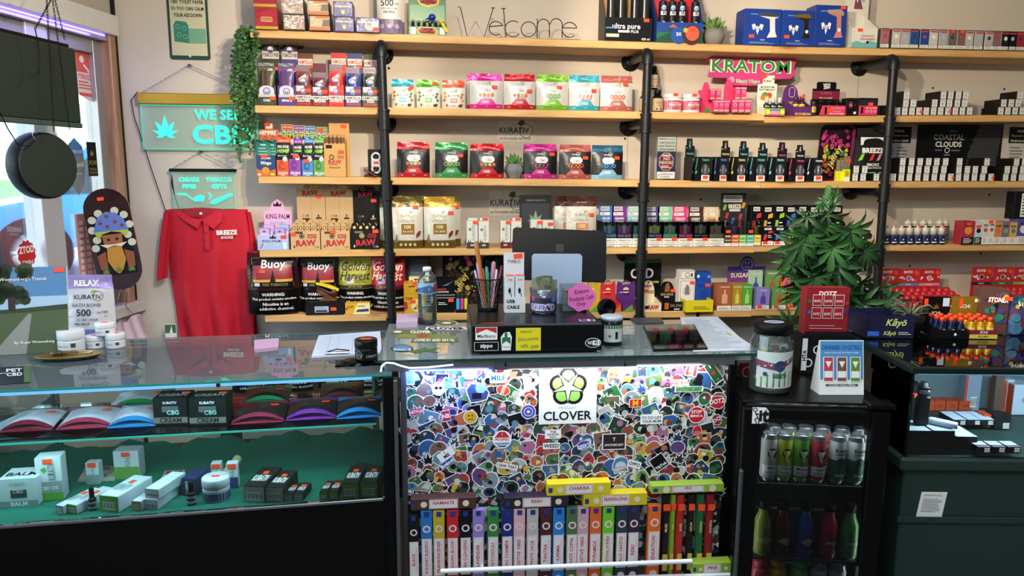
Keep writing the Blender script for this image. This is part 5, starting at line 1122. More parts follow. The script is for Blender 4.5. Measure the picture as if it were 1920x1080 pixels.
# gold pouches
def treat(sq,ink,c):
 def fn(p):kurativ(p,.5,.64,1.0,M('#8a8a80',.5),.42);p.text('xTREATS',.48,.54,.05,M('#b0a898',.5),.5,.01);p.rect(.3,.28,.72,.48,sq);p.text('100',.5,.42,.07,M('#efe6c8',.5),.3,.01);p.text('THC BITES',.5,.33,.035,M('#efe6c8',.5),.34,.01);p.rect(0,0,1,.16,c,14,4);[p.disc(u,.08,.05,M('#cfc090',.5))for u in(.28,.43,.58,.73)];p.poly([(.78,.2),(.9,.26),(.94,.34),(.86,.34),(.78,.28)],M('#7a2f22',.5));p.poly([(.08,.16),(.14,.3),(.18,.16)],M('#7a6a3a',.5));p.text('EASY TEAR BAG',.5,.88,.02,WHITE,.5,0)
 return fn
GO=M('#a8842c',.3,.7);g='gold-trimmed edible pouches'
tf=treat(GO,None,M('#6e5a24',.35,.4))
K(where(3,735,793,369,.012),'white edible pouch with olive gold seal, front of shelf','#6a5a22','#d5cfc0',tf,.05,group=g,sticker_at=(.77,.8))
K(where(3,742,799,368,.07),'white edible pouch with olive gold seal, standing behind','#5e5020','#d5cfc0',tf,.05,group=g)
K(where(3,795,854,369,.012),'white edible pouch with bright gold seal, front of shelf','#c79a2c','#d5cfc0',tf,.05,group=g,sticker_at=(.86,.69))
K(where(3,806,864,369,.07),'white edible pouch with bright gold seal, standing behind','#8a6c24','#d5cfc0',tf,.05,group=g,sticker_at=(.88,.8))
K(where(3,712,738,370,.03),'white edible pouch half hidden left of the left pipe','#5e5020','#d5cfc0',tf,.04,group=g)
# tincture cartons
def tinc(c,mg,st=None):
 m=M(c,.5)
 def fn(p):p.text('KURATIV',.62,.58,.28,M('#77797a',.5),.56,0,0,90);p.poly([(.15,.72),(.3,.76),(.42,.72),(.38,.64),(.22,.66)],M('#4f8a34',.5));p.rect(0,0,1,.22,m);p.text(mg,.5,.12,.07,WHITE,.8,.02);p.poly([(.1,.22),(.18,.36),(.22,.22)],m);p.poly([(.26,.22),(.36,.32),(.38,.22)],m)
 return fn
WB=M('#dcdad0',.6)
for k,(x0,x1,yt,c,mg,nm,st,s_)in enumerate(((875,896,414,'#3a3428','300','olive base marked three hundred',.0,(.8,.95)),(897,917,415,'#3a3428','600','olive base marked six hundred',.0,None),(938,957,414,'#5e1420','300','maroon base marked three hundred',.0,(.8,.95)),(958,978,415,'#6e1a26','600','maroon base behind the screen edge',.0,None),(995,1016,412,'#2f5a3a','300','green tint behind the screen, left',.0,(.8,.92)),(1017,1038,413,'#3a6a2f','600','green tint behind the screen, right',.0,(.7,.88)),(877,896,409,'#3a3428','300','olive base, left in second rank',.06,None),(899,917,409,'#3a3428','600','olive base, right in second rank',.06,(.6,.97)),(960,978,409,'#6e1a26','600','maroon base in the second rank',.06,(.6,.97)))):
 C(where(3,x0,x1,yt,st),'white tincture carton with leaf logo, %s'%nm,WB,tinc(c,mg),.045,group='tincture cartons',sticker_at=s_)
# book
pl=where(3,975,1033,366,.09);t=T('book','black MARTIN BOOTH book with a green leaf on the cover','book',pl[0]);w,h=pl[1],pl[2]
b=B();b.box(-w/2,w/2,0,.002,0,h,M('#24262a',.4));b.box(-w/2,w/2,.026,.028,0,h,M('#24262a',.4));b.box(-w/2,-w/2+.002,.002,.026,0,h,M('#24262a',.4));b.build('cover',t)
b=B();b.box(-w/2+.003,w/2-.003,.002,.026,.003,h-.003,PAPER);b.build('page_block',t)
p=P(w,h,y=-.0003);p.text('MARTIN BOOTH',.5,.9,.035,M('#a8aaa8',.5),.8,0);p.rect(.05,.3,.95,.84,M('#35383a',.5));leafpoly(p,.5,.45,.42,M('#8aa884',.5));p.build('print',t)
# brown pouches
br=treat(M('#d08a5a',.4),None,M('#4a2a20',.4));g='brown-sealed edible pouches'
K(where(3,1063,1120,368,.012),'white edible pouch with chocolate brown seal, in front','#4f2a20','#d5cfc0',br,.05,group=g,sticker_at=(.82,.64));K(where(3,1041,1092,368,.07),'white edible pouch with chocolate brown seal, behind','#4f2a20','#d5cfc0',br,.05,group=g)
# BREEZE disposable vapes in clear tubs
VC=[('#3d74c0','blue','BLUE','#4a86d8'),('#7a2f96','purple','GRAPE','#9a48b8'),('#8fc2cc','pale teal','ICE','#5fa8b8'),('#4a3f92','violet','BERRY','#c8b858'),('#7fc8a4','mint','MINT','#6fb894'),('#e23a86','pink','PEACH','#c83a8a'),('#4a2226','dark brown','CHERRY','#8a8480'),('#e2c8a0','cream','CREAM','#c8ac7c')]
def bx(v):return 1100+v/5.05
CT=GLASS('#dfe6e6',.02,'tub',1.0)
def vape(loc,h,c,lab,grp='disposable vapes in clear tubs',cap=BLACK):
 t=T('disposable_vape',lab,'vape',loc,0,grp);b=B();b.box(-.0088,.0088,0,.014,0,h*.68,M(c,.3,.2),.004);b.build('body',t);b=B();b.box(-.0072,.0072,.001,.013,h*.68,h,cap,.004);b.build('mouthpiece',t)
xs=[(150,287),(287,430),(432,575),(577,717),(720,863),(866,1008),(1010,1155),(1157,1300)];hx=[115,240,385,550,672,815,963,1108]
for k,((a,c),(col,nm,fl,vc))in enumerate(zip(xs,VC)):
 pl=where(3,bx(a),bx(c),447,-.004);w,h=pl[1],pl[2];t=T('vape_tub','%s BREEZE vape tub with two vapes and %s header'%(nm,nm),'display box',pl[0],0,'BREEZE vape tubs');m=M(col,.5);d=.13
 b=B();b.box(-w/2+.0008,w/2-.0008,0,d,0,h,M('#e6e2da',.6),.001);b.build('tray',t)
 p=P(w,h,y=-.0003);p.text('WARNING: This',.5,.78,.16,INK,.8,.02);p.text('product contains',.5,.55,.14,INK,.85,.01);p.text('nicotine. Nicotine is',.5,.34,.14,INK,.85,.01);p.text('an addictive',.5,.14,.14,INK,.6,.01);p.build('print',t)
 if k in(3,4,5,6):stk(t,p,.75,.9)
 hv=atY(1200,414,YF).z-atY(1200,461,YF).z
 b=B();e=.001;z1=hv
 b.box(-w/2+.001,w/2-.001,0,e,h,z1,CT);b.box(-w/2+.001,-w/2+.002,e,d,h,z1,CT);b.box(w/2-.002,w/2-.001,e,d,h,z1,CT);b.box(-w/2+.001,w/2-.001,0,d,z1,z1+e,CT);b.build('clear_cover',t)
 b=B();b.box(-w/2+.003,w/2-.003,.004,.03,h,h+.022,m);b.build('insert',t);p=P(w*.94,.022,lambda x,z,e:(x,.0036-e,h+z));p.text('BREEZE',.26,.6,.3,WHITE,.4,.03);p.text('BREEZE',.74,.6,.3,WHITE,.4,.03);p.build('insert_print',t);b=B();b.box(-w/2+.003,w/2-.003,.031,.033,h,z1-.002,M('#9a9da0',.6));b.build('lit_backing',t)  # added grey backing stands in for the lit inside of the tub
 for q in(-1,1):vape(pl[0]+Vector((q*w*.24,.010,h+.0225)),z1-h-.026,vc,'%s vape in the %s tub, %s one'%(nm,nm,'left' if q<0 else 'right'),cap=BLACK)
 x0,x1=atY(bx(hx[k]),400,YF+d).x-pl[0].x,atY(bx(hx[k]+138),400,YF+d).x-pl[0].x;zt_=atY(1200,386+.3*k,YF+d).z-pl[0].z;w2=x1-x0;zb_=z1*.8
 b=B();b.box(x0,x1,d+.001,d+.003,0,zt_,m);b.build('header_card',t);p=P(w2,zt_,lambda x,z,e:((x0+x1)/2+x,d+.0007-e,z));p.rect(.12,.88,.7,.985,M('#e9e4dc',.5));p.text('BREEZE',.41,.935,.06,m,.5,.03);p.rect(.08,.76,.75,.84,M('#e9e4dc',.5));p.text('PRO',.3,.8,.04,INK,.2,.01);p.text(fl,.5,.68,.06,WHITE if col!='#e2c8a0' else M('#b8702a',.5),.6,.03);p.disc(.12,.56,.08,M('#dfd8ec',.5));p.rect(.45,.52,.9,.6,M('#e9e4dc',.5));p.build('header_print',t)
sing=[(1303,1370,'#5a3c2c','brown','#55484a',BLACK),(1373,1442,'#e2603a','orange','#8a7ad0',M('#2c55b8',.3)),(1445,1512,'#7fc05a','green','#c05a7a',M('#2c55a8',.3)),(1515,1583,'#4fb8b0','teal','#4a4a52',M('#4c4f58',.3)),(1585,1652,'#e6b81e','yellow','#c8c83a',BLACK)]
for k,(a,c,col,nm,vc,cp)in enumerate(sing):
 pl=where(3,bx(a),bx(c),447,-.004);w,h=pl[1],pl[2];t=T('vape_tub','single-vape clear tub with %s band beside the pairs'%nm,'display box',pl[0],0,'single vape tubs');d=.05
 b=B();b.box(-w/2+.0008,w/2-.0008,0,d,0,h*.4,M('#e6e2da',.6),.001);b.build('tray',t);b=B();b.box(-w/2+.001,w/2-.001,.0,d,h*.4,h+.018,M(col,.5),.001);b.build('carton',t)
 p=P(w,h+.018,y=-.0004);p.text('BREEZE',.5,.86,.1,WHITE,.8,.03);p.rect(.1,.5,.9,.56,M('#efe6d8',.5));p.lines(.15,.85,.6,.72,2,INK,.3);p.build('print',t)
 hv=atY(1200,415,YF).z-pl[0].z;b=B();b.box(-w/2+.001,w/2-.001,0,.001,h+.018,hv,CT);b.box(-w/2+.001,w/2-.001,0,d,hv,hv+.001,CT);b.build('clear_cover',t)
 vape(pl[0]+Vector((0,.012,h+.0185)),hv-h-.022,vc,'vape standing in the %s single tub'%nm,'vapes in single tubs',cp)
 if k in(0,3):sticker(t,0,h+.034,-.0015)
# black BREEZE sign and dark boxed vapes
pl=where(3,1350,1397,362,.13);w,h=pl[1],pl[2];t=T('sign_holder','dark BREEZE sign in acrylic stand behind the vape tubs','sign',pl[0]);b=B();b.box(-w/2,w/2,0,.004,0,h,M('#2b2b2c',.3));b.build('board',t);p=P(w,h,y=-.0003);p.rect(.1,.82,.85,.96,M('#bdbbb8',.5));p.lines(.16,.8,.84,.94,3,INK,.35);p.text('BREEZE',.56,.74,.08,WHITE,.5,.04);p.rect(.35,.64,.78,.69,M('#cfcfcf',.5))
for u,v,c in((.16,.72,'#7fb83a'),(.9,.76,'#c8a83a'),(.26,.56,'#b83a34'),(.8,.54,'#b83a4a'),(.5,.46,'#4a6ab8'),(.2,.4,'#8a8a90'),(.78,.38,'#a83a3a')):p.poly([(u-.08,v-.05),(u+.03,v-.06),(u+.09,v+.05),(u-.02,v+.06)],M(c,.35))
p.build('print',t)
cc_=[('#c8324a','red'),('#d8a03a','amber'),('#8fc83a','lime'),('#3a6ad0','blue'),('#b8d83a','chartreuse'),('#3a8ad0','sky'),('#d0c83a','yellow')]
def dkv(c):
 m=M(c,.4)
 return lambda p:(p.rect(.2,.86,.8,.97,WHITE),p.text('BREEZE',.5,.915,.06,INK,.5,.03),p.poly([(.1,.3),(.38,.3),(.45,.62),(.2,.62)],m),p.poly([(.5,.66),(.95,.7),(.95,.82),(.55,.78)],m),p.rect(.5,.08,.95,.28,m),p.lines(.5,.9,.4,.6,2,WHITE,.3))
for k in range(8):
 x0=1407+21.5*k;c,nm=cc_[k%7]
 C(where(3,x0,x0+20.5,385+(k%2),.12),'black boxed vape with %s device, %s in the rear rank'%(nm,ORD(k)),BKC,dkv(c),.05,group='black boxed vapes')
for k in range(5):
 x0=1428.5+22.5*k;c,nm=cc_[(k+(0,2,4,5,6)[k])%7]
 def f(p,c=c):dkv(c)(p);p.rect(0,0,1,.22,PAPER);p.text('WARNING',.5,.12,.06,INK,.6,.02)
 C(where(3,x0,x0+21.5,426,.0),'black boxed vape with white base, front rank %s'%ORD(k),BKC,f,.05,group='black boxed vapes',sticker_at=(.3,.15))
# dropper bottles
NVY=M('#16204e',.35);CL=M('#cfc9bc',.3)
for k in range(8):
 x0=1657+15.0*k;pl=where(3,x0,x0+14.6,428,.0)
 tt=BOT(pl[0]+Vector((0,pl[1]/2,0)),'navy-labelled e-liquid bottle, front row, %s from the pipe'%ORD(k),pl[1]/2,pl[2],M('#232a50',.3),CL,(NVY,lambda p:(p.disc(.5,.32,.05,WHITE),p.rect(.3,.12,.7,.18,WHITE))),'straight',group='e-liquid bottles',cap=.4,labz=(.03,.5))
 b=B();b.lathe([(pl[1]*.25,0),(pl[1]*.12,.01),(pl[1]*.05,.014),(0,.0142)],CL,10);b.build('dropper_tip',tt,(0,0,pl[2]))
 if k in(0,1,4,6,7):sticker(tt,.002,pl[2]+.006,-.004,.022,.013,20)
for k in range(6):
 x0=(1699,1712,1727.5,1740,1758,1769)[k];pl=where(3,x0,x0+13.5,414,.09 if k%2==0 else.11);r_=pl[1]/2
 tt=T('dropper_bottle','tall translucent dropper bottle in back row, %s from left'%ORD(k),'bottle',pl[0]+Vector((0,r_,0)),0,'tall dropper bottles');b=B();b.lathe([(r_*.95,0),(r_,.003),(r_,pl[2]*.8),(r_*.6,pl[2]*.84)],M('#b9b2a4',.35),14);b.build('body',tt);b=B();b.lathe([(r_*.9,pl[2]*.82),(r_*.85,pl[2]*.94),(r_*.35,pl[2]*1.0),(r_*.2,pl[2]*1.06),(0,pl[2]*1.06)],CL,14);b.build('cap',tt);wrap(tt,r_,pl[2],M('#8a8478',.6),lambda p:(p.rect(0,.7,1,.76,INK,8),p.lines(.25,.75,.3,.65,4,INK,.4)),(.1,.76))
bxs=[(1803,1827,415,'#a82a3c','maroon and orange fruit','#e08a3a','dark'),(1827.5,1841,416,'#b9d0d6','ice blue','#16181c','dark'),(1841.5,1853,414,'#d9cfc8','white and red','#c23a44','light'),(1853.5,1864,413,'#ded6d0','white and magenta','#b83a6a','light'),(1864.5,1878,416,'#c88a5a','peach','#d8643a','light'),(1878.5,1892,416,'#7a6a8a','purple and green','#7fae4a','light'),(1892.5,1906,417,'#d8a83a','yellow and blue','#3a7ab0','light'),(1906.5,1931,411,'#4a4a9a','blue and white','#dedce6','light')]
for k,(x0,x1,yt,c,nm,c2,st)in enumerate(bxs):
 def f(p,c=c,c2=c2,st=st):p.rect(0,.34,1,1,M(c,.45));p.disc(.5,.62,.3,M(c2,.45));p.text('VAPE' if False else 'PUFF',.5,.82,.1,INK,.7,.04);p.rect(.0,.02,1,.33,INK if st=='dark' else PAPER);p.lines(.15,.85,.06,.3,4,WHITE if st=='dark' else LINE,.35)
 C(where(3,x0,x1,yt,-.004),'small %s vape box near the right edge'%nm,M(c,.5),f,.06,group='colourful vape boxes',sticker_at={0:(.5,.9),1:(.4,.8),3:(.2,.95)}.get(k))
pl=where(3,1899,1940,360,.02,None);q=where(3,1906,1931,411,.02);z0=q[0].z+q[2]
C((Vector((pl[0].x,pl[0].y,z0+.001)),pl[1],pl[0].z+pl[2]-z0),'black and white warning box stacked at the right edge',BKC,lambda p:(p.rect(.3,.08,1,.95,PAPER),p.lines(.36,.95,.12,.9,7,INK,.4)),.06)
# ================================================================ bottom shelf
def warnp(p,v1=.40,sh=0):
 p.rect(0,0.02,1,v1,M('#0b0b0d',.25),14,6);[p.text(s_,.5+.02*k,v1-.075-.075*k,.05,WHITE,(.5,.98,.6,.9)[k],.02)for k,s_ in enumerate(('WARNING:','This product contains nicotine.','Nicotine is an','addictive chemical.'))]
def buoy(p):
 p.trap(.42,.06,.94,.9,.06,.94,M('#120c0e',.25),12,8);p.trap(.5,.1,.9,.78,.12,.88,M('#8e1f30',.3),12,6);p.frame(.08,.44,.92,.9,.012,M('#8a7a4a',.35,.5));p.trap(.52,.12,.88,.56,.1,.9,M('#c8a23a',.4),10,1);p.poly([(.44,.52),(.56,.52),(.53,.6),(.5,.72),(.47,.6)],INK);p.text('Buoy',.52,.78,.17,M('#d6dbe2',.4),.7,.02,.1);p.trap(.44,.1,.9,.52,.1,.9,M('#15100f',.3),12,2);p.text('PIPE TOBACCO',.55,.48,.04,M('#a8946a',.4),.5,0);p.rect(.14,.46,.24,.51,M('#c8ccd8',.5));warnp(p)
def golden(c,c2,name='Golden'):
 def fn(p):p.text('Golden',.52,.78,.15,M('#2a2410',.4)if c2 else M('#f0dcb8',.4),.85,.012,.35);p.text('Harvest',.5,.62,.15,M('#2a2410',.4)if c2 else M('#f0dcb8',.4),.9,.012,.35);p.rect(.26,.49,.46,.57,M('#c9cbdc',.5));p.rect(.26,.53,.36,.57,M('#34407c',.5));p.lines(.52,.85,.5,.55,2,M('#5a5030',.5),.4);p.trap(.41,0,1,.46,0,1,M('#2f2a14' if c2 else '#5a0f1c',.3),12,2);p.text('NET WT. 16 OZ',.5,.435,.025,M('#c8b86a',.4),.4,.01);warnp(p,.40)
 return fn
g='large tobacco bags on the bottom shelf'
pl=where(4,462,556,474,-.01);K((pl[0]+Vector((0,0,.004)),pl[1],pl[2]),'large red and black Buoy tobacco bag leaning off the shelf end','#5c1424','#3a0f18',buoy,.08,group=g,rz=R(8),sticker_at=(.3,.69),foil=.22,bump=.2,topr=.92)
K(where(4,557,634,478,.05),'large red and black Buoy tobacco bag behind the pipe stand','#16161a','#141218',buoy,.07,group=g,foil=.22,topr=.93)
K(where(4,634,697,476,.06),'large yellow-green Golden Harvest tobacco bag','#7c7c34','#a8a23a',golden('#a8a23a',True),.07,group=g,foil=.3,topr=.93)
K(where(4,694,760,477,.04),'large crimson Golden Harvest tobacco bag behind the left pipe','#7c1426','#ac1c3a',golden('#a01c38',False),.09,group=g,foil=.25,rz=R(-10),topr=.93,sticker_at=(.82,.95))
# pipe on a stand, on its box
pl=where(4,573,645,567,-.005);w,h=pl[1],pl[2]
C(pl,'flat black gift box carrying the tobacco pipe stand',M('#141519',.45),lambda p:(p.rect(.23,.2,.6,.7,M('#9fb0c4',.5)),p.lines(.26,.56,.45,.66,2,LINE,.3),p.rect(.26,.25,.56,.38,INK)),.10,sticker_at=(.73,.47),name='gift_box')
t=T('tobacco_pipe','brown tobacco pipe with yellow price flag on a wooden stand','pipe',pl[0]+Vector((.012,.045,h+.0012)));PW=WOOD('#7a4a2a','#4f2c18',0,'walnut',.4,False)
b=B();b.box(-.04,.04,-.02,.02,0,.008,PW,.002);b.build('stand_base',t);b=B();b.prism([(-.055,.05),(-.045,.065),(.035,.02),(.03,.008),(-.01,.008)],-.006,.006,PW);b.build('stand_rest',t)
b=B();b.lathe([(.008,0),(.014,.006),(.0165,.02),(.014,.036),(.011,.036),(.010,.02),(0,.019)],M('#4a2618',.25),14,(.028,-.004,.018));b.tube([(.022,-.004,.028),(0,-.004,.04),(-.03,-.004,.056),(-.05,-.004,.064)],[.009,.007,.005,.004],M('#2a1712',.25),10);b.build('bowl_and_stem',t)
b=B();b.prism([(-.05,.078),(-.02,.07),(.05,.045),(.052,.058),(.02,.074),(-.03,.088),(-.055,.088)],-.014,-.008,M('#e2c31e',.45));b.build('yellow_flag',t)
# TOP papers
YT=M('#d9a41c',.5);YL2=M('#e8dc9a',.5)
def topf(p):p.rect(0,0,1,1,YT);p.poly([(.3,0),(1,0),(1,1),(.5,1)],YL2);p.text('TOP',.2,.66,.22,INK,.26,.03);p.poly([(.42,.2),(.95,.25),(.95,.5),(.5,.42)],M('#2a2f7c',.5));p.lines(.5,.9,.66,.8,1,INK,.4);p.disc(.06,.5,.05,RED)
C(where(4,647,694,568,.0),'long yellow TOP cigarette machine box between tobacco bags',YT,topf,.04)
def top2(p):p.text('TOP',.22,.78,.14,INK,.34,.03);p.disc(.62,.42,.3,YL2);p.poly([(.4,.22),(.95,.24),(.98,.36),(.5,.34)],M('#2a2f7c',.5));p.poly([(0,.1),(.18,.3),(.14,.6),(0,.62)],M('#b8322a',.5));p.disc(.66,.36,.14,M('#e0a82a',.5))
z=where(4,757,800,551,.005);C(z,'yellow TOP rolling machine box, lower of the stack',YT,top2,.08,sticker_at=(.4,.62));q=where(4,757,800,531,.005,z[0].z+z[2]+.0008);C(q,'yellow TOP rolling machine box, upper of the stack',YT,lambda p:(p.poly([(.5,.2),(.98,.1),(.98,.5),(.55,.45)],M('#2a2f7c',.5)),p.lines(.2,.6,.6,.8,1,INK,.4)),.08,sticker_at=(.5,.95))
q2=where(4,767,805,519,.06,z[0].z);C(q2,'pale yellow TOP box standing behind the stack',YL2,lambda p:(p.text('TOP',.55,.88,.16,INK,.6,.03),p.disc(.12,.88,.08,RED)),.03)
# dark frame, black machine boxes, lighters, graffiti tray
t=T('framed_picture','dark blue angular frame leaning behind the yellow boxes','frame',where(4,765,806,482,.12)[0],rot=(R(-8),0,0));w,h=where(4,765,806,482,.12)[1:];b=B();NB=M('#1c2236',.4)
for bx_ in((-w/2,w/2,0,.012),(-w/2,w/2,h-.012,h)):b.box(bx_[0],bx_[1],0,.008,bx_[2],bx_[3],NB)
b.box(-w/2,-w/2+.012,0,.008,.012,h-.012,NB);b.box(w/2-.012,w/2,0,.008,.012,h-.012,NB);b.build('frame',t);b=B();b.box(-w/2+.012,w/2-.012,.003,.006,.012,h-.012,M('#5f7088',.4));b.build('picture',t)
def mach(p):p.poly([(.3,.78),(.7,.86),(.95,.94),(.6,.8)],M('#8a8c90',.4));p.text('CIGARETTE',.3,.68,.06,M('#c8443a',.5),.5,.02);p.text('ROLLING MACHINE',.36,.61,.05,WHITE,.62,.02);p.rect(0,.42,1,.45,GREY);p.rect(0,.5,1,.53,GREY);p.lines(.1,.6,.22,.32,2,WHITE,.35)
C(where(4,818,853,521,.02),'black rolling machine box behind the water bottle',BKC,mach,.05,sticker_at=(.78,.36));C(where(4,796,817,530,.03),'black rolling machine box half hidden by the water bottle',BKC,mach,.05)
pl=where(4,855,878,548,.01);w,h=pl[1],pl[2];t=T('lighter_tray','black counter tray of lighters beside the pen cup','tray',pl[0]);b=B();b.box(-w/2,w/2,0,.05,0,.012,BKC,.001);b.box(-w/2,w/2,.046,.05,.012,h*.9,BKC);b.build('tray',t)
for k,(c,nm)in enumerate((('#3fb0e0','sky blue'),('#e03a92','hot pink'),('#c8d83a','lime'))):
 tt=T('lighter','%s lighter in the black tray'%nm,'lighter',pl[0]+Vector(((-.33+.33*k)*w,.012,.0125)),0,'lighters in tray');b=B();b.box(-.008,.008,0,.012,0,.055,M(c,.35),.003);b.build('body',tt);b=B();b.box(-.0075,.0075,.001,.011,.055,.078,CHROME,.002);b.build('hood',tt)
pl=where(4,830,902,471,.13);artray('t','graffiti rolling tray leaning at the back of the bottom shelf',pl[0]+Vector((0,.03,.002)),pl[1],pl[2],11,['#2a2622','#5a2a3a','#b8a85a','#3a2a22','#8a7a4a','#c85a8a'],'Jeffrey',68,6)
pl=where(4,905,962,478,.13);artray('t','dark green oval rolling tray behind the pen cup',pl[0]+Vector((0,.03,.002)),pl[1],pl[2],12,['#1c3a34','#24483f','#1a2a2c'],None,0,6)
# juicy roll displays
def juicy(px0,px1,col,nm,fl):
 m=M(col,.45)
 def hd(p):p.text('JUICY',.5,.86,.13,INK,.9,.06);p.text('JUICY',.5,.86,.11,M('#e8e2a0',.5),.85,.02);p.disc(.5,.62,.16,M('#f0d0a8',.5));p.rect(.2,.56,.8,.63,m);p.text(fl,.5,.48,.06,INK,.4,.03);p.lines(.15,.85,.52,.57,1,WHITE,.4)
 t,loc,w,h,hh,d=DISP(4,px0,px1,571,524,'%s JUICY roll display with crown header'%nm,m,lambda p:(p.poly([(0,0),(.5,1),(.6,0)],M('#6aa03a',.5)),p.poly([(.5,0),(.9,.9),(1,0)],M('#d8703a',.5))),hfn=hd,d=.12,set_=.0,wall=.08,group='JUICY roll displays',inside=m,hshape=[(0,0),(1,0),(1,.78),(.95,.95),(.75,.9),(.5,1),(.25,.9),(.05,.95),(0,.78)])
 C((loc+Vector((0,.03,.003)),w*.8,.018),'flat %s JUICY roll packet lying in its tray'%nm,m,None,.07)
for a in((1086,1103,'#d8742a','orange','JONES'),(1105,1135,'#d6b01e','yellow','JONES'),(1136,1165,'#cf2f33','red','JONES'),(1167,1203,'#5a2a78','purple','GRAPE')):juicy(*a)
# CBD poster bag
def cbdp(p):p.rect(0,.92,1,1,M('#1f6b44',.5));p.text('CBD',.48,.7,.22,M('#d2d4d6',.35),.62,.03);p.text('dummies',.78,.52,.06,M('#c8d83a',.5),.34,.02,.2)
pl=where(4,1170,1239,486,.15);t=T('shelf_poster','black CBD card standing behind the middle pipe','sign',pl[0]);b=B();b.box(-pl[1]/2,pl[1]/2,0,.004,0,pl[2],BKC);b.build('card',t);p=P(pl[1],pl[2],y=-.0003);cbdp(p);p.build('print',t)
# RAW / zig-zag boxes
def rh(p):p.text('RAW',.5,.78,.1,M('#a8242a',.5),.7,.04);p.rect(.5,.5,.95,.62,M('#a88a5a',.6));p.disc(.5,.93,.1,M('#8a7448',.6))
DISP(4,1203,1240,569,525,'cream RAW paper display with rounded header',M('#e2d7b8',.6),lambda p:(p.text('RAW',.6,.5,.6,M('#a8242a',.5),.55,.05),p.disc(.25,.5,.1,INK)),hfn=rh,d=.11,wall=.15,hx=(1203,1227),hshape=dome(0,1,0,1.0),hst=(.3,.6))
DISP(4,1241,1281,566,527,'black ZIG-ZAG display with arched header',BKC,lambda p:(p.text('ZIG-ZAG',.65,.6,.3,M('#8a8a86',.4),.55,.02),p.text('KING',.7,.2,.2,WHITE,.25,.02),p.rect(.12,.2,.32,.9,M('#b8622a',.5))),hfn=lambda p:(p.disc(.5,.7,.22,M('#1a1a1c',.5)),p.poly([(.38,.6),(.44,.9),(.56,.95),(.66,.8),(.62,.6)],M('#8a5a2a',.5)),p.text('ZIG-ZAG',.5,.5,.09,M('#c8a86a',.4),.75,.02),p.text('KING',.5,.4,.06,WHITE,.3,.02)),d=.10,wall=.2,hx=(1232,1268),hshape=[(0,0),(1,0),(1,.62),(.86,.66)]+[(.5+.36*math.cos(math.pi*k/8),.66+.34*math.sin(math.pi*k/8))for k in range(1,8)]+[(.14,.66),(0,.62)],hst=(.82,.64))
WHB=M('#e0ddd8',.55)
C(where(4,1273,1303,524,.05),'tall white ZIG-ZAG paper box with portrait panel',WHB,lambda p:(p.frame(.06,.04,.94,.97,.02,INK),p.disc(.5,.62,.28,M('#c9c6c0',.5)),p.poly([(.35,.5),(.65,.5),(.6,.8),(.45,.85),(.36,.7)],M('#77767a',.5)),p.text('ZIG-ZAG',.5,.16,.08,INK,.7,.02)),.07,sticker_at=(.8,.9));q=where(4,1273,1303,524,.05);C((q[0]+Vector((0,.004,q[2]+.001)),q[1]*.95,atY(1288,508,q[0].y).z-q[0].z-q[2]),'white playing-card style box lying on the tall white one',WHB,lambda p:(p.frame(.04,.06,.96,.94,.02,INK),p.ring(.5,.5,.16,.03,INK),p.rect(.72,.3,.84,.7,DGREY)),.06)
BZ=M('#1648a8',.45);C(where(4,1304,1333,526,.05),'bright blue ZIG-ZAG paper box beside the white one',BZ,lambda p:(p.text('ZIG-ZAG',.5,.84,.1,M('#0e2a60',.5),.8,.02),p.disc(.5,.5,.28,M('#123a8c',.5)),p.text('ZIG',.5,.08,.1,WHITE,.4,.03)),.07,sticker_at=(.75,.85));q=where(4,1304,1333,526,.05);C((q[0]+Vector((.001,.004,q[2]+.001)),q[1]*.92,atY(1318,511,q[0].y).z-q[0].z-q[2]),'bright blue box stacked on the ZIG-ZAG one',BZ,lambda p:(p.disc(.1,.5,.1,WHITE),p.rect(.75,.3,.95,.6,M('#6a9ae0',.5))),.06)
t,loc,w,h,hh,d=DISP(4,1285,1337,563,None,'shallow yellow tray overhanging the shelf edge',M('#d6c81e',.5),lambda p:(p.lines(.3,.9,.2,.5,2,INK,.3)),d=.08,set_=-.03,inside=M('#dcd28c',.6))
for k in range(4):tt=T('cone_filter','short dark stick in the yellow tray, %s'%ORD(k),'stick',loc+Vector(((-.2+.12*k)*w,.03,.006)),R(40),'sticks in yellow tray');b=B();b.box(-.016,.016,-.002,.002,0,.004,M('#5a4a24',.6),.001);b.build('stick',tt)
t=T('shelf_clip','small black clip under the yellow tray','clip',(loc.x+.005,YF-.006,loc.z-.05));b=B();b.box(-.008,.008,0,.004,0,.048,BLACK,.001);b.build('clip',t)
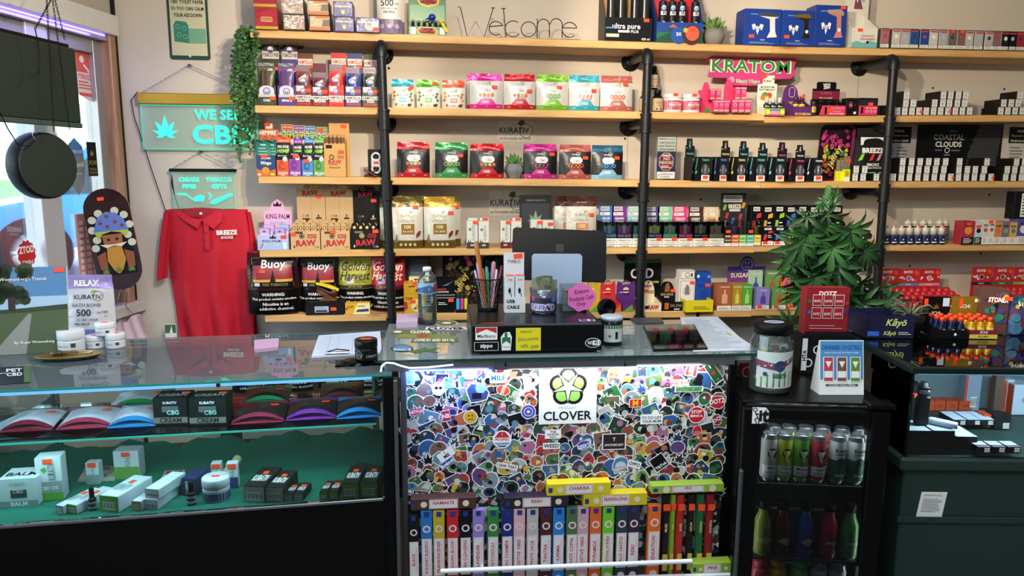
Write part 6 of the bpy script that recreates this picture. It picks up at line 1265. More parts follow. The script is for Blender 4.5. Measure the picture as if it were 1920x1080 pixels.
# sugar bar vapes
def svp(c,c2):return lambda p:(p.rect(0,0,1,.2,PAPER),p.lines(.1,.9,.03,.15,3,LINE,.35),p.rect(0,.2,1,1,M(c,.4)),p.poly([(.3,.28),(.7,.28),(.7,.6),(.56,.68),(.56,.82),(.44,.82),(.44,.68),(.3,.6)],M(c2,.3)),p.text('SUGAR BAR',.5,.93,.05,WHITE,.8,.02))
for x0,x1,c,c2,nm in((1345,1372,'#a8603c','#e0a88a','copper'),(1373,1391,'#b08a24','#e0d06a','gold'),(1391.5,1410,'#58a83a','#a8e08a','green')):
 for k in range(3):C(where(4,x0-2.5*k,x1-2.5*k,534+(0,-1,-2)[k],.0+.047*k),'%s SUGAR BAR vape box, %s from the front'%(nm,ORD(k)),M(c,.5),svp(c,c2),.045,group='sugar bar vape boxes')
a_=where(4,1364,1434,480,.17);t=T('shelf_poster','purple SUGAR BAR header card with smiling face emblem','sign',a_[0]);w,h=a_[1],a_[2];b=B();b.prism([(-w/2,0),(w/2,0),(w/2,h*.78),(w*.22,h*.78)]+[(w*.19*math.cos(math.pi*k/10),h*.8+h*.2*math.sin(math.pi*k/10))for k in range(11)]+[(-w*.22,h*.78),(-w/2,h*.78)],0,.003,M('#4a2f86',.45));b.build('card',t);p=P(w,h,y=-.0003);p.rect(0,.4,1,.66,M('#8a3f92',.45));p.ring(.5,.82,.15,.015,M('#c8b8e0',.5));p.disc(.46,.86,.02,M('#c8b8e0',.5));p.disc(.54,.86,.02,M('#c8b8e0',.5));p.rect(.44,.76,.56,.775,M('#c8b8e0',.5));p.text('SUGAR BAR',.5,.6,.12,INK,.9,.07);p.text('SUGAR BAR',.5,.6,.1,WHITE,.86,.03);p.build('print',t)
for x0,x1,c,c2,nm in((1418,1443,'#8f86c8','#5a48a8','lavender'),(1449,1474,'#6a9a5c','#b8622a','sage green'),(1478,1500,'#e07a2a','#a83ab8','orange and violet'),(1520,1543,'#5aa8c8','#2a6aa8','blue'),(1548,1571,'#7fc86a','#3a8a3a','pale green'),(1574,1597,'#c8a83a','#b83a3a','yellow and red'),(1600,1622,'#e6e0d6','#c83a3a','white')):
 C(where(4,x0,x1,541,.0),'%s vape box on the bottom shelf behind the plant'%nm,M(c,.5),svp(c,c2),.05,group='vape boxes behind the plant',sticker_at=(.25,.14))
 C(where(4,x0-14,x1-14,507+(x0>1480)*4,.13),'%s vape header pack standing behind its box'%nm,M('#bfe0c0' if nm=='lavender' else c,.5),svp('#a8d0b0' if nm=='lavender' else c,c2),.02,group='vape header packs')
# DOTZ displays
DR=M('#c0202c',.45);DW=M('#f0ebe6',.5)
def dots(p,n,seed,v0=0,v1=1,s=.05):
 rg=random.Random(seed)
 for _ in range(n):p.disc(rg.uniform(.06,.94),rg.uniform(v0+.04,v1-.04),rg.uniform(.4,1)*s,DW,8);p.n-=1
 p.n+=1
def dotz(px0,px1,yh,yt,c,nm,k):
 def hd(p):p.rect(0,.45,1,.98,DR);dots(p,9,k,.62,.8,.06);p.text('DOTZ',.46,.9,.075,WHITE,.6,.05);p.disc(.5,.72,.12,WHITE);p.disc(.5,.72,.1,M(c,.5));p.rect(0,.5,1,.58,M(c,.5));p.text('MAGIC',.5,.54,.04,WHITE,.5,.01)
 t,loc,w,h,hh,d=DISP(4,785+(px0-785)*1.046+.5,785+(px1-785)*1.046-.5,yt,yh,'red dotted DOTZ display with %s band'%nm,DR,lambda p:dots(p,6,k+3,0,1,.09),hfn=hd,d=.15,set_=-.01,wall=.1,group='DOTZ displays',hst=(.85,.88,.02,.026,35),hx=(px0,px1))
 for r_ in range(3):
  for q in range(3 if px1<1925 else 2):
   tt=T('gummy_jar','red dotted jar, %s DOTZ tray, row %s, place %s'%(nm,ORD(r_),ORD(q)),'jar',loc+Vector(((-.33+.33*q)*w,.02+.042*r_,.003)),0,'DOTZ jars');r0=w*.155;H_=.062+.013*r_
   b=B();b.lathe([(r0*.9,0),(r0,.003),(r0,H_*.6)],M('#8a1620',.4),12);b.build('jar',tt);b=B();b.lathe([(r0*1.05,H_*.6),(r0*1.05,H_*.85),(r0*.7,H_),(0,H_*1.02)],DR,12);b.build('lid',tt)
   p=P(2,1,lambda x,z,e,r0=r0,H_=H_:((r0*1.09+e)*math.sin(x),-(r0*1.09+e)*math.cos(x),H_*(.6+.25*z)));dots(p,7,r_*5+q,0,1,.05);p.build('dots',tt)
for k,a in enumerate(((1645,1682,503,566,'#a82a52','wine'),(1683,1721,503,566,'#4a86b8','sky blue'),(1722,1760,503,566,'#e08a94','rose'),(1820,1857,500,566,'#2c1a3c','dark violet'),(1859,1896,500,566,'#2a6a3c','forest green'),(1898,1935,500,566,'#8aa83a','lime'))):dotz(*a,k)
# lower shelf with spare tobacco bags seen through the left case
zlow=.60;xa,xb=atY(430,830,3.2).x,atY(760,830,3.2).x
t=T('low_shelf','low wooden shelf of spare tobacco bags behind the left case','shelf',((xa+xb)/2,3.1,0));b=B();b.box((xa-xb)/2,(xb-xa)/2,0,.3,zlow-.02,zlow,M('#3a3026',.6));b.build('board',t)
for s_ in(-1,1):b=B();b.box(s_*(xb-xa)/2-.01,s_*(xb-xa)/2+.01,.01,.29,0,zlow-.02,M('#3a3026',.6));b.build('leg',t)
for k,(x0,x1,nm)in enumerate(((440,520,'left'),(530,590,'middle'),(600,665,'yellow'),(672,730,'right'))):
 a,c=atY(x0,790,3.25),atY(x1,790,3.25);pl=(Vector(((a.x+c.x)/2,3.22,zlow)),c.x-a.x,.25)
 if nm=='yellow':K(pl,'spare yellow Golden Harvest bag seen through the left case','#8a8a34','#b8ae3a',golden('#a8a23a',True),.06,group='spare tobacco bags')
 else:K(pl,'spare red Buoy bag seen through the left case, %s'%nm,'#16161a','#141218',buoy,.06,group='spare tobacco bags')
# ================================================================ window signs and the left wall
SRZ=sw.rotation_euler.z
def swT(name,label,cat,s,z,off):return T(name,label,cat,Vector((XC,YW,0))-SD*s+SN*off+Vector((0,0,z)),SRZ)
def slab(t,name,s0,s1,y0,y1,z0,z1,mat,bev=.002):
 b=B();a,c=sorted((y0*LY,y1*LY));b.box(s0,s1,a,c,z0,z1,mat,bev);return b.build(name,t)
DKG=M('#1a2822',.5,var=.1);OFF1=.24
def chain(t,p0,p1,r=.0035,mat=None):
 b=B();p0,p1=Vector(p0),Vector(p1);n=max(4,int((p1-p0).length/.011));dv=(p1-p0).normalized();a=dv.cross(Vector((0,1,.3))).normalized();c=dv.cross(a)
 for k in range(n):
  m=p0+(p1-p0)*((k+.5)/n);q=a if k%2 else c;L=.0075
  b.tube([m-dv*L-q*.0,m-dv*L*.4+q*r*.8,m+dv*L*.4+q*r*.8,m+dv*L,m+dv*L*.4-q*r*.8,m-dv*L*.4-q*r*.8,m-dv*L],.0011,mat or INK,4,False)
 o=b.build('chain',t);o['kind']='stuff';return o
s0,z1=S(139,92,OFF1);z0=S(147,238,OFF1)[1];SL=.55
t=swT('hanging_sign','dark rectangular light-up sign hanging in the window, seen from behind','sign',s0,z0,OFF1)
slab(t,'panel',0,SL,-.006,.006,.012,z1-z0,DKG,.008);slab(t,'top_rail',.02,SL,-.012,-.006,z1-z0-.012,z1-z0+.014,BLACK);slab(t,'bottom_rail',0,SL,-.012,.008,-.004,.014,M('#3a4a44',.4),.002)
def W2(px,py,off):return t.matrix_basis.inverted()@atS(px,py,off)if False else Matrix.Rotation(-SRZ+R(16),4,'Z')@(atS(px,py,off)-t.location)
for a,c in(((92,-30),(5,52)),((46,-30),(54,246)),((62,-30),(107,242)),((64,-30),(103,74))):chain(t,W2(*a,OFF1+.012),W2(*c,OFF1+.012))
b=B();b.tube([W2(3,50,OFF1+.012),W2(14,85,OFF1+.012),W2(17,115,OFF1+.012),W2(10,138,OFF1+.012),W2(-20,144,OFF1+.012)],.002,BLACK,6);b.build('power_cord',t)
s1,zc=S(92,311,.26);t=swT('round_sign','round dark green light-up sign hanging below the panel','sign',s1,zc,.26);t.rotation_euler.z-=R(16);t.matrix_basis=Matrix.Translation(t.location)@Matrix.Rotation(SRZ-R(16),4,'Z');rr_=(S(92,252,.26)[1]-S(92,369,.26)[1])/2
b=B();b.lathe([(rr_*1.06,-.06),(rr_*1.08,-.055),(rr_*1.07,-.012),(rr_*1.0,.0)],BLACK,36);b.build('rim',t,(0,0,0),(R(-90)*LY,0,0));b=B();b.lathe([(rr_,-.0),(rr_*.99,.003),(0,.003)],DKG,36,smooth=False);b.build('back_plate',t,None,(R(-90)*LY,0,0))
for px in(62,106):b=B();q0,q1=Matrix.Rotation(-SRZ+R(16),4,'Z')@(atS(px,243,.26)-t.location),Matrix.Rotation(-SRZ+R(16),4,'Z')@(atS(px+4,262,.26)-t.location);b.tube([q0,(q0+q1)/2+Vector((.006,0,0)),q1],.0015,CHROME,6);b.build('hook',t)
b=B();q=[Matrix.Rotation(-SRZ+R(16),4,'Z')@(atS(x,y,.26)-t.location)for x,y in((-10,190),(14,240),(34,272),(56,274),(64,262))];b.tube(q,.002,BLACK,6);b.build('power_cord',t)
# LED glow strip under the header
t=tag(slab(None,'window_led_strip',.1,2.0,.005,.012,hz0-.012,hz0-.004,M('#7a6cff',.5,em=5)),'violet light strip under the white window header','light strip');t.matrix_basis=sw.matrix_basis@t.matrix_basis if False else Matrix.Translation(sw.location)@Matrix.Rotation(SRZ,4,'Z')
lo=light('window_led','AREA',Vector((XC,YW,hz0-.014))-SD*1.0+SN*.02,2.2,(.36,.26,1),(0,0,SRZ),1.6,.02)
# decals on the pane
def decal(name,label,px0,px1,y0,y1,fn,base,pts=None,off=-.056):
 sa,za=S(px1,y1,off);sb,zb_=S(px0,y0,off);w,h=abs(sb-sa),zb_-za;o=swT(name,label,'decal',(sa+sb)/2,za,off)
 f=lambda x,z,e:(-x,(.0004+e)*LY,z)
 p=P(w,h,f);(p.poly(pts,base)if pts else p.rect(0,0,1,1,base));fn(p);p.build('print',o);return o
PKR=M('#e0605c',.6)
class Mir:pass
decal('window_decal','reversed red and white SECURITY decal on the window',138,177,88,192,lambda p:(p.rect(.05,.55,.95,.95,PKR),p.disc(.4,.8,.14,WHITE),p.poly([(.5,.72),(.8,.62),(.8,.56),(.72,.56),(.7,.6),(.45,.68)],WHITE),p.text('YTIRUCES',.5,.47,.1,PKR,.85,.02),p.lines(.1,.9,.22,.4,3,PKR,.4),p.rect(.1,.1,.9,.16,PKR)),M('#e9d8d8',.6),[(0,.12),(.8,0),(1,.2),(.9,1),(0,1)])
decal('window_decal','blue and grey shield-shaped SimpliSafe decal on the window',121,164,257,366,lambda p:(p.poly([(.05,.68),(.95,.68),(.9,.84),(.5,.98),(.08,.84)],M('#4a7fb8',.6)),p.text('PROTECTED',.5,.76,.05,WHITE,.8,.01),p.text('efaSilpmiS',.5,.53,.11,WHITE,.85,.01),p.text('HOME SECURITY',.5,.38,.035,WHITE,.6,0)),M('#7d8890',.6),[(.5,0),(.85,.2),(1,.5),(.93,.85),(.5,1),(.06,.85),(0,.5),(.15,.2)])
decal('window_decal','black and gold 3CHI official retailer decal',161,184,266,330,lambda p:(leafpoly(p,.5,.62,.36,GOLD),p.text('3CHI',.5,.4,.12,GOLD,.8,.02),p.text('OFFICIAL',.5,.2,.07,GOLD,.75,.01),p.text('RETAILER',.5,.1,.07,GOLD,.75,.01)),BLACK,None,-.028)
decal('window_decal','red jagged DOTZ sold here decal low on the window',29,70,452,500,lambda p:(p.text('ZTOD',.5,.66,.26,WHITE,.8,.05),p.text('EREH',.5,.2,.16,WHITE,.7,.03)),M('#d0242c',.5),[(.5+(.5 if k%2 else.44)*math.cos(.2618*k),.5+(.5 if k%2 else.44)*math.sin(.2618*k))for k in range(24)])
decal('window_decal','faded pink price list taped low on the window',139,188,402,520,lambda p:[p.rect(.1+.3*c,.08+.095*r_,.32+.3*c,.14+.095*r_,WHITE)for r_ in range(9)for c in range(3)],M('#e8a8a8',.7))
# car outside
def onG(px,py,z=-.3):return atZ(px,py,z)
t=T('parked_car','silver blue car parked outside the window','car',(-2.95,9.2,GZ),R(26));CB=M('#3f86c4',.25,.2,coat=.6)
prof=[(-2.1,.35),(-2.15,.7),(-1.3,.85),(-.8,1.4),(.7,1.45),(1.35,.95),(2.1,.85),(2.2,.4)]
b=B();b.prism(prof,-.85,.85,CB);b.build('body',t);b=B();b.prism([(-1.2,.9),(-.75,1.34),(.62,1.38),(1.15,.97)],-.86,.86,M('#2a3640',.1));b.build('side_window',t)
for x in(-1.35,1.4):
 for y in(-.86,.86):
  b=B();b.lathe([(.2,-.1),(.33,-.1),(.34,-.06),(.34,.06),(.33,.1),(.2,.1)],M('#1a1a1c',.8),28,cap=False);w_=b.build('tyre',t,(x,y,.34),(R(90),0,0))
  b=B();b.lathe([(.22,-.09),(.21,.0),(.05,.03),(.05,-.03)],M('#d0d4da',.4),28)
  for k in range(6):a=k*1.047;b.box(-.02,.02,-.02,.0,0,0,CHROME);b.tube([(.04*math.cos(a),.04*math.sin(a),.0),(.21*math.cos(a),.21*math.sin(a),.0)],.022,M('#d0d4da',.4),6)
  b.build('rim',w_)
# ---------------------------------------------------------------- skateboard, hanger top
a=atY(231,538,3.42);t=T('skateboard_deck','skateboard deck printed with a bearded mushroom-capped man','skateboard',a,rot=(R(-3),R(-7),R(12)));w,h=.182,atY(212,352,3.42).z-a.z
ol=[(w/2*math.cos(R(x)),w*.55+w*.5*math.sin(R(x))-.02)for x in range(180,361,15)]+[(w/2*math.cos(R(x)),h-w*.5+w*.5*math.sin(R(x)))for x in range(0,181,15)]
b=B();b.prism(ol,-.006,.006,M('#2a0d12',.25,coat=.5),side=M('#c9b8a4',.5));b.build('deck',t)
p=P(w,h,y=-.0063,eps=.0002);sk=M('#c8ccb8',.5)
p.rect(.1,.13,.9,.76,M('#17151a',.3));[p.disc(u,v,.09,sk,12)for u,v in((.14,.7),(.1,.6),(.16,.5),(.1,.42),(.84,.72),(.92,.62),(.84,.52),(.9,.44),(.3,.76),(.66,.77))]
p.poly([(.12,.58),(.88,.57),(.82,.68),(.66,.75),(.46,.77),(.26,.72)],M('#5f78c8',.45));[p.disc(u,v,.045,M('#7a3a2a',.5),10)for u,v in((.3,.66),(.46,.72),(.62,.66),(.76,.62),(.44,.62))]
p.poly([(.12,.58),(.88,.57),(.78,.5),(.7,.55),(.5,.57),(.3,.55),(.22,.5)],M('#a8b83a',.5));p.poly([(.28,.54),(.72,.54),(.7,.42),(.5,.36),(.3,.42)],M('#9a5a34',.5));p.poly([(.2,.45),(.45,.44),(.55,.44),(.8,.45),(.66,.41),(.5,.43),(.34,.41)],M('#d8d4c4',.5));p.disc(.41,.49,.035,INK,8);p.disc(.59,.49,.035,INK,8)
p.poly([(.34,.41),(.66,.41),(.7,.28),(.6,.18),(.5,.14),(.4,.18),(.3,.28)],M('#b8862a',.5));p.poly([(.1,.34),(.3,.38),(.28,.2),(.12,.2)],M('#8a4a2a',.5));p.poly([(.9,.34),(.7,.38),(.72,.2),(.88,.2)],M('#8a4a2a',.5));[leafpoly(p,u,.16,.16,M('#5f7a34',.5))for u in(.22,.5,.78)]
p.build('artwork',t);stk(t,p,.42,.9)
CL_=M('#d8b8c2',.85,bump=.15,bs=30)
YT=atS(232,546,.045).y;a=atY(243,640,YT);t=T('tank_top','pale pink sleeveless top on a wire hanger','clothing',a);hz=lambda px,py:(lambda q:(q.x-a.x,0,q.z-a.z))(atY(px,py,YT))
b=B();b.tube([hz(222,560),hz(226,545),hz(234,542),hz(238,552),hz(236,575),hz(216,606),hz(258,596),hz(236,575)],.002,M('#8a6a5a',.4,.6),6);b.build('hanger',t)
def topf(u,v):
 L=212-4*(1-v);Rr=262+26*(1-v)**1.2;y=590+65*(1-v);nk=math.exp(-((u-.5)/.16)**2)*14*v
 q=hz(L+(Rr-L)*u,y+nk);return(q[0],-.012+.006*math.sin(u*21+v*2)*(1-.4*v),q[2])
b=B();b.grid(topf,24,14,CL_);b.grid(lambda u,v:(lambda q:(q[0],q[1]+.03,q[2]))(topf(1-u,v)),12,8,CL_);b.build('cloth',t)
# ---------------------------------------------------------------- signs on the wall
a,c_=atY(309,-45,YW-.004),atY(395,113,YW-.004);w,h=c_.x-a.x,a.z-c_.z;t=T('tin_sign','green-bordered CBD TOILET PAPER tin sign high on the wall','sign',((a.x+c_.x)/2,YW-.003,c_.z))
b=B();b.prism(rr(w,h,.012),-.002,0,M('#123c30',.4));b.build('plate',t);p=P(w,h,y=-.0023);p.rect(.06,.05,.94,.96,M('#c9c8a8',.5));[p.text(s_,.5,v,.045,INK,mw,.03)for s_,v,mw in(('CBD TOILET PAPER',.70,.8),('SO YOU CAN CALM',.62,.8),('YOUR ASS DOWN',.54,.7))]
p.poly([(.14,.22),(.5,.2),(.5,.42),(.44,.46),(.2,.47),(.13,.42)],M('#2f7f68',.5));p.poly([(.5,.2),(.92,.2),(.92,.38),(.5,.38)],M('#6fa88a',.5));[p.ring(u,v,.06,.015,M('#6fb89c',.5),12)for u,v in((.24,.4),(.4,.38),(.26,.3),(.42,.28))];p.disc(.5,.045,.035,CHROME,12);p.build('print',t)
NE=M('#2ff0b8',.4,em=1.2);NEd=M('#30d8a8',.4,em=.3);ACR=GLASS('#f2fffa',.03,'neonacrylic',1,.8,'#f0fffa')
def neon(name,label,px0,px1,y0,y1,bar,fn,barm,apex,chm,yb):
 Y=YW-.03;a,c=atY(px0,y0,Y),atY(px1,y1,Y);w,h=c.x-a.x,a.z-c.z;t=T(name,label,'sign',((a.x+c.x)/2,Y,c.z))
 b=B();b.box(-w/2,w/2,-.002,.002,0,h,ACR);b.build('acrylic_sheet',t);bz=atY(px0,bar,Y).z-c.z
 b=B();b.box(-w/2-.008,w/2+.008,-.012,.012,h-.002,bz,barm,.003);b.build('light_bar',t)
 p=P(w,h,y=-.0022);p.frame(.005,.01,.995,.985,.008,NEd);fn(p);p.build('lettering',t)
 A=atY(*apex,Y);ap=(A.x-t.location.x,0,A.z-c.z);b=B();b.lathe([(.006,0),(.006,.03),(0,.03)],INK,8);b.build('nail',t,(ap[0],.03,ap[2]),(R(90),0,0))
 for s_ in(-1,1):chain(t,ap,(s_*w*.48,0,bz),.003,chm)
 return t,w,h
t,w,h=neon('led_sign','glowing green WE SELL CBD acrylic sign with gold bar',262,487,194,282,174,lambda p:(leafpoly(p,.2,.32,.17,NE),p.text('WE SELL',.68,.78,.22,NE,.5,.03),p.text('CBD',.69,.34,.42,NE,.52,.03,0,0,True)),GOLD,(354,122),CHROME,0)
b=B();q=[(lambda v:(v.x-t.location.x,v.y-t.location.y,v.z-t.location.z))(atY(x,y,YW-.02))for x,y in((258,172),(246,188),(252,220),(285,320),(312,400))];b.tube(q,.0022,BLACK,6);b.build('power_cord',t)
t,w,h=neon('led_sign','small glowing green CIGARS PIPES TOBACCO GIFTS acrylic sign',321,444,321,391,316,lambda p:(p.text('CIGARS',.27,.78,.12,NE,.32,.04),p.text('PIPES',.27,.6,.12,NE,.26,.04),p.text('TOBACCO',.74,.78,.12,NE,.4,.04),p.text('GIFTS',.74,.6,.12,NE,.24,.04),p.poly([(.06,.38),(.1,.42),(.22,.36),(.34,.2),(.48,.2),(.5,.34),(.4,.36),(.32,.26),(.2,.42)],NE),p.poly([(.58,.14),(.62,.22),(.92,.42),(.96,.36),(.66,.12)],NE),p.poly([(.56,.26),(.6,.34),(.56,.42),(.58,.44),(.62,.34),(.58,.26)],NE)),BLACK,(374,285),CHROME,0)
b=B();q=[(lambda v:(v.x-t.location.x,v.y-t.location.y,v.z-t.location.z))(atY(x,y,YW-.03))for x,y in((322,320),(323,345),(328,370),(340,400))];b.tube(q,[.002,.005,.002,.002],BLACK,6);b.build('power_cord',t)
# ---------------------------------------------------------------- red polo shirt
RC=M('#c40c2a',.75,bump=.08,bs=400,var=.06,sc=8);YS=YW-.05
t=T('polo_shirt','red BREEZE SMOKE polo shirt pinned to the wall','shirt',atY(390,640,YS));O=t.location.copy()
def sp(px,py,dy=0):q=atY(px,py,YS);return(q.x-O.x,dy,q.z-O.z)
def lerp(tab,y):
 for(y0,v0),(y1,v1)in zip(tab,tab[1:]):
  if y<=y1:return v0+(v1-v0)*max(0,(y-y0))/(y1-y0)
 return tab[-1][1]
Lx=[(393,311),(410,311),(440,312),(480,315),(520,318),(560,325),(640,338)];Rx=[(393,461),(410,466),(440,470),(480,474),(560,477),(640,479)]
def torso(u,v):
 y=393+252*v;x0,x1=lerp(Lx,y),lerp(Rx,y);nk=max(0,1-((u-.42)/.22)**2)*16*max(0,1-v*8);fo=(.006+.016*v)*math.sin(u*17+1.2*math.sin(v*3))*min(1,v*3)+.004*math.sin(u*37+v*5)*v
 return sp(x0+(x1-x0)*u,y+nk*(1-v)**6*(v<.12),-.025*math.sin(math.pi*u)**.5+fo)
b=B();b.grid(lambda u,v:torso(u,v),48,40,RC);b.grid(lambda u,v:(lambda q:(q[0],.035,q[2]))(torso(1-u,v)),8,8,RC);b.build('torso',t)
def sleeve(pts,name='sleeve'):
 b=B();(a0,a1),(c0,c1),(d0,d1)=pts
 def f(u,v):
  A=tuple(a0[k]+(a1[k]-a0[k])*u for k in(0,1));C_=tuple(c0[k]+(c1[k]-c0[k])*u for k in(0,1));D=tuple(d0[k]+(d1[k]-d0[k])*u for k in(0,1))
  q=tuple((1-v)**2*A[k]+2*v*(1-v)*C_[k]+v*v*D[k]for k in(0,1));return sp(q[0],q[1],-.022*math.sin(math.pi*u)-.004+.004*math.sin(u*14+v*3))
 b.grid(f,14,16,RC);b.build(name,t)
sleeve((((308,395),(322,398)),((298,440),(318,450)),((294,527),(316,520))));sleeve((((462,394),(470,398)),((470,420),(480,440)),((468,500),(488,505))))
# collar
def col(pts,name):
 b=B();n=len(pts)//2;vs=[sp(*q)for q in pts];b.add(vs,[list(range(len(pts)))],RC);o=b.build(name,t);return o
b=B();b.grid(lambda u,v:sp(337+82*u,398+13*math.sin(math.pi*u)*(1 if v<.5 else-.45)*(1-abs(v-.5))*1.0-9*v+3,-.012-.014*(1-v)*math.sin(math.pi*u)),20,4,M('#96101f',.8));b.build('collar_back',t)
for pts in(((338,402,-.034),(350,407,-.038),(383,411,-.048),(377,427,-.05),(355,415,-.044)),((383,411,-.048),(410,404,-.042),(420,400,-.034),(420,414,-.042),(406,428,-.05))):
 b=B();vs=[sp(*q)for q in pts];n=len(vs);b.add(vs+[(x,y+.006,z)for x,y,z in vs],[list(range(n)),list(range(n,2*n))[::-1]]+[(k,(k+1)%n,(k+1)%n+n,k+n)for k in range(n)],RC);b.build('collar',t)
b=B();q0,q1=sp(386,412),sp(399,466);b.box(q0[0],q1[0],-.046,-.042,q1[2],q0[2],RC,.001);pk_=b.build('placket',t)
for y in(421,435,449):q=sp(390.5,y);b=B();b.lathe([(.004,0),(.004,.0015),(0,.0018)],M('#8c0f20',.4),10);b.build('button',pk_,(q[0],-.046,q[2]),(R(90),0,0))
q0,q1=sp(411,447),sp(448,429);p=P(q1[0]-q0[0],q1[2]-q0[2],lambda x,z,e:((q0[0]+q1[0])/2+x,-.041-e,q0[2]+z),eps=.0005);p.text('BREEZE',.5,.7,.5,WHITE,1,.05,0,2);p.text('SMOKE',.5,.18,.28,WHITE,.65,.02,0,2);p.build('chest_logo',t)
q=sp(379,400);b=B();b.box(q[0]-.006,q[0]+.006,-.022,-.021,q[2]-.004,q[2]+.006,WHITE);b.build('neck_tag',t)
C((atY(321,636,YW-.06),.055,atY(321,607,YW-.06).z-atY(321,636,YW-.06).z),'small photo card tucked beside the red shirt',PAPER,lambda p:(p.rect(.04,.4,.96,.96,M('#3f6a4a',.5)),p.poly([(.4,.4),(.6,.9),(.7,.4)],WHITE)),.003,name='photo_card',cat='card',lid=False)
# ---------------------------------------------------------------- trailing vine
t=T('trailing_vine','trailing artificial green vine hanging off the shelf ends','plant',(atY(455,250,YF).x,YF+.05,shz(0,0)))
VG=[M('#2f5a2c',.6,var=.3,sc=20),M('#3f7236',.6,var=.3,sc=20),M('#234a24',.6),M('#5a8a4a',.6)]
O=t.location.copy();rg=random.Random(3);strands=[]
for k in range(22):
 x=446+36*rg.random();y=48+rg.uniform(-2,12);L=rg.uniform(130,250);Yd=YF-.03+.12*rg.random();pts=[];dx=rg.uniform(-18,6)
 for j in range(12):u=j/11;pts.append(Vector(atY(x+dx*math.sin(u*2.2)+3*math.sin(u*9+k),y+L*u,Yd))-O)
 b=B();b.tube(pts,.0012,VG[2],4,False);b.build('strand',t);strands.append(pts)
b=B()
for pts in strands:
 for k in range(62):
  u=k/62*10.99;i=int(u);q=pts[i].lerp(pts[i+1],u-i);a=rg.random()*6.283;L=rg.uniform(.014,.024);d=Vector((math.cos(a),math.sin(a)*.8-.3,rg.uniform(-.7,.25))).normalized();sd=d.cross(Vector((rg.uniform(-1,1),-1,rg.uniform(-.4,.6)))).normalized()*L*.34
  b.add([q,q+d*L*.45+sd,q+d*L,q+d*L*.45-sd],[(0,1,2,3)],VG[rg.choice((0,0,1,1,2,3))])
for k in range(240):
 q=Vector(atY(rg.uniform(455,565),rg.uniform(72,92),YF+.2))-O;a=rg.random()*6.283;d=Vector((math.cos(a),-.3,math.sin(a))).normalized();sd=d.cross(Vector((0,-1,.2))).normalized()*.006
 b.add([q,q+d*.009+sd,q+d*.02,q+d*.009-sd],[(0,1,2,3)],VG[rg.choice((0,2))])
o=b.build('foliage',t);o['kind']='stuff'
# ================================================================ things on the left case
def W_(place,label,mat,fn=None,d=.05,rz=0,**k):return C(place,label,mat,fn,d,rz=rz+lrz,**k)
def lean_board(Z,px0,px1,pyb,pyt,name,label,cat,mat,fn,th=.004,lean=-12,rz=0,back=None):
 p_,w,h=G(Z,px0,px1,pyb,pyt);h/=math.cos(R(lean));t=T(name,label,cat,p_+Vector((0,0,.001)),rot=(R(lean),0,rz));b=B();b.box(-w/2,w/2,0,th,0,h,mat,.0008);b.build('board',t);p=P(w,h,y=-.0003);fn(p);p.build('print',t);return t,p
def trav(p):
 p.rect(0,.45,1,1,M('#4f7fb0',.4));p.rect(0,.5,1,.66,M('#9fc0dc',.4));p.rect(0,0,1,.52,M('#47583a',.6));p.poly([(.1,.0),(.5,.0),(.58,.46),(.54,.46)],M('#8c8e88',.6));p.poly([(0,.5),(1,.56),(1,.5),(0,.46)],M('#2c3a24',.6));rg=random.Random(4)
 for _ in range(34):p.disc(rg.uniform(.05,.6),rg.uniform(.62,.98),rg.uniform(.05,.11),M(rg.choice(('#24321f','#2f4226','#1c281a')),.7),8);p.n-=1
 p.n+=2;p.rect(.32,.5,.4,.66,M('#2a2118',.7));p.text("Wonnenberg's Travels",.5,.86,.05,WHITE,.9,.005);p.text('By: Roger Wonnenberg',.6,.13,.04,WHITE,.62,.02)
t,p=lean_board(ZL,-22,122,664,505,'travel_book','travel picture book with tree and country road on the cover','book',M('#dfe0e0',.5),trav,.012,-9,R(9));stk(t,p,.92,.96,.03,.015)
pl=G(ZL,122,213,642,517);K(pl,'lavender-topped RELAX bath bomb pouch on the left case','#a795cf','#c9c9cf',lambda p:(p.text('RELAX',.5,.88,.09,WHITE,.85,.05),kurativ(p,.52,.68,1.2,INK,.55),p.text('BATH BOMB',.5,.56,.05,M('#55585c',.5),.6,0),p.text('500',.44,.45,.1,INK,.42,.01),p.text('mg CBD',.8,.45,.04,INK,.2,0),p.rect(.14,.385,.88,.39,INK),p.text('125 CBD | FOUR',.5,.34,.04,INK,.7,.01),p.text('PER PIECE',.4,.28,.035,INK,.4,.01),p.rect(0,0,1,.2,M('#5f6fae',.35),14,4)),.05,topr=.8)
def kj2(p):p.text('KURATIV',.4,.3,.1,M('#55585c',.5),.3,0);p.rect(.6,.25,.7,.45,DGREY)
JW2=M('#d8dce2',.4)
def wjar(px0,px1,pyb,pyt,label,base=None,Z=ZL,capc=JW2,body=JW2,fn=kj2,st=True,cap=.42):
 p_,w,h=G(Z,px0,px1,pyb,pyt)
 if base:p_.z=base;h=base and h-(base-Z)
 t=T('cosmetic_jar',label,'jar',p_+Vector((0,w/2,0)),0,'white cream jars');jar_mesh(t,w/2*.97,h,body,capc,cap,lab=(body,fn),labz=(.05,.5))
 if st:
  b=B();b.box(-.012,.012,-.006,.008,h,h+.0006,ORANGE);b.build('price_sticker',t)
 return h
wjar(101,148,663,623,'large white jar between the book and the pouch',st=False);h1=wjar(155,191,655,632,'small white balm jar, bottom left of the pile');wjar(193,228,655,628,'small white balm jar, bottom right of the pile')
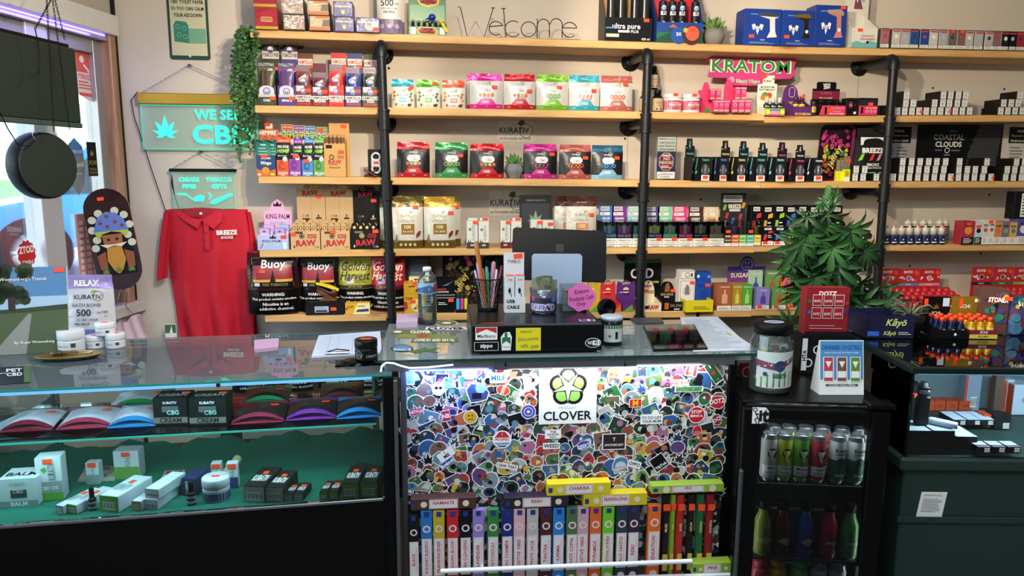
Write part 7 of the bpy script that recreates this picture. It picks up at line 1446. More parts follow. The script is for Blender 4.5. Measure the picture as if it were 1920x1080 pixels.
p_,w,h=G(ZL,176,211,655,632);t=T('cosmetic_jar','small white balm jar stacked on top of two others','jar',p_+Vector((0,w/2,h1+.002)),0,'white cream jars');jar_mesh(t,w/2*.97,h1,JW2,JW2,.42,lab=(JW2,kj2),labz=(.05,.5));b=B();b.box(-.013,.01,-.008,.006,h1,h1+.0006,ORANGE);b.build('price_sticker',t)
def flat(Z,pts,name,label,cat,mat,th=.002,fn=None,bow=0):
 """thin thing lying on a level: pts are the pixels of its four corners (near-left, near-right, far-right, far-left)"""
 q=[atZ(x,y,Z)for x,y in pts];o=(q[0]+q[1]+q[2]+q[3])/4;t=T(name,label,cat,(o.x,o.y,Z+.0006));v=[a-o for a in q]
 b=B();b.add([(a.x,a.y,z)for z in(0,th)for a in v],[(3,2,1,0),(4,5,6,7)]+[(k,(k+1)%4,(k+1)%4+4,k+4)for k in range(4)],mat);b.build('sheet',t)
 if fn:
  W=(v[1]-v[0]).length;L=(v[3]-v[0]).length
  def mp(x,z,e):u,w=x/W+.5,z/L;a=v[0].lerp(v[1],u);c=v[3].lerp(v[2],u);r_=a.lerp(c,w);return(r_.x,r_.y,th+e)
  p=P(W,L,mp);fn(p);p.build('print',t)
 return t
flat(ZL,((0,722),(57,718),(56,687),(-4,690)),'leaflet','dark PET CBD leaflet on the left case corner','leaflet',M('#161a18',.5),.001,lambda p:(p.text('PET',.5,.78,.2,WHITE,.5,.03),p.text('CBD',.5,.52,.2,WHITE,.5,.03),p.rect(.8,0,1,1,M('#4a6a34',.5)),p.ring(.15,.6,.1,.03,WHITE)))
# oval tray with pipe and note
c_=atZ(131,672,ZL);wd=128*2.0/F*1.05;t=T('oval_tray','dark oval tray holding a note on the left case','tray',(c_.x,c_.y,ZL+.001),R(8));b=B();b.lathe([(.3,0),(.42,.002),(.5,.012),(.49,.013),(.41,.005),(0,.004)],M('#23301f',.25,coat=.5),30,sx=wd,sy=wd*.55);b.lathe([(.5,.012),(.51,.013),(.5,.0135)],GOLD,30,sx=wd,sy=wd*.55);b.build('dish',t)
t2=T('paper_note','torn cream note lying on the oval tray','note',(c_.x+.02,c_.y+.01,ZL+.016),R(8));b=B();b.prism([(-.045,-.02),(.04,-.016),(.045,.02),(-.04,.024)],0,.001,M('#d6c48e',.8),'xy');b.build('sheet',t2);p=P(.08,.03,lambda x,z,e:(x,z-.015,.001+e));p.lines(.05,.95,.1,.9,4,INK,.35);p.build('print',t2)
t2=T('glass_pipe','brown glass spoon pipe on the oval tray','pipe',(c_.x-.03,c_.y-.015,ZL+.014),R(10));b=B();b.ball((0,0,.008),.02,.012,.01,M('#4a3a24',.2),12,8);b.tube([(.01,0,.008),(.06,.004,.006)],[.007,.004],M('#6a5a3a',.2),8);b.build('body',t2)
flat(ZL,((477,662),(522,657),(523,640),(477,644)),'note_pad','small pink note pad on the left case','note pad',M('#d6a8c4',.7),.012)
flat(ZL,((584,672),(716,664),(713,624),(598,632)),'clipboard','white form on a clipboard on the left case','clipboard',M('#d4dcec',.7),.006,lambda p:([p.rect(u,.1,u+.004,.9,LINE)for u in(.2,.34,.56)],p.lines(.05,.95,.1,.9,9,M('#b4bccf',.7),.08)))
q=atZ(632,668,ZL);t=T('clipboard_clip','metal clip at the clipboard edge','clip',(q.x,q.y,ZL+.008),lrz);b=B();b.box(-.04,.04,-.005,.012,0,.006,CHROME,.002);b.tube([(-.03,0,.008),(.0,.0,.016),(.04,0,.01)],.002,INK,6);b.build('clip',t)
def bagf(u,v):return((u-.5)*.15,(v-.5)*.075,.012*math.sin(math.pi*u)**.6*math.sin(math.pi*v)**.5+.003*math.sin(u*25+v*9)+.003)
q=atZ(675,681,ZL);t=T('foil_bag','crumpled black foil bag under the black jar','bag',(q.x,q.y,ZL),R(4));b=B();b.grid(bagf,20,10,M('#0b0b0d',.2));b.grid(lambda u,v:(lambda a:(a[0],a[1],.0005))(bagf(1-u,v)),4,4,BLACK);b.build('bag',t)
p_,w,h=G(ZL+.016,664,707,678,640);t=T('cosmetic_jar','black CREAM jar with orange sticker on the foil bag','jar',p_+Vector((0,w/2,0)));jar_mesh(t,w/2*.97,h,M('#0d100f',.3),M('#0c0d0d',.3),.4,lab=(M('#0d100f',.3),lambda p:(p.text('TIV',.32,.28,.16,M('#9a9c98',.5),.2,0),p.ring(.32,.3,.1,.012,M('#9a9c98',.5)),p.text('CREAM',.66,.24,.12,M('#b8b8b4',.5),.3,0))),labz=(.05,.5));b=B();b.box(-.016,.016,-.01,.01,h,h+.0006,ORANGE);b.build('price_sticker',t)
t=T('led_cable','white light cable looping between case and counter','cable',atY(722,690,a1.y-.01));b=B();b.tube([Vector(atY(x,y,a1.y-.012))-t.location for x,y in((714,697),(716,686),(724,680),(738,681),(752,686),(768,690),(800,689),(850,684))],.0028,M('#dfe8ff',.4,em=1.2),8);b.build('cable',t)
# ================================================================ checkout counter top
def deck_sticker(px0,px1,y0,y1,base,fn,shape=None):
 q=[loc_of(cc,atZ(x,y,ZC+.0006))for x,y in((px0,y1),(px1,y1),(px1-6,y0),(px0+4,y0))];W=(q[1]-q[0]).length;L=(q[3]-q[0]).length
 def mp(x,z,e):u=x/W+.5;w=z/L;r_=q[0].lerp(q[1],u).lerp(q[3].lerp(q[2],u),w);return(r_.x,r_.y,ZC+.0006+e)
 p=P(W,L,mp);p.poly(shape,base)if shape else p.rect(0,0,1,1,base);fn(p);p.build('counter_sticker',cc)
EL8=[(.5+.5*math.cos(k*.449),.5+.5*math.sin(k*.449))for k in range(14)];OLV=M('#6a6a2c',.5)
deck_sticker(814,862,600,612,WHITE,lambda p:(p.poly([(.5+(u-.5)*.9,.5+(v-.5)*.9)for u,v in EL8],OLV),p.disc(.5,.5,.2,WHITE)),EL8)
deck_sticker(796,878,613,619,WHITE,lambda p:p.text('CLOVER',.5,.5,.8,INK,.9,.05));deck_sticker(732,815,618,627,OLV,lambda p:(p.text('CLOVER',.7,.5,.6,WHITE,.5,.05),p.disc(.15,.5,.1,WHITE)))
deck_sticker(745,850,627,634,M('#7f8a44',.5),lambda p:p.disc(.45,.5,.12,M('#b8442a',.5)));deck_sticker(770,858,634,642,OLV,lambda p:p.text('COME BY AND SAY HI',.5,.5,.7,WHITE,.9,.04));deck_sticker(731,778,646,660,INK,lambda p:(p.poly([(.5+(u-.5)*.9,.5+(v-.5)*.85)for u,v in EL8],M('#4a86b8',.5)),p.rect(.15,.15,.85,.4,WHITE),p.text('CLOVER',.5,.27,.2,INK,.6,.03)),EL8)
deck_sticker(765,832,650,663,M('#4a6a3a',.5),lambda p:None,[(0,.4),(.3,.6),(.5,.95),(.55,.6),(1,.9),(.7,.45),(.9,.1),(.5,.3),(.2,.0)]);deck_sticker(1130,1180,644,654,M('#2f4a34',.5),lambda p:None,[(0,.4),(.3,.6),(.5,.95),(.55,.6),(1,.9),(.7,.45),(.9,.1),(.5,.3),(.2,.0)])
flat(ZC,((743,616),(783,614),(784,598),(745,600)),'note_pad','pink paper pad with green base on the checkout counter','note pad',M('#d2b4c8',.8),.022)
# water bottle
p_,w,h=G(ZC,784,820,610,503);r_=w/2;t=T('water_bottle','clear plastic water bottle with mountain label','bottle',p_+Vector((0,r_,0)));PET=GLASS('#eef4f6',.02,'pet',2.0,.94,'#c8d4d8')
prof=[(r_*.8,0),(r_,.006)]+[(r_*(1 if k%2 else.93),.012+h*.5*k/14)for k in range(15)]+[(r_*.96,h*.6),(r_*.96,h*.78),(r_*.6,h*.9),(r_*.36,h*.93),(r_*.36,h*.95)]
b=B();b.lathe(prof,PET,24);b.build('body',t);b=B();b.lathe([(r_*.86,.003),(r_*.88,h*.5),(r_*.85,h*.72),(0,h*.721)],GLASS('#dfeef2',.0,'water',1.6),20);b.build('water',t);b=B();b.lathe([(r_*.44,h*.93),(r_*.44,h*.995),(r_*.4,h),(0,h)],M('#e6eaee',.4),16);b.build('cap',t);wrap(t,r_*.99,h,M('#8fb4d4',.4),lambda p:(p.poly([(0,.58),(.2,.68),(.35,.6),(.55,.7),(.8,.58),(1,.62),(1,.56),(0,.56)],M('#3a5a86',.4)),p.disc(.72,.66,.09,M('#a8283a',.4))),(.55,.74),300)
# cash drawer
p_,w,h=G(ZC+.008,884,1131,660,608);DD=.36;t=T('cash_drawer','black cash drawer covered with stickers on the counter','cash drawer',(p_.x,p_.y,ZC+.008),crz);BKM=M('#0b0b0c',.28)
b=B();b.box(-w/2,w/2,.004,DD,0,h,BKM,.003);b.build('case',t);b=B();b.box(-w/2+.003,w/2-.003,0,.004,.003,h-.004,M('#08080a',.4),.001);b.build('drawer_front',t)
for s_ in(-1,1):b=B();b.lathe([(.012,-.008),(.012,0)],BLACK,12,(s_*w*.41,.03,0));b.build('foot',t)
def dstk(u0,v0,u1,v1,fn,base,shape=None):p=P(w*(u1-u0),h*(v1-v0),lambda x,z,e:(-w/2+w*(u0+u1)/2+x,-.0004-e,h*v0+z));(p.poly(shape,base)if shape else p.rect(0,0,1,1,base));fn(p);return p.build('sticker',t)
dstk(.03,.47,.195,.93,lambda p:(p.rect(.03,.04,.97,.96,M('#b8302c',.5)),p.poly([(.03,.04),(.97,.04),(.97,.5),(.5,.82),(.03,.5)],WHITE),p.text('Marlboro',.5,.3,.26,INK,.9,.015)),WHITE);dstk(.015,.06,.21,.42,lambda p:(p.frame(.03,.07,.97,.93,.015,WHITE),p.text('zippo',.5,.5,.5,WHITE,.8,.03)),BLACK);dstk(.22,.08,.305,.75,lambda p:(p.rect(.12,.1,.88,.7,M('#2f6a4a',.5)),p.rect(.35,.6,.6,.95,M('#2f6a4a',.5)),p.poly([(.15,.1),(.85,.1),(.85,.35),(.5,.5),(.15,.35)],WHITE),p.text('Camels',.5,.2,.08,INK,.6,.01)),WHITE,[(.1,0),(.9,0),(1,.7),(.8,1),(.3,.95),(0,.7)])
dstk(.335,.06,.525,.88,lambda p:[p.text(s_,u,v,.15,INK,mw,-.005,.15,4)for s_,u,v,mw in(('Military',.42,.82,.7),('Discounts',.5,.52,.9),('10%',.35,.2,.34),('OFF',.76,.16,.34))],M('#e2d41e',.6));dstk(.865,.12,.99,.48,lambda p:(p.poly([(.5+(u-.5)*.92,.5+(v-.5)*.9)for u,v in EL8],INK),p.text('Wi',.3,.5,.36,WHITE,.3,.03),p.rect(.48,.25,.9,.75,WHITE),p.text('Fi',.7,.5,.36,INK,.3,.03)),WHITE,EL8)
p=P(.05,.03,lambda x,z,e:(w*.40+x,.03+z,h+.0004+e));p.rect(0,0,1,1,WHITE);p.rect(.05,.07,.95,.93,M('#3a3f8c',.5));p.text('f',.62,.5,.8,WHITE,.3,.04);p.build('top_sticker',t)
p=P(.085,.02,lambda x,z,e:(-w*.33+x,.012+z,h+.0004+e));p.poly(EL8,M('#8a2424',.4));p.rect(.1,.1,.9,.3,GOLD);p.build('top_sticker',t)
ZT=ZC+.008+h;ZTc=ZT
# pen cup
p_,w,h=G(ZT,893,941,585,526);r_=w/2;cx=p_+Vector((0,r_,.001));t=T('pen_cup','black wire mesh pen cup on the cash drawer','cup',cx);b=B();n=36
for k in range(n):
 for s_ in(1,-1):b.tube([((r_*(.8+.2*j/6))*math.cos(6.283*k/n+s_*j*.12),(r_*(.8+.2*j/6))*math.sin(6.283*k/n+s_*j*.12),h*j/6)for j in range(7)],.0007,BLACK,3,False)
o=b.build('mesh_wall',t);o['kind']='stuff';b=B();b.lathe([(r_*.8,0),(r_*.8,.004),(0,.004)],BLACK,24);b.tube([(r_*math.cos(k*.2618),r_*math.sin(k*.2618),h)for k in range(25)],.0025,BLACK,6,False);b.build('rim_and_base',t)
for k,(px,py,c,dx,rad,nm)in enumerate(((892,452,'#b8722e',-.006,.008,'brown wooden-handled tool'),(896,490,'#c8849a',-.014,.008,'pink craft knife'),(926,490,'#c07a92',.012,.008,'dusty pink marker'),(914,508,'#2f9a4c',.004,.005,'green pen'),(931,505,'#d8dce2',.018,.005,'silver white pen'),(905,503,'#d8602a',-.002,.004,'orange pen'),(941,498,'#a8243a',.022,.004,'thin red pen'),(890,506,'#b8bcc4',-.02,.004,'chrome pen'),(912,500,'#3a9ab0',.006,.006,'teal marker'))):
 top=Vector(atY(px,py,cx.y+.01));base=Vector((dx*.8,.004*(k%3),.005));tt=T('pen','%s standing in the mesh cup'%nm,'pen',cx+base,0,'pens in the cup');v=top-cx-base;b=B();b.tube([(0,0,0),tuple(v*.6),tuple(v*.68),tuple(v*.95),tuple(v)],[rad*.6,rad*.7,rad,rad*.95,rad*.5],M(c,.4),8);b.build('barrel',tt)
# cable boxes
p_,w,h=G(ZT,946,985,587,478);t=T('display_carton','white USB CABLE counter display','display box',p_+Vector((0,0,.001)),R(-3));b=B();WC=M('#d8dadc',.5);b.box(-w/2,w/2,0,.002,0,h*.27,WC);b.box(-w/2,w/2,.06,.062,0,h,WC);b.box(-w/2,w/2,.002,.06,0,.002,WC);b.build('tray',t);p=P(w,h,y=-.0003);p.text('USB',.3,.2,.06,INK,.4,.03);p.text('CABLE',.42,.1,.06,INK,.6,.03);p.build('print',t);p=P(w,h,y=.0597);p.text('TYPE-C',.5,.84,.05,INK,.7,.01);p.build('header_print',t);stk(t,p,.7,.94,.03,.016,6)
for k in range(2):C((p_+Vector(((-.24+.48*k)*w,.004,.004)),w*.46,h*.62),'white boxed cable in the USB display, %s'%('left','right')[k],WC,lambda p:(p.text('TYPE',.5,.9,.05,M('#b8322a',.5),.5,.01),p.poly([(.3,.62),(.5,.7),(.62,.58),(.42,.5)],INK),p.poly([(.5,.56),(.66,.5),(.72,.3),(.5,.12),(.5,.15),(.66,.3),(.6,.48)],INK)),.03,top=ORANGE)
# monitor
Ym=p_.y+.20;a,c_=atY(960,470,Ym),atY(1136,470,Ym);w=c_.x-a.x;zz_=atY(1048,478,Ym).z
t=T('pos_monitor','point of sale monitor seen from behind on a white stand','monitor',((a.x+c_.x)/2,Ym,ZC+.001),crz+R(-3));H_=atY(1050,436,Ym).z-atY(1050,519,Ym).z
def scr(u,v):return None
mo=[(x,z)for x,z in rr(w,H_+.03,.012)]
b=B();b.prism(mo,-.006,.008,M('#0b0d10',.6));ob=b.build('screen_housing',t,(0,0,zz_-ZC-H_/2-.015),(R(-18),R(2.2),0));p=P(.04,.04,lambda x,z,e:(x,-.0063-e,H_*.62+z));p.poly(EL8,BLACK);p.frame(.2,.2,.8,.8,.09,M('#23272c',.4));p.rect(.4,.4,.6,.6,M('#23272c',.4));p.build('emblem',ob)
sx0,sx1=atY(998,540,Ym-.03).x-t.location.x,atY(1090,540,Ym-.03).x-t.location.x;zt_=atY(1045,476,Ym-.03).z-ZC;b=B();b.prism([((sx0+sx1)/2+x,z)for x,z in rr(sx1-sx0,zt_,.012)],-.045,-.035,M('#aebfd6',.35));b.build('stand',t);b=B();b.box(sx0,sx1,-.045,.12,-.0,.006,M('#aebfd6',.35),.002);b.build('stand_foot',t)
# tip bucket and acrylic bin with notes
p_,w,h=G(ZT,996,1050,590,545);r_=w/2;t=T('tip_bucket',"clear GEEK'D tip bucket stuffed with notes",'bucket',p_+Vector((0,r_,.001)));b=B();b.lathe([(r_*.82,0),(r_*.84,.002),(r_,h),(r_*.98,h),(r_*.82,.004),(0,.004)],GLASS('#dfe4ea',.02,'tip',1.2,.8,'#9aa0b4'),24);b.build('tub',t);wrap(t,r_*.93,h,M('#2a2140',.5),lambda p:(p.text("GEEK'D",.42,.28,.3,WHITE,.62,.07),p.text("GEEK'D",.42,.28,.26,M('#6a4ab0',.5),.6,.02),p.disc(.2,.62,.06,M('#b83a6a',.5)),p.disc(.7,.6,.07,M('#3a6ab8',.5))),(.05,.75),200)
for k,(c,dx,dz,rz)in enumerate((('#7a7a66',.012,.035,20),('#8a8a78',-.012,.04,-25),('#6a7a5c',.0,.045,60))):
 tt=T('banknote','crumpled %s note in the tip bucket'%('brown TIPS','grey folded','greenish')[k],'banknote',p_+Vector((dx,r_*.7+.008*k,.012)),R(rz*.3));b=B();b.grid(lambda u,v,dz=dz:((u-.5)*.06,.008*math.sin(u*7+v*4),v*(h+dz-.015)),8,8,M(c,.8));b.build('paper',tt)
 if k==0:p=P(.06,h+.02,lambda x,z,e:(x,-.010-e,z));p.text('Tips',.45,.75,.14,INK,.4,0,.2);p.build('print',tt)
p_,w,h=G(ZT,1054,1100,584,540);yb_=p_.y;t=T('acrylic_bin','small clear acrylic bin of samples on the drawer','bin',p_+Vector((0,0,.001)),crz);b=B();GB=GLASS('#dfe8e6',.02,'bin',1.2,.8,'#b4bcbc')
for x0,x1,y0,y1,z0,z1 in((-.5,.5,0,.002,0,.8),(-.5,-.46,.002,.07,0,1),(.46,.5,.002,.07,0,1),(-.5,.5,.068,.07,0,1.05),(-.46,.46,.002,.068,0,.05)):b.box(x0*w,x1*w,y0,y1,z0*h,z1*h,GB)
b.build('bin',t);b=B()
for k in range(9):b.ball(((-.35+.09*k)*w,.03+.01*(k%3),h*(.7+.08*(k%2))),.008,.007,.006,M(('#3f7a4a','#b83a4a','#d8d4c8')[k%3],.5),8,6)
o=b.build('samples',t);o['kind']='stuff'
p_,w,h=G(ZT,1057,1110,582,531);p_.y=yb_;t=T('handwritten_note','pink cloud-shaped Kratom cash only note','note',p_+Vector((.004,-.014,.004)),crz);NP=M('#e36ab4',.7);o=[(.5*w*(1+.07*math.cos(5*a_))*math.cos(a_),h/2+h*.5*(1+.07*math.cos(7*a_))*math.sin(a_))for a_ in[6.283*k/40 for k in range(40)]];b=B();b.prism(o,-.001,0,NP);b.build('card',t);p=P(w,h,y=-.0013);[p.text(s_,.5,v,hh_,INK,mw,0,.15,8)for s_,v,hh_,mw in(('Kratom',.72,.16,.5),('Products Cash',.48,.16,.85),('Only',.25,.16,.4))];p.build('lettering',t)
# clear tub, ring, tablet, papers
p_,w,h=G(ZC,1130,1172,650,596);r_=w/2;t=T('snack_tub','clear black-filled tub with cable label beside the drawer','jar',p_+Vector((0,r_,.001)));b=B();b.lathe([(r_*.95,0),(r_,.004),(r_,h*.86),(r_*.9,h*.9)],M('#1c2022',.2),22);b.build('jar',t);b=B();b.lathe([(r_*1.02,h*.86),(r_*1.02,h*.98),(r_*.9,h),(0,h)],M('#b9c4cc',.3),22);b.build('lid',t);wrap(t,r_,h,M('#cfd8d2',.5),lambda p:(p.rect(0,.6,1,.72,M('#2f7a4a',.5),8),p.rect(.55,.25,.68,.5,INK),p.disc(.3,.35,.06,M('#2f7a4a',.5))),(.14,.72),110)
q=atZ(1143,600,ZC);t=T('tape_ring','black tape ring standing behind the clear tub','tape',(q.x,q.y+.05,ZC+.001));b=B();b.lathe([(.02,-.012),(.036,-.012),(.037,0),(.036,.012),(.02,.012),(.02,-.012)],BLACK,24);b.build('roll',t,(0,0,.037),(R(90),0,R(20)))
t=flat(ZC+.012,((1225,653),(1327,650),(1302,606),(1206,608)),'tablet','black tablet lying face up on the checkout counter','tablet',M('#15171a',.3),.006,lambda p:(p.rect(.02,.02,.98,.98,M('#050507',.05)),))
t.location.z-=.011
flat(ZC,((1300,660),(1424,657),(1330,596),(1276,598)),'paper_sheet','white printed form lying beside the tablet, on top','paper',M('#cfd6de',.8),.0012,lambda p:(p.lines(.1,.9,.05,.95,22,M('#98a0ac',.8),.25),p.rect(.86,.4,.9,.5,M('#c8a82a',.6))));flat(ZC,((1285,640),(1395,640),(1345,594),(1275,595)),'paper_sheet','white printed form lying beneath the other sheet','paper',M('#c4ccd6',.8),.0005)
flat(ZC,((1193,609),(1245,607),(1238,597),(1180,598)),'glass_plate','dark glass plate with shavings behind the tablet','plate',M('#3a3f42',.3),.004)
# ================================================================ goods in the left case
LW=M('#c9cbd6',.55);LG=M('#5f9a34',.55);DK=M('#1d1f1e',.5);WT=WHITE
def Q(Z,px0,px1,pyb,pyt,label,mat,fn=None,d=.05,rz=0,**k):return C(G(Z,px0,px1,pyb,pyt),label,mat,fn,d,rz=R(rz)+lrz,**k)
def kbox(c,dark=False,bar=True):
 m=M(c,.5)
 return lambda p:(p.rect(0,0,1,.45,m),p.text('KURATIV',.55,.72,.2,M('#77797c',.5)if not dark else PAPER,.5,0,0,90)if p.h>p.w else p.text('KURATIV',.5,.75,.2,M('#77797c',.5)if not dark else PAPER,.8,0),barcode(p,.2,.08,.8,.42)if bar else None)
def end(c):return lambda p:(p.rect(0,0,1,1,M(c,.5)),barcode(p,.15,.15,.85,.65))
def top_word(t,w,d,h,s_,m=INK):
 p=P(w,d,lambda x,z,e:(x,z,h+.0008+e));p.text(s_,.5,.4,.3,m,.8,.02);p.build('top_print',t)
t,w,h=Q(ZD,4,70,950,898,'white CBD BALM carton at the case corner',LW,lambda p:(p.rect(0,0,1,.22,M('#8a93a0',.5)),p.text('BALM',.5,.11,.16,WT,.6,.03),p.rect(.3,.34,.72,.62,DGREY),p.text('CBD',.5,.56,.12,LW,.4,.02),p.text('KURATIV',.5,.84,.12,M('#77797c',.5),.4,0)),.09);top_word(t,w,.09,h,'BALM')
Q(ZD,74,118,938,858,'tall white KURATIV CBD OIL carton',LW,lambda p:(p.rect(0,0,1,.18,LG),p.rect(0,.18,1,.45,M('#8f9296',.5)),p.text('KURATIV',.62,.68,.28,M('#55585c',.5),.4,0,0,90),p.text('CBD OIL',.5,.3,.08,WT,.7,.01),p.poly([(.2,.74),(.34,.8),(.44,.74),(.34,.66)],LG)),.05,4,sticker_at=(.5,.93))
Q(ZD,163,187,908,868,'small white KURATIV carton at the back of the felt',LW,kbox('#8f9296',bar=False),.03,-6,sticker_at=(.5,.92));Q(ZD,216,262,898,846,'square white KURATIV carton behind the green one',LW,kbox('#6f9a4a',bar=False),.05,-4,sticker_at=(.5,.9))
for a in((103,122,964,948,'long lilac carton lying with its end forward','#8f8f9c',.13,-28),(124,147,963,946,'slim green carton lying beside the lilac one','#5f9a34',.13,-28),(186,226,960,930,'wide green carton lying with barcode end forward','#5f9a34',.15,-22),(247,267,957,940,'amber-ended lilac carton lying on the felt','#b88a5a',.12,-20),(269,298,955,937,'white barcode carton lying, bottom of two','#b9bcc8',.13,-18),(456,497,942,912,'large charcoal KURATIV carton with white end','#a9a49c',.15,-14),(498,532,941,914,'medium charcoal KURATIV carton with white end','#a9a49c',.13,-14),(533,550,940,926,'small charcoal carton, left of the small pair','#a9a49c',.08,-14),(551,569,939,925,'small charcoal carton, right of the small pair','#a9a49c',.08,-14),(599,615,937,922,'small lime green carton, left of the small pair','#5f9a34',.08,-12),(616,634,936,921,'small lime green carton, right of the small pair','#5f9a34',.08,-12),(641,673,934,906,'large lime green carton with barcode, left','#5f9a34',.14,-10),(676,708,932,905,'large lime green carton with barcode, right','#5f9a34',.14,-10)):
 x0,x1,yb,yt,lab,c,d,rz=a;t,w,h=Q(ZD,x0,x1,yb,yt,lab,DK if c=='#a9a49c' or x0>590 else LW,end(c),d,rz,group='cartons lying on the felt');top_word(t,w*.9,d,h,'KURATIV',PAPER if c=='#a9a49c' or x0>590 else GREY)
 b=B();b.box(-.008,.008,d*.6,d*.75,h+.0008,h+.0014,ORANGE);b.build('price_sticker',t)
p_,w,h=G(ZD,269,298,955,937);C((p_+Vector((.004,.004,h+.001)),w,h),'white barcode carton lying, top of two',LW,end('#b9bcc8'),.13,rz=R(-18));Q(ZD,340,368,930,898,'navy SLUMBER carton standing behind the dropper',M('#1c2c58',.5),lambda p:p.text('SLUMBER',.4,.5,.2,WT,.8,.01,0,90),.09,-20);Q(ZD,397,416,906,870,'slim white carton beside the wooden pestle, left',LW,kbox('#2c3f78',bar=False),.03,sticker_at=(.5,.9));Q(ZD,426,447,915,870,'slim white SLUMBER carton beside the wooden pestle, right',LW,kbox('#2c3f78',bar=False),.03,sticker_at=(.5,.92));Q(ZD,661,690,905,880,'charcoal and green carton standing at the back',DK,kbox('#5f9a34',True,False),.05,-8)
for x0,x1,yb,yt,nm in((163,179,959,916,'left'),(348,366,949,906,'middle')):
 p_,w,h=G(ZD,x0,x1,yb,yt);BOT(p_+Vector((0,w/2,0)),'small black dropper bottle on the felt, %s'%nm,w/2*.9,h,M('#0c0c0e',.2),BLACK,(M('#9a9ca0',.5),lambda p:p.rect(.2,.2,.8,.3,INK)),group='dropper bottles',cap=.45,labz=(.08,.4))
wjar(375,425,944,903,'white cream jar with navy label on the felt',None,ZD,LW,LW,lambda p:p.rect(0,.06,1,.4,M('#1f3f74',.4),14),True,.4)
q=atZ(431,905,ZD);t=T('pestle','wooden pestle lying behind white cartons','pestle',(q.x,q.y+.05,ZD+.016),0);b=B();b.tube([(-.03,-.06,0),(0,0,.02),(.01,.03,.035)],[.014,.015,.014],M('#c8b48c',.6),12);b.build('body',t)
for x0,x1,y0,y1,lab,c in((146,216,905,877,'flat patterned gummy packet lying on the felt','#b0a8a0'),(296,350,912,884,'flat orange and white packet lying on the felt','#c89a90')):flat(ZD,((x0,y0),(x1,y0-3),(x1-4,y1),(x0+14,y1+2)),'gummy_packet',lab,'packet',M(c,.5),.006,lambda p:(p.rect(.1,.7,.9,.95,M('#8a3a4a',.5)),p.disc(.3,.4,.1,M('#c85a3a',.5)),p.disc(.7,.3,.1,M('#4a8a4a',.5))))
def LP(px0,px1,pyb,c1,c2,label,Z=None,L=.15,back=0):
 Z=ZM if Z is None else Z;p_,w,h=G(Z,px0,px1,pyb,pyb-20);p_.y+=back;t=T('gummy_pouch',label,'pouch',p_+Vector((0,0,.0006)),lrz,'pouches lying on the glass shelf');ht=.034
 up=lambda u,v:((u-.5)*w,v*L,ht*(1-(2*u-1)**2)*(1-v)**.7*(.55+.45*min(1,v*6))+.002+v*.02);mb=M(c2,.3,.1,bump=.2,bs=40);mc=M(c1,.3,.2,bump=.3,bs=40)
 b=B();b.grid(up,14,10,mb,True,lambda u,v:mc if v>.8 or v<.12 else mb);b.grid(lambda u,v:((.5-u)*w,v*L,.0+v*.018),4,4,mb);b.build('bag',t);b=B();b.grid(lambda u,v:(lambda q:(q[0],q[1]-.004+.02*(1-abs(2*v-1))*(1-(2*u-1)**2),q[2]*v))(up(u,0)),14,4,mc);b.build('gusset',t)
 b=B();b.box(w*.2,w*.2+.024,L*.5,L*.5+.014,up(.72,.5)[2]+.001,up(.72,.5)[2]+.002,ORANGE);b.build('price_sticker',t)
for a in((4,92,808,'#7c1f34','#b9b6bc','silver pouch with maroon base lying at case left',None,.15),(110,203,803,'#a03048','#b9b6bc','silver pouch with red base lying beside the cream boxes'),(205,290,800,'#2a7ab0','#b9b6bc','silver pouch with blue base lying beside the cream boxes'),(200,300,772,'#2f8a4c','#b9b6bc','silver pouch with green base lying behind the blue',None,.15,.03),(436,530,793,'#8a2a40','#1f1b1d','black pouch with maroon base lying right of the cream boxes'),(450,536,765,'#35a06a','#1f1b1d','black pouch with green base lying at the back',None,.15,.03),(538,628,786,'#7a2f8c','#1f1b1d','black pouch with violet base lying in the middle'),(597,680,757,'#8a3a48','#1f1b1d','black pouch with rose base lying at the back',None,.15,.03),(632,714,783,'#2a86c8','#1f1b1d','black pouch with blue base lying at case right')):LP(*a)
for x0,x1,nm in((290,352,'left'),(357,424,'right')):
 t,w,h=Q(ZM,x0,x1,797,747,'black CBG CREAM carton on the glass shelf, %s'%nm,M('#101615',.45),lambda p:(p.text('KURATIV',.5,.85,.1,PAPER,.4,0),p.rect(.26,.5,.74,.72,M('#4a4f4c',.5)),p.text('CBG',.58,.48,.16,M('#8fc8b8',.5),.4,.02),p.rect(0,.08,1,.3,M('#6a665c',.5)),p.text('CREAM',.5,.19,.18,INK,.8,.03)),.085,-4);top_word(t,w,.085,h,'CREAM',M('#8a8f84',.5));b=B();b.box(w*.2,w*.2+.024,.05,.064,h+.0008,h+.0014,ORANGE);b.build('price_sticker',t)
q=atY(118,880,a1.y+LD-.06);t=T('brass_bell','small brass bell hanging at the back of the left case','bell',q);b=B();b.lathe([(.028,0),(.024,.012),(.018,.03),(.014,.045),(.006,.052),(0,.053)],GOLD,18);b.build('bell',t);b=B();b.tube([(0,0,.05),(-.004,0,.09)],.004,M('#4a3a24',.6),8);b.build('strap',t)
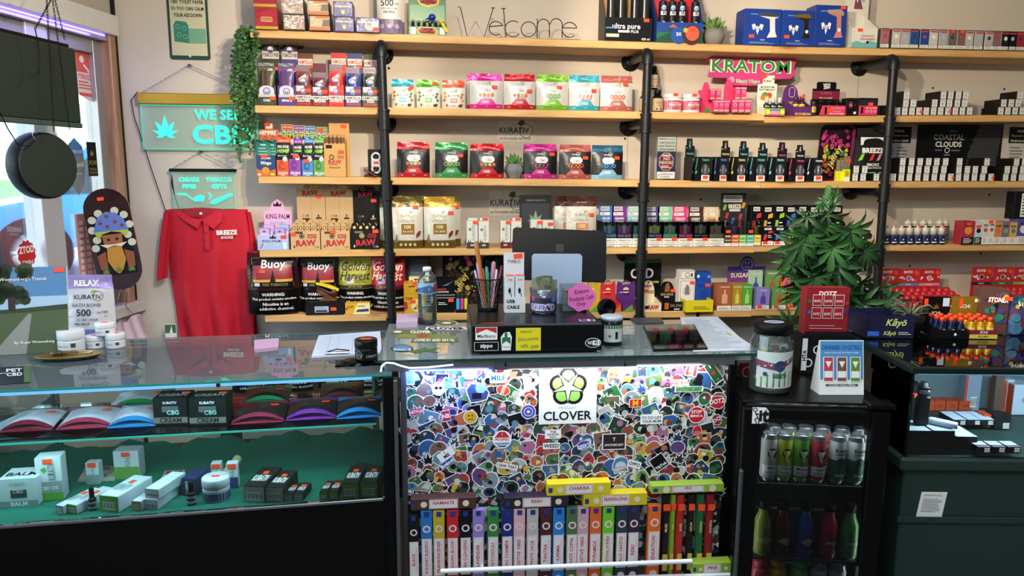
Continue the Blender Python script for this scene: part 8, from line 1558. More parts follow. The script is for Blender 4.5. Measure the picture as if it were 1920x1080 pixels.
# ================================================================ incense
CW4=cc.matrix_basis
def inc(px0,px1,yt,c,word,lab,dy=-.014,tube=False):
 a,e=onC(px0,1010,dy),onC(px1,1010,dy);w=e.x-a.x;h=onC((px0+px1)/2,yt,dy).z-zl;t=T('incense_box',lab,'incense',CW4@Vector(((a.x+e.x)/2,dy,zl)),crz,'incense on the ledge');m=M(c,.5);b=B()
 if tube:b.lathe([(w*.5,0),(w*.5,h),(0,h)],m,6,(0,.02,0),smooth=False)
 else:b.box(-w/2+.0006,w/2-.0006,0,.02,0,h,m,.001)
 b.build('carton',t);p=P(w,h,y=-.0004 if not tube else.02-w*.5)
 if tube:p.text(word,.5,.62,.3,M('#e2d48a',.5),.3,.02,0,90);p.rect(.1,.82,.9,.9,ORANGE);p.rect(.2,.1,.8,.3,M('#c8a84a',.5))
 else:p.rect(.07,.2,.93,.66,M('#d9d6d6',.6));p.frame(.1,.21,.9,.65,.02,M('#c8404a',.5));p.text(word,.45,.43,.3,M('#b8262e',.5),.4,.02,0,90);p.rect(.7,.26,.74,.6,M('#d89aa0',.6));p.disc(.5,.78,.34,M('#e0c8c8',.5));p.disc(.5,.78,.2,m);p.disc(.5,.1,.3,M('#e0c8c8',.5));p.rect(.3,.93,.7,.99,M('#1f2f7c',.5))
 p.build('print',t);return t
IN=[('#1f6fb4',"BUDDHA'S BLESSING"),('#b8a32a','FRANKINCENSE'),('#c01f2a',"DRAGON'S BLOOD"),('#141416','AURA CLEANSING'),('#8f78c0','LAVENDER'),('#2a7a3c','PATCHOULI'),('#16246e','NAG CHAMPA'),('#d8a8ac','POSITIVE VIBES'),('#b8b4ac','WHITE SAGE'),('#4a1a22','TANTRA'),('#1f7ac8','KARMA'),('#4a6a3c','WHITE COPAL'),('#c89aa4','POSITIVE VIBES'),('#d8602a','PYRAMIDS'),('#6ac02a','TRADITIONAL AYURVEDA'),('#1c3a3c','PALO SANTO'),('#2c1f3c','REIKI')]
VX=[143,210,285,355,425,505,582,648,720,793,862,935,993,1062,1132,1205,1270]
for k,((c,wd),v)in enumerate(zip(IN,VX)):x=740+v/2.909;inc(x,x+22,958-k*.5,c,wd,'%s incense box, %s from the left'%(wd,ORD(k)))
inc(766,786,966,'#17171a','BLACK','black patterned incense box at the far left of the ledge');inc(1214,1238,948,'#e2661e','SENSATION','orange SENSATION incense box standing apart')
for k,(x0,x1,c,wd)in enumerate(((1241,1257,'#1c1c1a','MUSK'),(1257,1268,'#7f9a2a','PINE'),(1269,1284,'#b02420','ROSE'),(1289,1303,'#1e1c1a','OPIUM'),(1306,1322,'#1f5a2c','VISHNU'),(1324,1340,'#8a1c22','GANESH'))):inc(x0,x1,931,c,wd,'hexagonal incense tube marked %s, %s of six'%(wd,ORD(k)),-.014,True)
def lay(px0,px1,yb,yt,c,word,lab,dy=-.016):
 a,e=onC(px0,yb,dy),onC(px1,yb,dy);w=e.x-a.x;h=onC(px0,yt,dy).z-a.z;t=T('incense_box',lab,'incense',CW4@Vector(((a.x+e.x)/2,dy,(a.z+e.z)/2)),crz,'incense boxes lying on the row');b=B();b.box(-w/2,w/2,0,.04,0,h,M(c,.5),.001);b.build('carton',t);p=P(w,h,y=-.0004);p.rect(.28,.08,.72,.92,M('#dcd8d8',.6));p.frame(.29,.12,.71,.88,.006,M('#c8404a',.5));p.text(word,.5,.6,.3,M('#b8262e',.5),.36,.02);p.disc(.2,.5,.05,M('#e0d0b0',.5));p.disc(.84,.5,.05,M('#e0d0b0',.5));p.rect(.02,.3,.08,.7,M('#1f2f7c',.5));p.build('print',t)
lay(770,893,955,934,'#4a2a26','NAMASTE','brown NAMASTE incense box lying on the upright boxes');lay(946,1066,952,931,'#231a2c','REIKI','dark REIKI incense box lying on the upright boxes');lay(1094,1213,949,926,'#cdb81a','FRANKINCENSE','yellow FRANKINCENSE incense box lying on the upright boxes');lay(1026,1145,928,906,'#d8c21a','CHAKRA','yellow CHAKRA incense box laid across two others');lay(1222,1357,924,909,'#8fae3a','PINE','green PINE incense box lying on the hexagonal tubes');lay(1298,1372,1076,1056,'#8fae3a','PINE','green PINE incense box lying low at the ledge end',-.045)
# ================================================================ stickers on the panel (parts of the counter)
PAL=['#17181c','#24262c','#1c3a28','#8f2a30','#a83238','#2f5a94','#2f6a40','#c8a63a','#141416','#b8643a','#5a3f74','#5a8898','#3a3a3e','#7a5a44','#6a9058','#a8688a','#2c4a34','#8a8c90','#24345a','#56683a','#c8ccc8','#b0b6b2']
_k=[0]
def STK(px,py,w,h,base,fn=None,shape='blob',seed=0,rot=0):
 q=onC(px,py,.036);W,H_=w*.00152,h*.00152;_k[0]+=1;y0=.0355-.00003*_k[0];rg=random.Random(seed+_k[0]);ca,sa=math.cos(R(rot)),math.sin(R(rot))
 p=P(W,H_,lambda x,z,e:(q.x+x*ca-(z-H_/2)*sa,y0-e,q.z+x*sa+(z-H_/2)*ca),eps=.00003)
 if shape=='rect':o=[(0,0),(1,0),(1,1),(0,1)]
 elif shape=='disc':o=[(.5+.5*math.cos(.3927*k),.5+.5*math.sin(.3927*k))for k in range(16)]
 elif shape=='leaf':o=None
 else:ks=[rg.uniform(.72,1.05)for _ in range(9)];o=[(.5+.5*ks[k]*math.cos(.698*k),.5+.5*ks[k]*math.sin(.698*k))for k in range(9)]
 if o:p.poly(o,WHITE);p.poly([(.5+(u-.5)*.9,.5+(v-.5)*.9)for u,v in o],M(base,.45))
 else:leafpoly(p,.5,.35,.62,WHITE,7,.24);leafpoly(p,.5,.36,.54,M(base,.45))
 if fn:fn(p)
 elif o:
  for k in range(rg.choice((2,3,4))):u,v,r_=rg.uniform(.3,.7),rg.uniform(.25,.75),rg.uniform(.08,.24);c=M(rg.choice(PAL+['#e8e4da','#141418','#141418','#d8c8a8']),.5);(p.disc(u,v,r_,c,9)if rg.random()<.6 else p.poly([(u-r_,v-r_*.5),(u+r_,v-r_*.3),(u+r_*.6,v+r_*.8),(u-r_*.5,v+r_)],c))
 p.build('sticker',SP)
rg=random.Random(21)
for j in range(13):
 for i in range(25):
  x=776+i*23.6+rg.uniform(-7,7);y=697+j*18.2+rg.uniform(-6,6)
  if 1002<x<1126 and y<800:continue
  s_=rg.uniform(27,43);STK(x,y,s_,s_*rg.uniform(.8,1.2),rg.choice(PAL),None,rg.choice(('blob','blob','blob','blob','disc','rect','leaf')),9,rg.uniform(-30,30))
tx=lambda*L:(lambda p:[p.text(s_,.5,v,hh_,M(c,.5),mw,.03)for s_,v,hh_,c,mw in L])
STK(1064,742,122,118,'#f2f4f2',lambda p:([p.disc(.5+.17*math.cos(R(90+72*k)),.68+.19*math.sin(R(90+72*k)),.165,INK,14)for k in range(5)],[p.disc(.5+.17*math.cos(R(90+72*k)),.68+.19*math.sin(R(90+72*k)),.11,M('#8fc860',.5),14)for k in range(5)],p.poly([(.5+(.31 if k%2==0 else.1)*math.cos(R(54+36*k)),.68+(.32 if k%2==0 else.105)*math.sin(R(54+36*k)))for k in range(10)],INK),p.poly([(.5+(.27 if k%2==0 else.07)*math.cos(R(54+36*k)),.68+(.28 if k%2==0 else.075)*math.sin(R(54+36*k)))for k in range(10)],WHITE),p.text('FIVELEAF',.5,.3,.055,M('#b8bcc0',.5),.6,0),p.text('CLOVER',.5,.15,.17,INK,.95,.02)),'rect')
for a in((941,822,40,40,'#f0eee8',lambda p:(p.trap(.6,.1,.9,.92,.35,.65,RED,4,1),p.trap(.08,.35,.65,.32,.1,.9,M('#1f4a9a',.5),4,1),p.text('I',.5,.78,.13,WHITE,.1,.03),p.text('POOPED',.5,.5,.14,RED,.8,.04),p.text('TODAY',.5,.22,.13,WHITE,.6,.03)),'disc'),(1036,812,34,20,'#f2f2f0',tx(('THE',.75,.25,'#141416',.5),('NORTH',.45,.25,'#141416',.8),('FACE',.18,.2,'#141416',.6)),'rect'),(1033,834,36,14,'#f2f2f0',tx(('WEED',.5,.6,'#141416',.9)),'rect'),(950,872,46,12,'#f0f0ee',tx(('I SAW THAT',.5,.6,'#141416',.9)),'rect',0,-12),(1094,832,34,26,'#3a4aa8',tx(("GEEK'D",.4,.35,'#f0f0f4',.9)),'blob',0,15),(1162,870,44,46,'#4a7ab0',lambda p:(p.rect(.14,.12,.86,.36,WHITE),p.text('CLOVER',.5,.24,.16,INK,.66,.04),p.poly([(.2,.4),(.8,.4),(.7,.62),(.5,.7),(.3,.62)],M('#c8ccd4',.5))),'blob',0,8),(1295,692,28,26,'#c01f28',tx(('LEGO',.5,.4,'#f4f0e8',.8)),'rect',0,80),(1273,716,34,14,'#f0eee8',tx(('Red Bull',.5,.6,'#b8262e',.95)),'rect'),(1290,728,62,12,'#6fae6a',tx(('APOTHECARY',.5,.7,'#12301c',.95)),'rect'),(1304,776,38,38,'#c01f28',tx(('STOP',.68,.2,'#f4f0f0',.6),('BEING A',.44,.14,'#f4f0f0',.7)),'disc'),(1343,752,40,36,'#c01f28',tx(('DOTZ',.55,.3,'#f4f0f0',.85)),'blob',0,8),(1220,784,48,22,'#eeeeea',tx(('TO DO LIST',.65,.28,'#34363c',.9),('YOUR MOM',.28,.28,'#34363c',.85)),'rect'),(880,696,32,32,'#e0862a',tx(('BURGER',.6,.2,'#b8262e',.7),('KING',.36,.22,'#b8262e',.6)),'disc',0,40),(934,707,36,22,'#e6eeee',tx(('MILF',.5,.5,'#2a6a6a',.85)),'rect'),(943,730,22,30,'#d8501e',tx(('TOSTITOS',.5,.24,'#f4f0e8',.9)),'disc',0,70),(781,770,30,14,'#b8262e',tx(('NETFLIX',.5,.5,'#f4f0f0',.9)),'rect',0,8),(839,866,34,14,'#2a4a9a',tx(('facebook',.5,.6,'#f4f4f8',.9)),'rect',0,35),(836,850,36,20,'#eeeeec',tx(('I',.75,.3,'#141416',.2),('ME',.35,.4,'#141416',.6)),'rect',0,35),(789,925,34,16,'#141416',tx(('PUFF',.5,.5,'#f4f4f4',.8)),'rect',0,-8),(1336,697,22,52,'#1f5a34',lambda p:(p.text('I',.5,.82,.18,WHITE,.3,.05),p.disc(.5,.5,.22,RED),leafpoly(p,.5,.12,.3,LG)),'rect',0,35),(1150,826,52,36,'#2a1c1e',tx(('APOTHECARY',.3,.14,'#e8e2da',.8),('T',.65,.2,'#e8e2da',.2)),'rect'),(836,778,18,24,'#b8262e',tx(('NB',.5,.4,'#f4f0f0',.8)),'rect',0,10),(1190,754,28,18,'#c8202a',tx(('M',.5,.7,'#f0c020',.6)),'rect'),(1234,865,34,34,'#101012',tx(('TikTok',.25,.2,'#f4f4f4',.8)),'rect',0,35),(1188,868,30,16,'#f0f0ee',tx(('OPPO',.5,.5,'#2a2a2e',.8)),'rect',0,-18),(770,702,16,40,'#5a8ad8',tx(('No',.8,.15,'#14142a',.8),),'rect'),(1342,785,22,26,'#a01f28',tx(('DQ',.5,.4,'#f4f0f0',.8)),'disc',0,30),(882,780,30,30,'#d8a01e',lambda p:(p.disc(.38,.6,.06,INK),p.disc(.62,.6,.06,INK),p.rect(.3,.32,.7,.37,INK)),'disc'),(1305,806,24,28,'#c01f28',lambda p:p.poly([(.3,.1),(.7,.1),(.75,.5),(.25,.5)],M('#e06a70',.5)),'blob'),(895,735,56,50,'#3a4a6a',lambda p:(p.disc(.62,.7,.2,M('#8fb4e0',.4)),p.rect(.3,.25,.65,.5,INK)),'blob'),(822,727,28,30,'#e0e0e6',lambda p:(p.disc(.35,.55,.12,INK),p.disc(.65,.55,.12,INK),p.disc(.5,.85,.06,RED)),'disc')):STK(*a)
STK(990,770,32,32,'#4a4ab0',lambda p:(p.ring(.5,.5,.3,.04,WHITE),p.disc(.5,.5,.1,WHITE)),'disc')
# ================================================================ drinks in the fridge
F4=fr.matrix_basis
def fpos(px,py,dy,z):q=onF(px,py,dy);return F4@Vector((q.x,dy,z))
def ckt(c,c2,word):return lambda p:(p.disc(.5,.62,.16,M('#14201a',.5)),p.poly([(.36,.68),(.64,.68),(.52,.54),(.52,.44),(.48,.44),(.48,.54)],M(c2,.5)),p.rect(.2,.16,.8,.36,PAPER),p.text(word,.5,.3,.06,INK,.5,.02),p.lines(.28,.7,.18,.24,2,LINE,.4))
def krv(p):p.rect(0,.09,1,.52,M('#1c5a40',.5),16,1);p.text('Krave',.5,.72,.07,INK,.55,.03);p.text('ENERGY',.5,.64,.04,INK,.5,.02);p.disc(.5,.48,.14,M('#123c2c',.5));[p.disc(u,.2,.05,M('#8fb8a0',.5))for u in(.4,.5,.6)]
for k,(px,c,fn,nm)in enumerate(((1438,'#b9b4ac',ckt('','#d8d4c8','Mojito'),'grey Mojito'),(1466,'#a8b832',ckt('','#e0e878','Drop-off'),'yellow-green cocktail'),(1497,'#5f9a34',ckt('','#c8e0a0','Monaco'),'lime green cocktail'),(1529,'#b83a44',ckt('','#f0c8c8','Sangria'),'coral red Sangria'),(1565,'#c9ccc8',krv,'white and green Krave, left'),(1600,'#c9ccc8',krv,'white and green Krave, right'))):
 CANB(fpos(px,905,.075,fsh[0]),'%s can in the fridge front row'%nm,.025,.155,M(c,.4),fn,group='cans in the fridge')
 CANB(fpos(px+6,905,.15,fsh[0]),'%s can behind the front row'%nm,.025,.155,M(c,.4),fn,group='cans in the fridge')
for px,c,c2,nm in((1426,'#8a8f3a','#c8b83a','olive yellow'),(1462,'#4a1c1a','#c8a83a','dark red'),(1504,'#1c3f8c','#c8b84a','blue'),(1549,'#a82440','#7a1428','crimson Fix'),(1588,'#4f8a4a','#1f4a2c','green Fix')):
 BOT(fpos(px,1045,.075,fsh[1]),'%s detox bottle on the fridge middle shelf'%nm,.027,.18,M(c,.2),BLACK,(M(c,.35),lambda p,c2=c2:(p.disc(.5,.3,.14,M(c2,.5)),p.text('DETOX',.5,.3,.06,WHITE,.4,.03))),'shot',group='detox bottles',cap=.14,labz=(.08,.5))
 bb=B()
for px,c,nm in((1424,'#b83a4a','pink'),(1457,'#c8962a','amber'),(1498,'#5fa84a','green')):BOT(fpos(px,1075,.075,fsh[2]),'round %s juice bottle on the lower fridge shelf'%nm,.029,.19,M(c,.25),M(c,.35),None,'straight',group='juice bottles',cap=.12)
for px,nm in((1534,'left'),(1570,'right')):CANB(fpos(px,1075,.075,fsh[2]),'Krave can on the lower fridge shelf, %s'%nm,.025,.19,M('#c9ccc8',.4),krv,group='cans in the fridge')
# ================================================================ things on the fridge
p_,w,h=G(ZFt,1417,1502,742,612);r_=w/2*.92;t=T('candy_jar','clear jar of wrapped sweets with black screw lid','jar',p_+Vector((0,r_,.001)));b=B();b.lathe([(r_*.9,0),(r_,.008),(r_,h*.72),(r_*.86,h*.82),(r_*.86,h*.86)],GLASS('#dfe6e6',.02,'candyjar',1.6,.85,'#aab4b4'),28);b.build('jar',t);b=B();b.lathe([(r_*.94,h*.85),(r_*.95,h*.985),(r_*.9,h),(0,h)],BLACK,28);b.build('lid',t)
p=P(r_,r_*.7,lambda x,z,e:(x,z-r_*.45,h+.0005+e));p.poly(EL8,M('#b8bac8',.5));p.text("GEEK'D",.5,.5,.3,M('#3a3a8c',.5),.7,.04);p.build('lid_sticker',t);rg=random.Random(8)
for k in range(46):
 a_,q,z=rg.random()*6.283,math.sqrt(rg.random())*r_*.74,.012+h*.62*(k/46);b=B();b.box(-.014,.014,-.003,.003,-.009,.009,M(rg.choice(('#3a6a5a','#7a2f5c','#4a4a9a','#d8dce0','#5f9a4a','#a83a5a')),.3),.002);b.build('wrapped_sweet',t,(q*math.cos(a_),q*math.sin(a_),z),(rg.random()*2,rg.random()*2,rg.random()*6))
wrap(t,r_,h,M('#cfd6d2',.4),lambda p:(p.poly([(0,.1),(.5,.2),(1,.14),(1,.3),(.5,.36),(0,.22)],M('#6a9a4a',.4)),p.poly([(0,.4),(.4,.36),(1,.5),(1,.56),(.4,.46),(0,.5)],M('#7a3a5c',.4)),p.disc(.5,.42,.12,M('#1f3f6a',.4)),p.text("GEEK'D",.5,.28,.07,M('#1f5a34',.4),.3,.05),p.disc(.8,.5,.05,M('#2f6a8a',.4)),p.disc(.2,.3,.05,M('#2f4a6a',.4))),(.1,.62),130)
# tent card
p_,w,h=G(ZFt,1536,1620,741,643);t=T('tent_card','blue CANNABIS COCKTAILS tent card on the fridge','sign',p_+Vector((0,0,.001)),R(-6));b=B();e=.03
b.add([(-w/2,0,0),(w/2,0,0),(w/2,e,h),(-w/2,e,h),(-w/2,.07,0),(w/2,.07,0),(w/2,e+.002,h),(-w/2,e+.002,h)],[(0,1,2,3),(5,4,7,6),(0,4,5,1),(3,2,6,7),(0,3,7,4),(1,5,6,2)],PAPER);b.build('card',t);p=P(w,h,lambda x,z,g:(x,e*z/h-.0003-g,z));p.rect(.02,.28,.98,.985,M('#4a8fc8',.5));p.text('CANNABIS COCKTAILS',.5,.87,.09,M('#123a6a',.5),.9,.02);p.text('HAPPY HOUR JUST GOT HIGH-TONED',.5,.77,.035,WHITE,.9,.01);p.text('MINNYGROWN.COM',.5,.18,.05,INK,.72,.02)
for u,c in((.2,'#c03a52'),(.5,'#7a4a34'),(.8,'#5f8a2c')):p.rect(u-.12,.25,u+.12,.7,WHITE);p.rect(u-.1,.26,u+.1,.69,M(c,.5));p.rect(u-.09,.32,u+.09,.44,PAPER);p.poly([(u-.07,.62),(u+.07,.62),(u,.5)],WHITE)
p.build('print',t)
# DOTZ header box over a black graffiti box, red block
p_,w,h=G(ZFt,1506,1606,706,634);p_.y+=.03;t,w,h=C((p_,w,h),'black and white graffiti sticker box behind the tent card',M('#121214',.5),lambda p:([p.ring(.15+.17*k,.3+.35*(k%2),.09,.025,PAPER,10)for k in range(6)],p.rect(.02,.1,.12,.95,PAPER),p.text('HTA',.07,.5,.08,INK,.8,.04,0,90),p.poly([(.3,.15),(.6,.1),(.66,.4),(.4,.45)],M('#7a7c80',.5)),p.poly([(.62,.6),(.9,.55),(.85,.9),(.66,.85)],M('#3a4a7c',.5))),.09,rz=R(-8))
C((p_+Vector((-.003,.015,h+.001)),.152,atY(1550,541,p_.y+.015).z-p_.z-h),'red DOTZ gummy jar header box above the graffiti box',M('#8f1a26',.4),lambda p:(p.text('DOTZ',.5,.9,.1,WHITE,.5,.04),[(p.rect(.15+.25*(k%3),.36+.28*(k//3),.37+.25*(k%3),.6+.28*(k//3),PAPER),p.rect(.16+.25*(k%3),.37+.28*(k//3),.36+.25*(k%3),.59+.28*(k//3),M('#a01f2c',.4)),p.text('DOTZ',.26+.25*(k%3),.46+.28*(k//3),.05,WHITE,.15,.02))for k in range(6)],[p.disc(u,v,.045,M(c,.4))for u,v,c in((.07,.74,'#2a6a3c'),(.08,.5,'#2a6a9a'),(.93,.7,'#a82a4a'),(.93,.5,'#3a2a6a'))],p.lines(.1,.9,.12,.24,2,M('#d89aa0',.5),.3),p.rect(0,0,1,.08,INK)),.05,rz=R(-8))
p_,w,h=G(ZFt,1380,1420,712,674);t,w,h=C((p_,w,h),'clear block with red print at the fridge back corner',GLASS('#c8c8cc',.02,'block',1.4,.7,'#9a8a8c'),lambda p:(p.rect(.1,.2,.9,.85,M('#a82430',.4)),p.ring(.5,.4,.25,.04,PAPER)),.04,name='acrylic_block',cat='block',lid=False)
# ================================================================ leafy plant
LGN=[M('#28502a',.45,var=.3,sc=30),M('#356432',.45,var=.3,sc=30),M('#20401f',.5,var=.25,sc=30),M('#1a2f1c',.55,var=.2,sc=30)]
def leafmesh(L,m,n=7,droop=.35):
 b=B()
 for j in range(n):
  a=R(-90+(j-(n-1)/2)*(230/(n-1)));l=L*(1-.45*abs(j-(n-1)/2)/((n-1)/2));d=Vector((math.cos(a),0,math.sin(a)));s_=Vector((-d.z,0,d.x));vs=[]
  for q,wd in((0,.01),(.25,.075),(.5,.105),(.75,.07),(1,.003)):
   c=d*l*q+Vector((0,-.25*l*math.sin(q*2.2)+droop*l*q*q,0));vs+=[c-s_*wd*l,c+Vector((0,.03*l,0)),c+s_*wd*l]
  b.add(vs,[(3*k+i,3*k+i+1,3*k+i+4,3*k+i+3)for k in range(4)for i in(0,1)],m,True)
 return b
YPl=2.72;base=atY(1565,690,YPl);t=T('leafy_plant','bushy artificial hemp plant with fingered leaves behind the fridge','plant',(base.x,YPl,.0));O=Vector((base.x,YPl,0))
b=B();b.lathe([(.09,0),(.12,.01),(.14,.3),(.13,.3),(.12,.28),(0,.28)],M('#2a2624',.6),22);b.build('pot',t);SM=M('#4a6a34',.6)
def stem(pts,r0,r1):b=B();q=[Vector(atY(x,y,YPl+dy))-O for x,y,dy in pts];b.tube(q,[r0+(r1-r0)*k/(len(q)-1)for k in range(len(q))],SM,7);b.build('stem',t)
b=B();b.tube([(0,0,.27),(0,0,.9)],.011,SM,8);b.build('stem',t)
stem(((1565,690,0),(1560,560,0),(1556,450,0),(1552,362,0)),.010,.003);stem(((1563,640,0),(1600,590,.04),(1640,540,.02)),.006,.003);stem(((1560,580,0),(1520,500,-.03),(1500,450,-.05)),.006,.003);stem(((1558,520,0),(1600,450,-.04),(1625,430,-.06)),.006,.003);stem(((1564,660,0),(1610,620,-.02),(1660,580,-.03)),.006,.003)
protos=[leafmesh(L,LGN[k%4],7 if k!=2 else 5,dr).build('leaf',t)for k,(L,dr)in enumerate(((.13,.3),(.12,.15),(.115,.4),(.10,.5)))]
used=set()
def leaf(px,py,dy,s_,rx,ry,rz,k):
 q=Vector(atY(px,py,YPl+dy))-O
 if k in used:o=protos[k].copy();COL.objects.link(o);o.parent=t
 else:o=protos[k];used.add(k)
 o.location=q;o.rotation_euler=(rx,ry,rz);o.scale=(s_,s_,s_)
rg=random.Random(12)
for px,py,s_,ry,k in((1585,430,1.25,-10,1),(1600,428,1.2,-30,0),(1515,440,1.15,20,1),(1500,455,1.1,30,0),(1560,465,1.1,0,1),(1528,520,1.1,5,0),(1510,545,1.0,15,1),(1560,560,1.0,-5,0),(1620,470,1.0,-30,0)):leaf(px,py,-.12,s_,R(15),R(ry),R(rg.uniform(-25,25)),k)
for k in range(95):
 y=rg.uniform(400,640);hw=36+min(1,(y-390)/70)*52;x=1552+(y-400)*.05+rg.uniform(-1,1)*hw*.8
 if x<1600 and y>560 and x>1500:y-=90
 side=(x-1552)/90;leaf(x,y,rg.uniform(-.09,.1),rg.uniform(.75,1.15),R(rg.uniform(-15,35)),R(-side*55+rg.uniform(-25,25)),R(rg.uniform(-60,60)),rg.choice((0,1,2,2,3,3)))
for k in range(16):leaf(rg.uniform(1620,1668),rg.uniform(540,610),rg.uniform(-.06,.06),rg.uniform(.7,1),R(10),R(-rg.uniform(20,60)),R(rg.uniform(-40,40)),rg.choice((0,2,3)))
for k in range(5):leaf(1478+5*k,600+6*k,-.05,.8,R(10),R(60-15*k),0,k%3)
bud=B()
for k in range(60):a_=k*2.4;z=k/60;bud.ball((.016*(1-z*.6)*math.cos(a_),.016*(1-z*.6)*math.sin(a_),.07*z),.008,.008,.009,LGN[k%2],6,4)
q=Vector(atY(1552,385,YPl))-O;o=bud.build('flower_bud',t,q);
for k in range(9):leaf(1552+12*math.cos(k*.7),372+2*k,-.01,.42,R(10),R((k-4)*40),R(k*40),(0,1)[k%2])
# ================================================================ on the right case
def GR_(px0,px1,pyb,pyt):return G(ZRt+.001,px0,px1,pyb,pyt)
RZ=R(-8);KY=M('#15173a',.4);KG=M('#c8e07a',.5)
pl=GR_(1622,1712,634,592);DISP(0,0,0,0,pl[2]*1.0,'navy Kayo chocolate tray on the right case',KY,lambda p:(p.text('Kāyö',.62,.66,.4,KG,.5,.02,.25),p.text('Kāyö',.5,.2,.24,KG,.3,.02,.25),p.lines(.68,.95,.14,.3,2,PAPER,.3),p.rect(.04,.1,.28,.3,M('#3a6ae0',.5))),d=.15,place=pl,rz=RZ,inside=M('#8f9498',.6))
pl=GR_(1632,1668,612,549);C((pl[0]+Vector((0,.06,0)),pl[1],pl[2]),'dark Kayo back card standing behind its tray',M('#16191c',.5),lambda p:p.text('ö',.3,.84,.18,KG,.3,.02),.01,rz=RZ,lid=False)
pl=GR_(1694,1746,632,596);r_=pl[1]/2;t=T('air_plant','spiky grey-green air plant in a dark pot','plant',pl[0]+Vector((0,r_,0)));b=B();b.lathe([(r_*.7,0),(r_*.95,pl[2]*.6),(r_,pl[2]),(r_*.9,pl[2]),(0,pl[2]*.9)],M('#15171c',.4),22);b.build('pot',t);rg=random.Random(2)
for k in range(34):a_=rg.random()*6.283;l=rg.uniform(.05,.085);e_=rg.uniform(.25,1.1);b=B();b.tube([(0,0,0),(l*.4*math.cos(a_),l*.4*math.sin(a_),l*e_*.6),(l*.75*math.cos(a_),l*.75*math.sin(a_),l*e_*.75),(l*math.cos(a_),l*math.sin(a_),l*e_*.55)],[.004,.0035,.002,.0005],M(('#4f5f4a','#6a7a5c','#5a4f50')[k%3],.6),5);b.build('leaf',t,(0,0,pl[2]*.88))
def tray3(px0,px1,hx0,hx1,mat,hm,lab,bc,cc2,fn,hfn):
 pl=GR_(px0,px1,635,619);q=GR_(hx0,hx1,612,548);t,loc,w,h,hh,d=DISP(0,0,0,0,q[2]*.98,lab,mat,fn,hfn=hfn,d=.13,place=pl,rz=RZ,wall=.12,hmat=hm,inside=M('#77797c',.6))
 for r_ in range(3):
  for c in range(3):
   v=Matrix.Rotation(RZ,3,'Z')@Vector(((-.33+.33*c)*w,.022+.036*r_,.003));BOT(loc+v,'%s, row %s, place %s'%(bc[0],ORD(r_),ORD(c)),w*.14,.072,M(bc[1],.15,.3),ORANGE if cc2 else M('#2a3a8c',.3),(M(bc[2],.4),lambda p:p.disc(.5,.35,.1,PAPER)),'shot',name='shot_bottle',group=bc[0]+'s',cap=.2,labz=(.1,.5))
tray3(1761,1814,1723,1776,BKC,M('#0c0b0c',.4),'black 3CHI shot tray with gold emblem header',('dark blue shot bottle in the black 3CHI tray','#101c4a','#1c222c'),True,lambda p:p.disc(.55,.5,.05,PAPER),lambda p:(leafpoly(p,.5,.66,.2,GOLD),p.text('3CHI',.5,.52,.1,PAPER,.3,.02),p.rect(.72,.72,.96,.96,M('#c8d8ee',.5)),p.rect(.04,.74,.18,.94,ORANGE)))
tray3(1817,1869,1779,1830,M('#7a1f3c',.4),M('#b0902a',.35,.6),'gold and maroon 3CHI shot tray with gold header',('gold shot bottle in the maroon 3CHI tray','#c89a1e','#d8b848'),True,lambda p:(p.rect(0,0,1,.48,M('#d8c24a',.4)),p.text('3CHI',.5,.74,.3,PAPER,.3,.02),p.text('WILD BERRY',.5,.24,.2,INK,.4,.01)),lambda p:(p.text('3CHI',.5,.72,.1,PAPER,.4,.02),p.rect(0,.3,1,.42,M('#6a1a34',.4)),p.rect(.28,.72,.42,.94,ORANGE),p.rect(.84,.84,.96,.94,PAPER)))
def stone(p,s=3):
 rg=random.Random(s)
 for k in range(26):p.disc(rg.uniform(.1,.9),rg.uniform(.1,.9),rg.uniform(.06,.2),M(rg.choice(('#7a2a34','#3a6a8c','#c8a83a','#4a3a7c','#2a7a6a','#b85a3a','#1c1a24')),.3),10)
 p.text('STONER',.6,.8,.12,PAPER,.7,.05,.2)
pl=GR_(1842,1890,628,546);C((pl[0]+Vector((0,.02,0)),pl[1],pl[2]),'psychedelic coloured STONER box, left side panel',M('#5a3a34',.4),stone,.10,rz=R(-25),sticker_at=(.95,.84));pl=GR_(1890,1948,628,556);K((pl[0],pl[1],pl[2]),'psychedelic coloured STONER bag at the right edge','#3a6a8c','#4a4a7c',lambda p:stone(p,7),.05)
# ================================================================ inside the right case
OG=M('#c4481e',.5);WG=M('#b8c0d2',.5);DB=M('#15171c',.45)
def RB(px0,px1,pyb,pyt,lab,mat,fn=None,d=.07,z=0,top=None,rz=-8,**k):return C(G(ZRd+.002+z,px0,px1,pyb,pyt),lab,mat,fn,d,rz=R(rz),top=top,group='boxed vapes in the right case',**k)
side_o=lambda p:p.rect(0,0,1,1,OG)
hs=[]
for k,(x0,x1,yt)in enumerate(((1701,1743,808),(1745,1787,808),(1789,1830,819))):t,w,h=RB(x0,x1,851,yt,'black vape box with white top in front row, %s'%ORD(k),DB,lambda p:p.rect(0,.49,1,.51,INK),.10,0,WG,side=side_o);hs.append(h)
z1=hs[0]+.003;p_,w,h=G(ZRd+z1,1726,1751,803,722);p_.y-=.0;t=T('vape_mod','black vape mod standing on the front boxes','vape',p_+Vector((0,.02,.0)));b=B();b.box(-w/2,w/2,0,.024,0,h*.68,M('#0d0e10',.35),.005);b.build('battery_body',t);b=B();b.lathe([(w*.4,h*.68),(w*.44,h*.72),(w*.44,h*.84)],GLASS('#9aa0a8',.02,'tank',1.5,.7,'#55585c'),16,(0,.012,0));b.build('tank',t);b=B();b.lathe([(w*.44,h*.84),(w*.42,h*.9),(w*.25,h*.92),(w*.28,h),(w*.2,h),(0,h*.99)],BLACK,16,(0,.012,0));b.build('drip_tip',t)
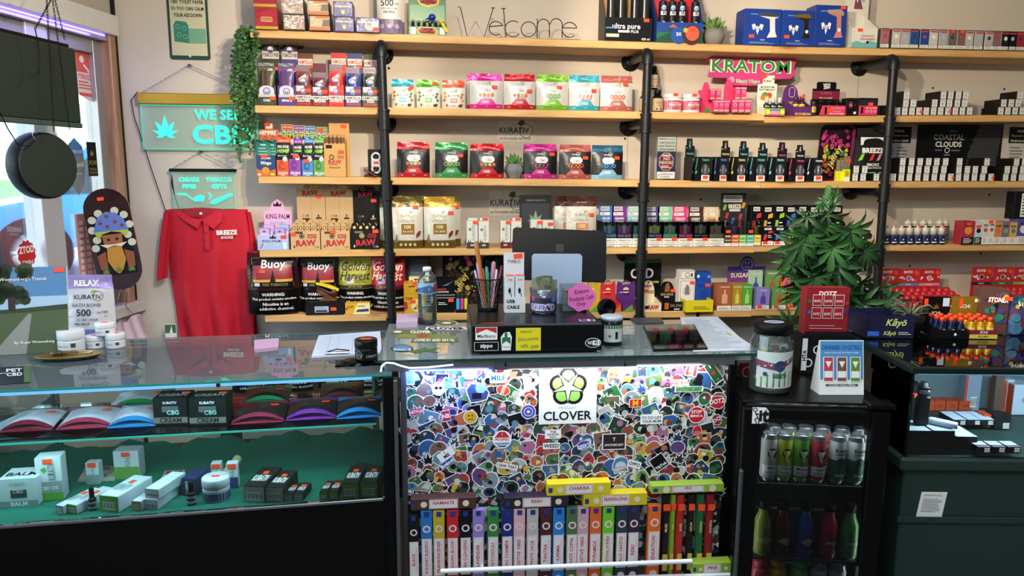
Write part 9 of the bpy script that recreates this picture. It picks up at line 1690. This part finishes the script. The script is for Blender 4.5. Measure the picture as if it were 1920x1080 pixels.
p_,w,h=G(ZRd+z1,1758,1800,806,790);t=T('vape_pen','white vape pen lying on the front boxes','vape',p_+Vector((0,.03,.012)),R(-30));b=B();b.tube([(-.045,.02,0),(-.03,.015,0),(.03,-.01,0),(.04,-.012,0)],[.005,.012,.012,.011],M('#c9cdd6',.3),12);b.build('body',t)
RB(1672,1722,806,722,'tall black and orange vape box at the left glass',DB,lambda p:(p.text('GEEKVAPE',.6,.82,.05,OG,.5,.02),p.rect(.35,.25,.65,.6,M('#8f96a4',.4)),p.lines(.2,.8,.06,.14,2,LINE,.4)),.06,0,rz=-14,side=side_o,sticker_at=(.85,.78))
n=0
for r_,(y0,y1)in enumerate(((798,789),(787,777))):
 for x0 in(1786,1813,1838):RB(x0,x0+26,798,787,'slim black coil box stacked in the middle, %s of six'%ORD(n),DB,lambda p:barcode(p,.55,.2,.9,.8),.09,.019*r_,WG);n+=1
for k in range(6):x0=1832+28*(k%3);RB(x0,x0+26,849,838,'small black coil box at the front right, %s of six'%ORD(k),DB,lambda p:barcode(p,.5,.15,.9,.85),.05,.0185*(k//3),WG)
RB(1843,1862,802,778,'orange coil box beside the slim black stack',OG,None,.05);RB(1863,1893,806,780,'black boxed tank beside the orange coil box',DB,lambda p:barcode(p,.55,.1,.95,.5),.06);RB(1866,1896,772,712,'tall white and orange vape box at right',WG,lambda p:p.rect(0,0,.55,1,OG),.06,side=side_o);RB(1896,1932,778,722,'tall white vape box with orange side at the edge',WG,lambda p:p.disc(.6,.5,.15,GREY),.07,side=side_o);RB(1805,1835,770,704,'pale boxed device standing at the case back',M('#8f98b0',.5),lambda p:(p.rect(0,0,.15,1,OG),barcode(p,.4,.1,.8,.4)),.05)
for k,(x0,x1)in enumerate(((1722,1752),(1752,1772),(1773,1796),(1797,1822))):RB(x0,x1,770,752,'orange coil box in the back rank, %s'%ORD(k),OG,lambda p:p.text('COIL',.5,.5,.3,M('#7a2a14',.5),.5,.02),.06)
for k,(x0,x1,yb,c)in enumerate(((1640,1680,745,'#15171c'),(1685,1720,748,'#b8c0d2'),(1725,1765,742,'#b8c0d2'),(1768,1805,740,'#c4c8d4'),(1640,1668,775,'#15171c'))):RB(x0,x1,yb,yb-11,'flat %s box lying at the case back, %s'%('black' if c=='#15171c' else 'white',ORD(k)),M(c,.5),None,.08,top=WG)
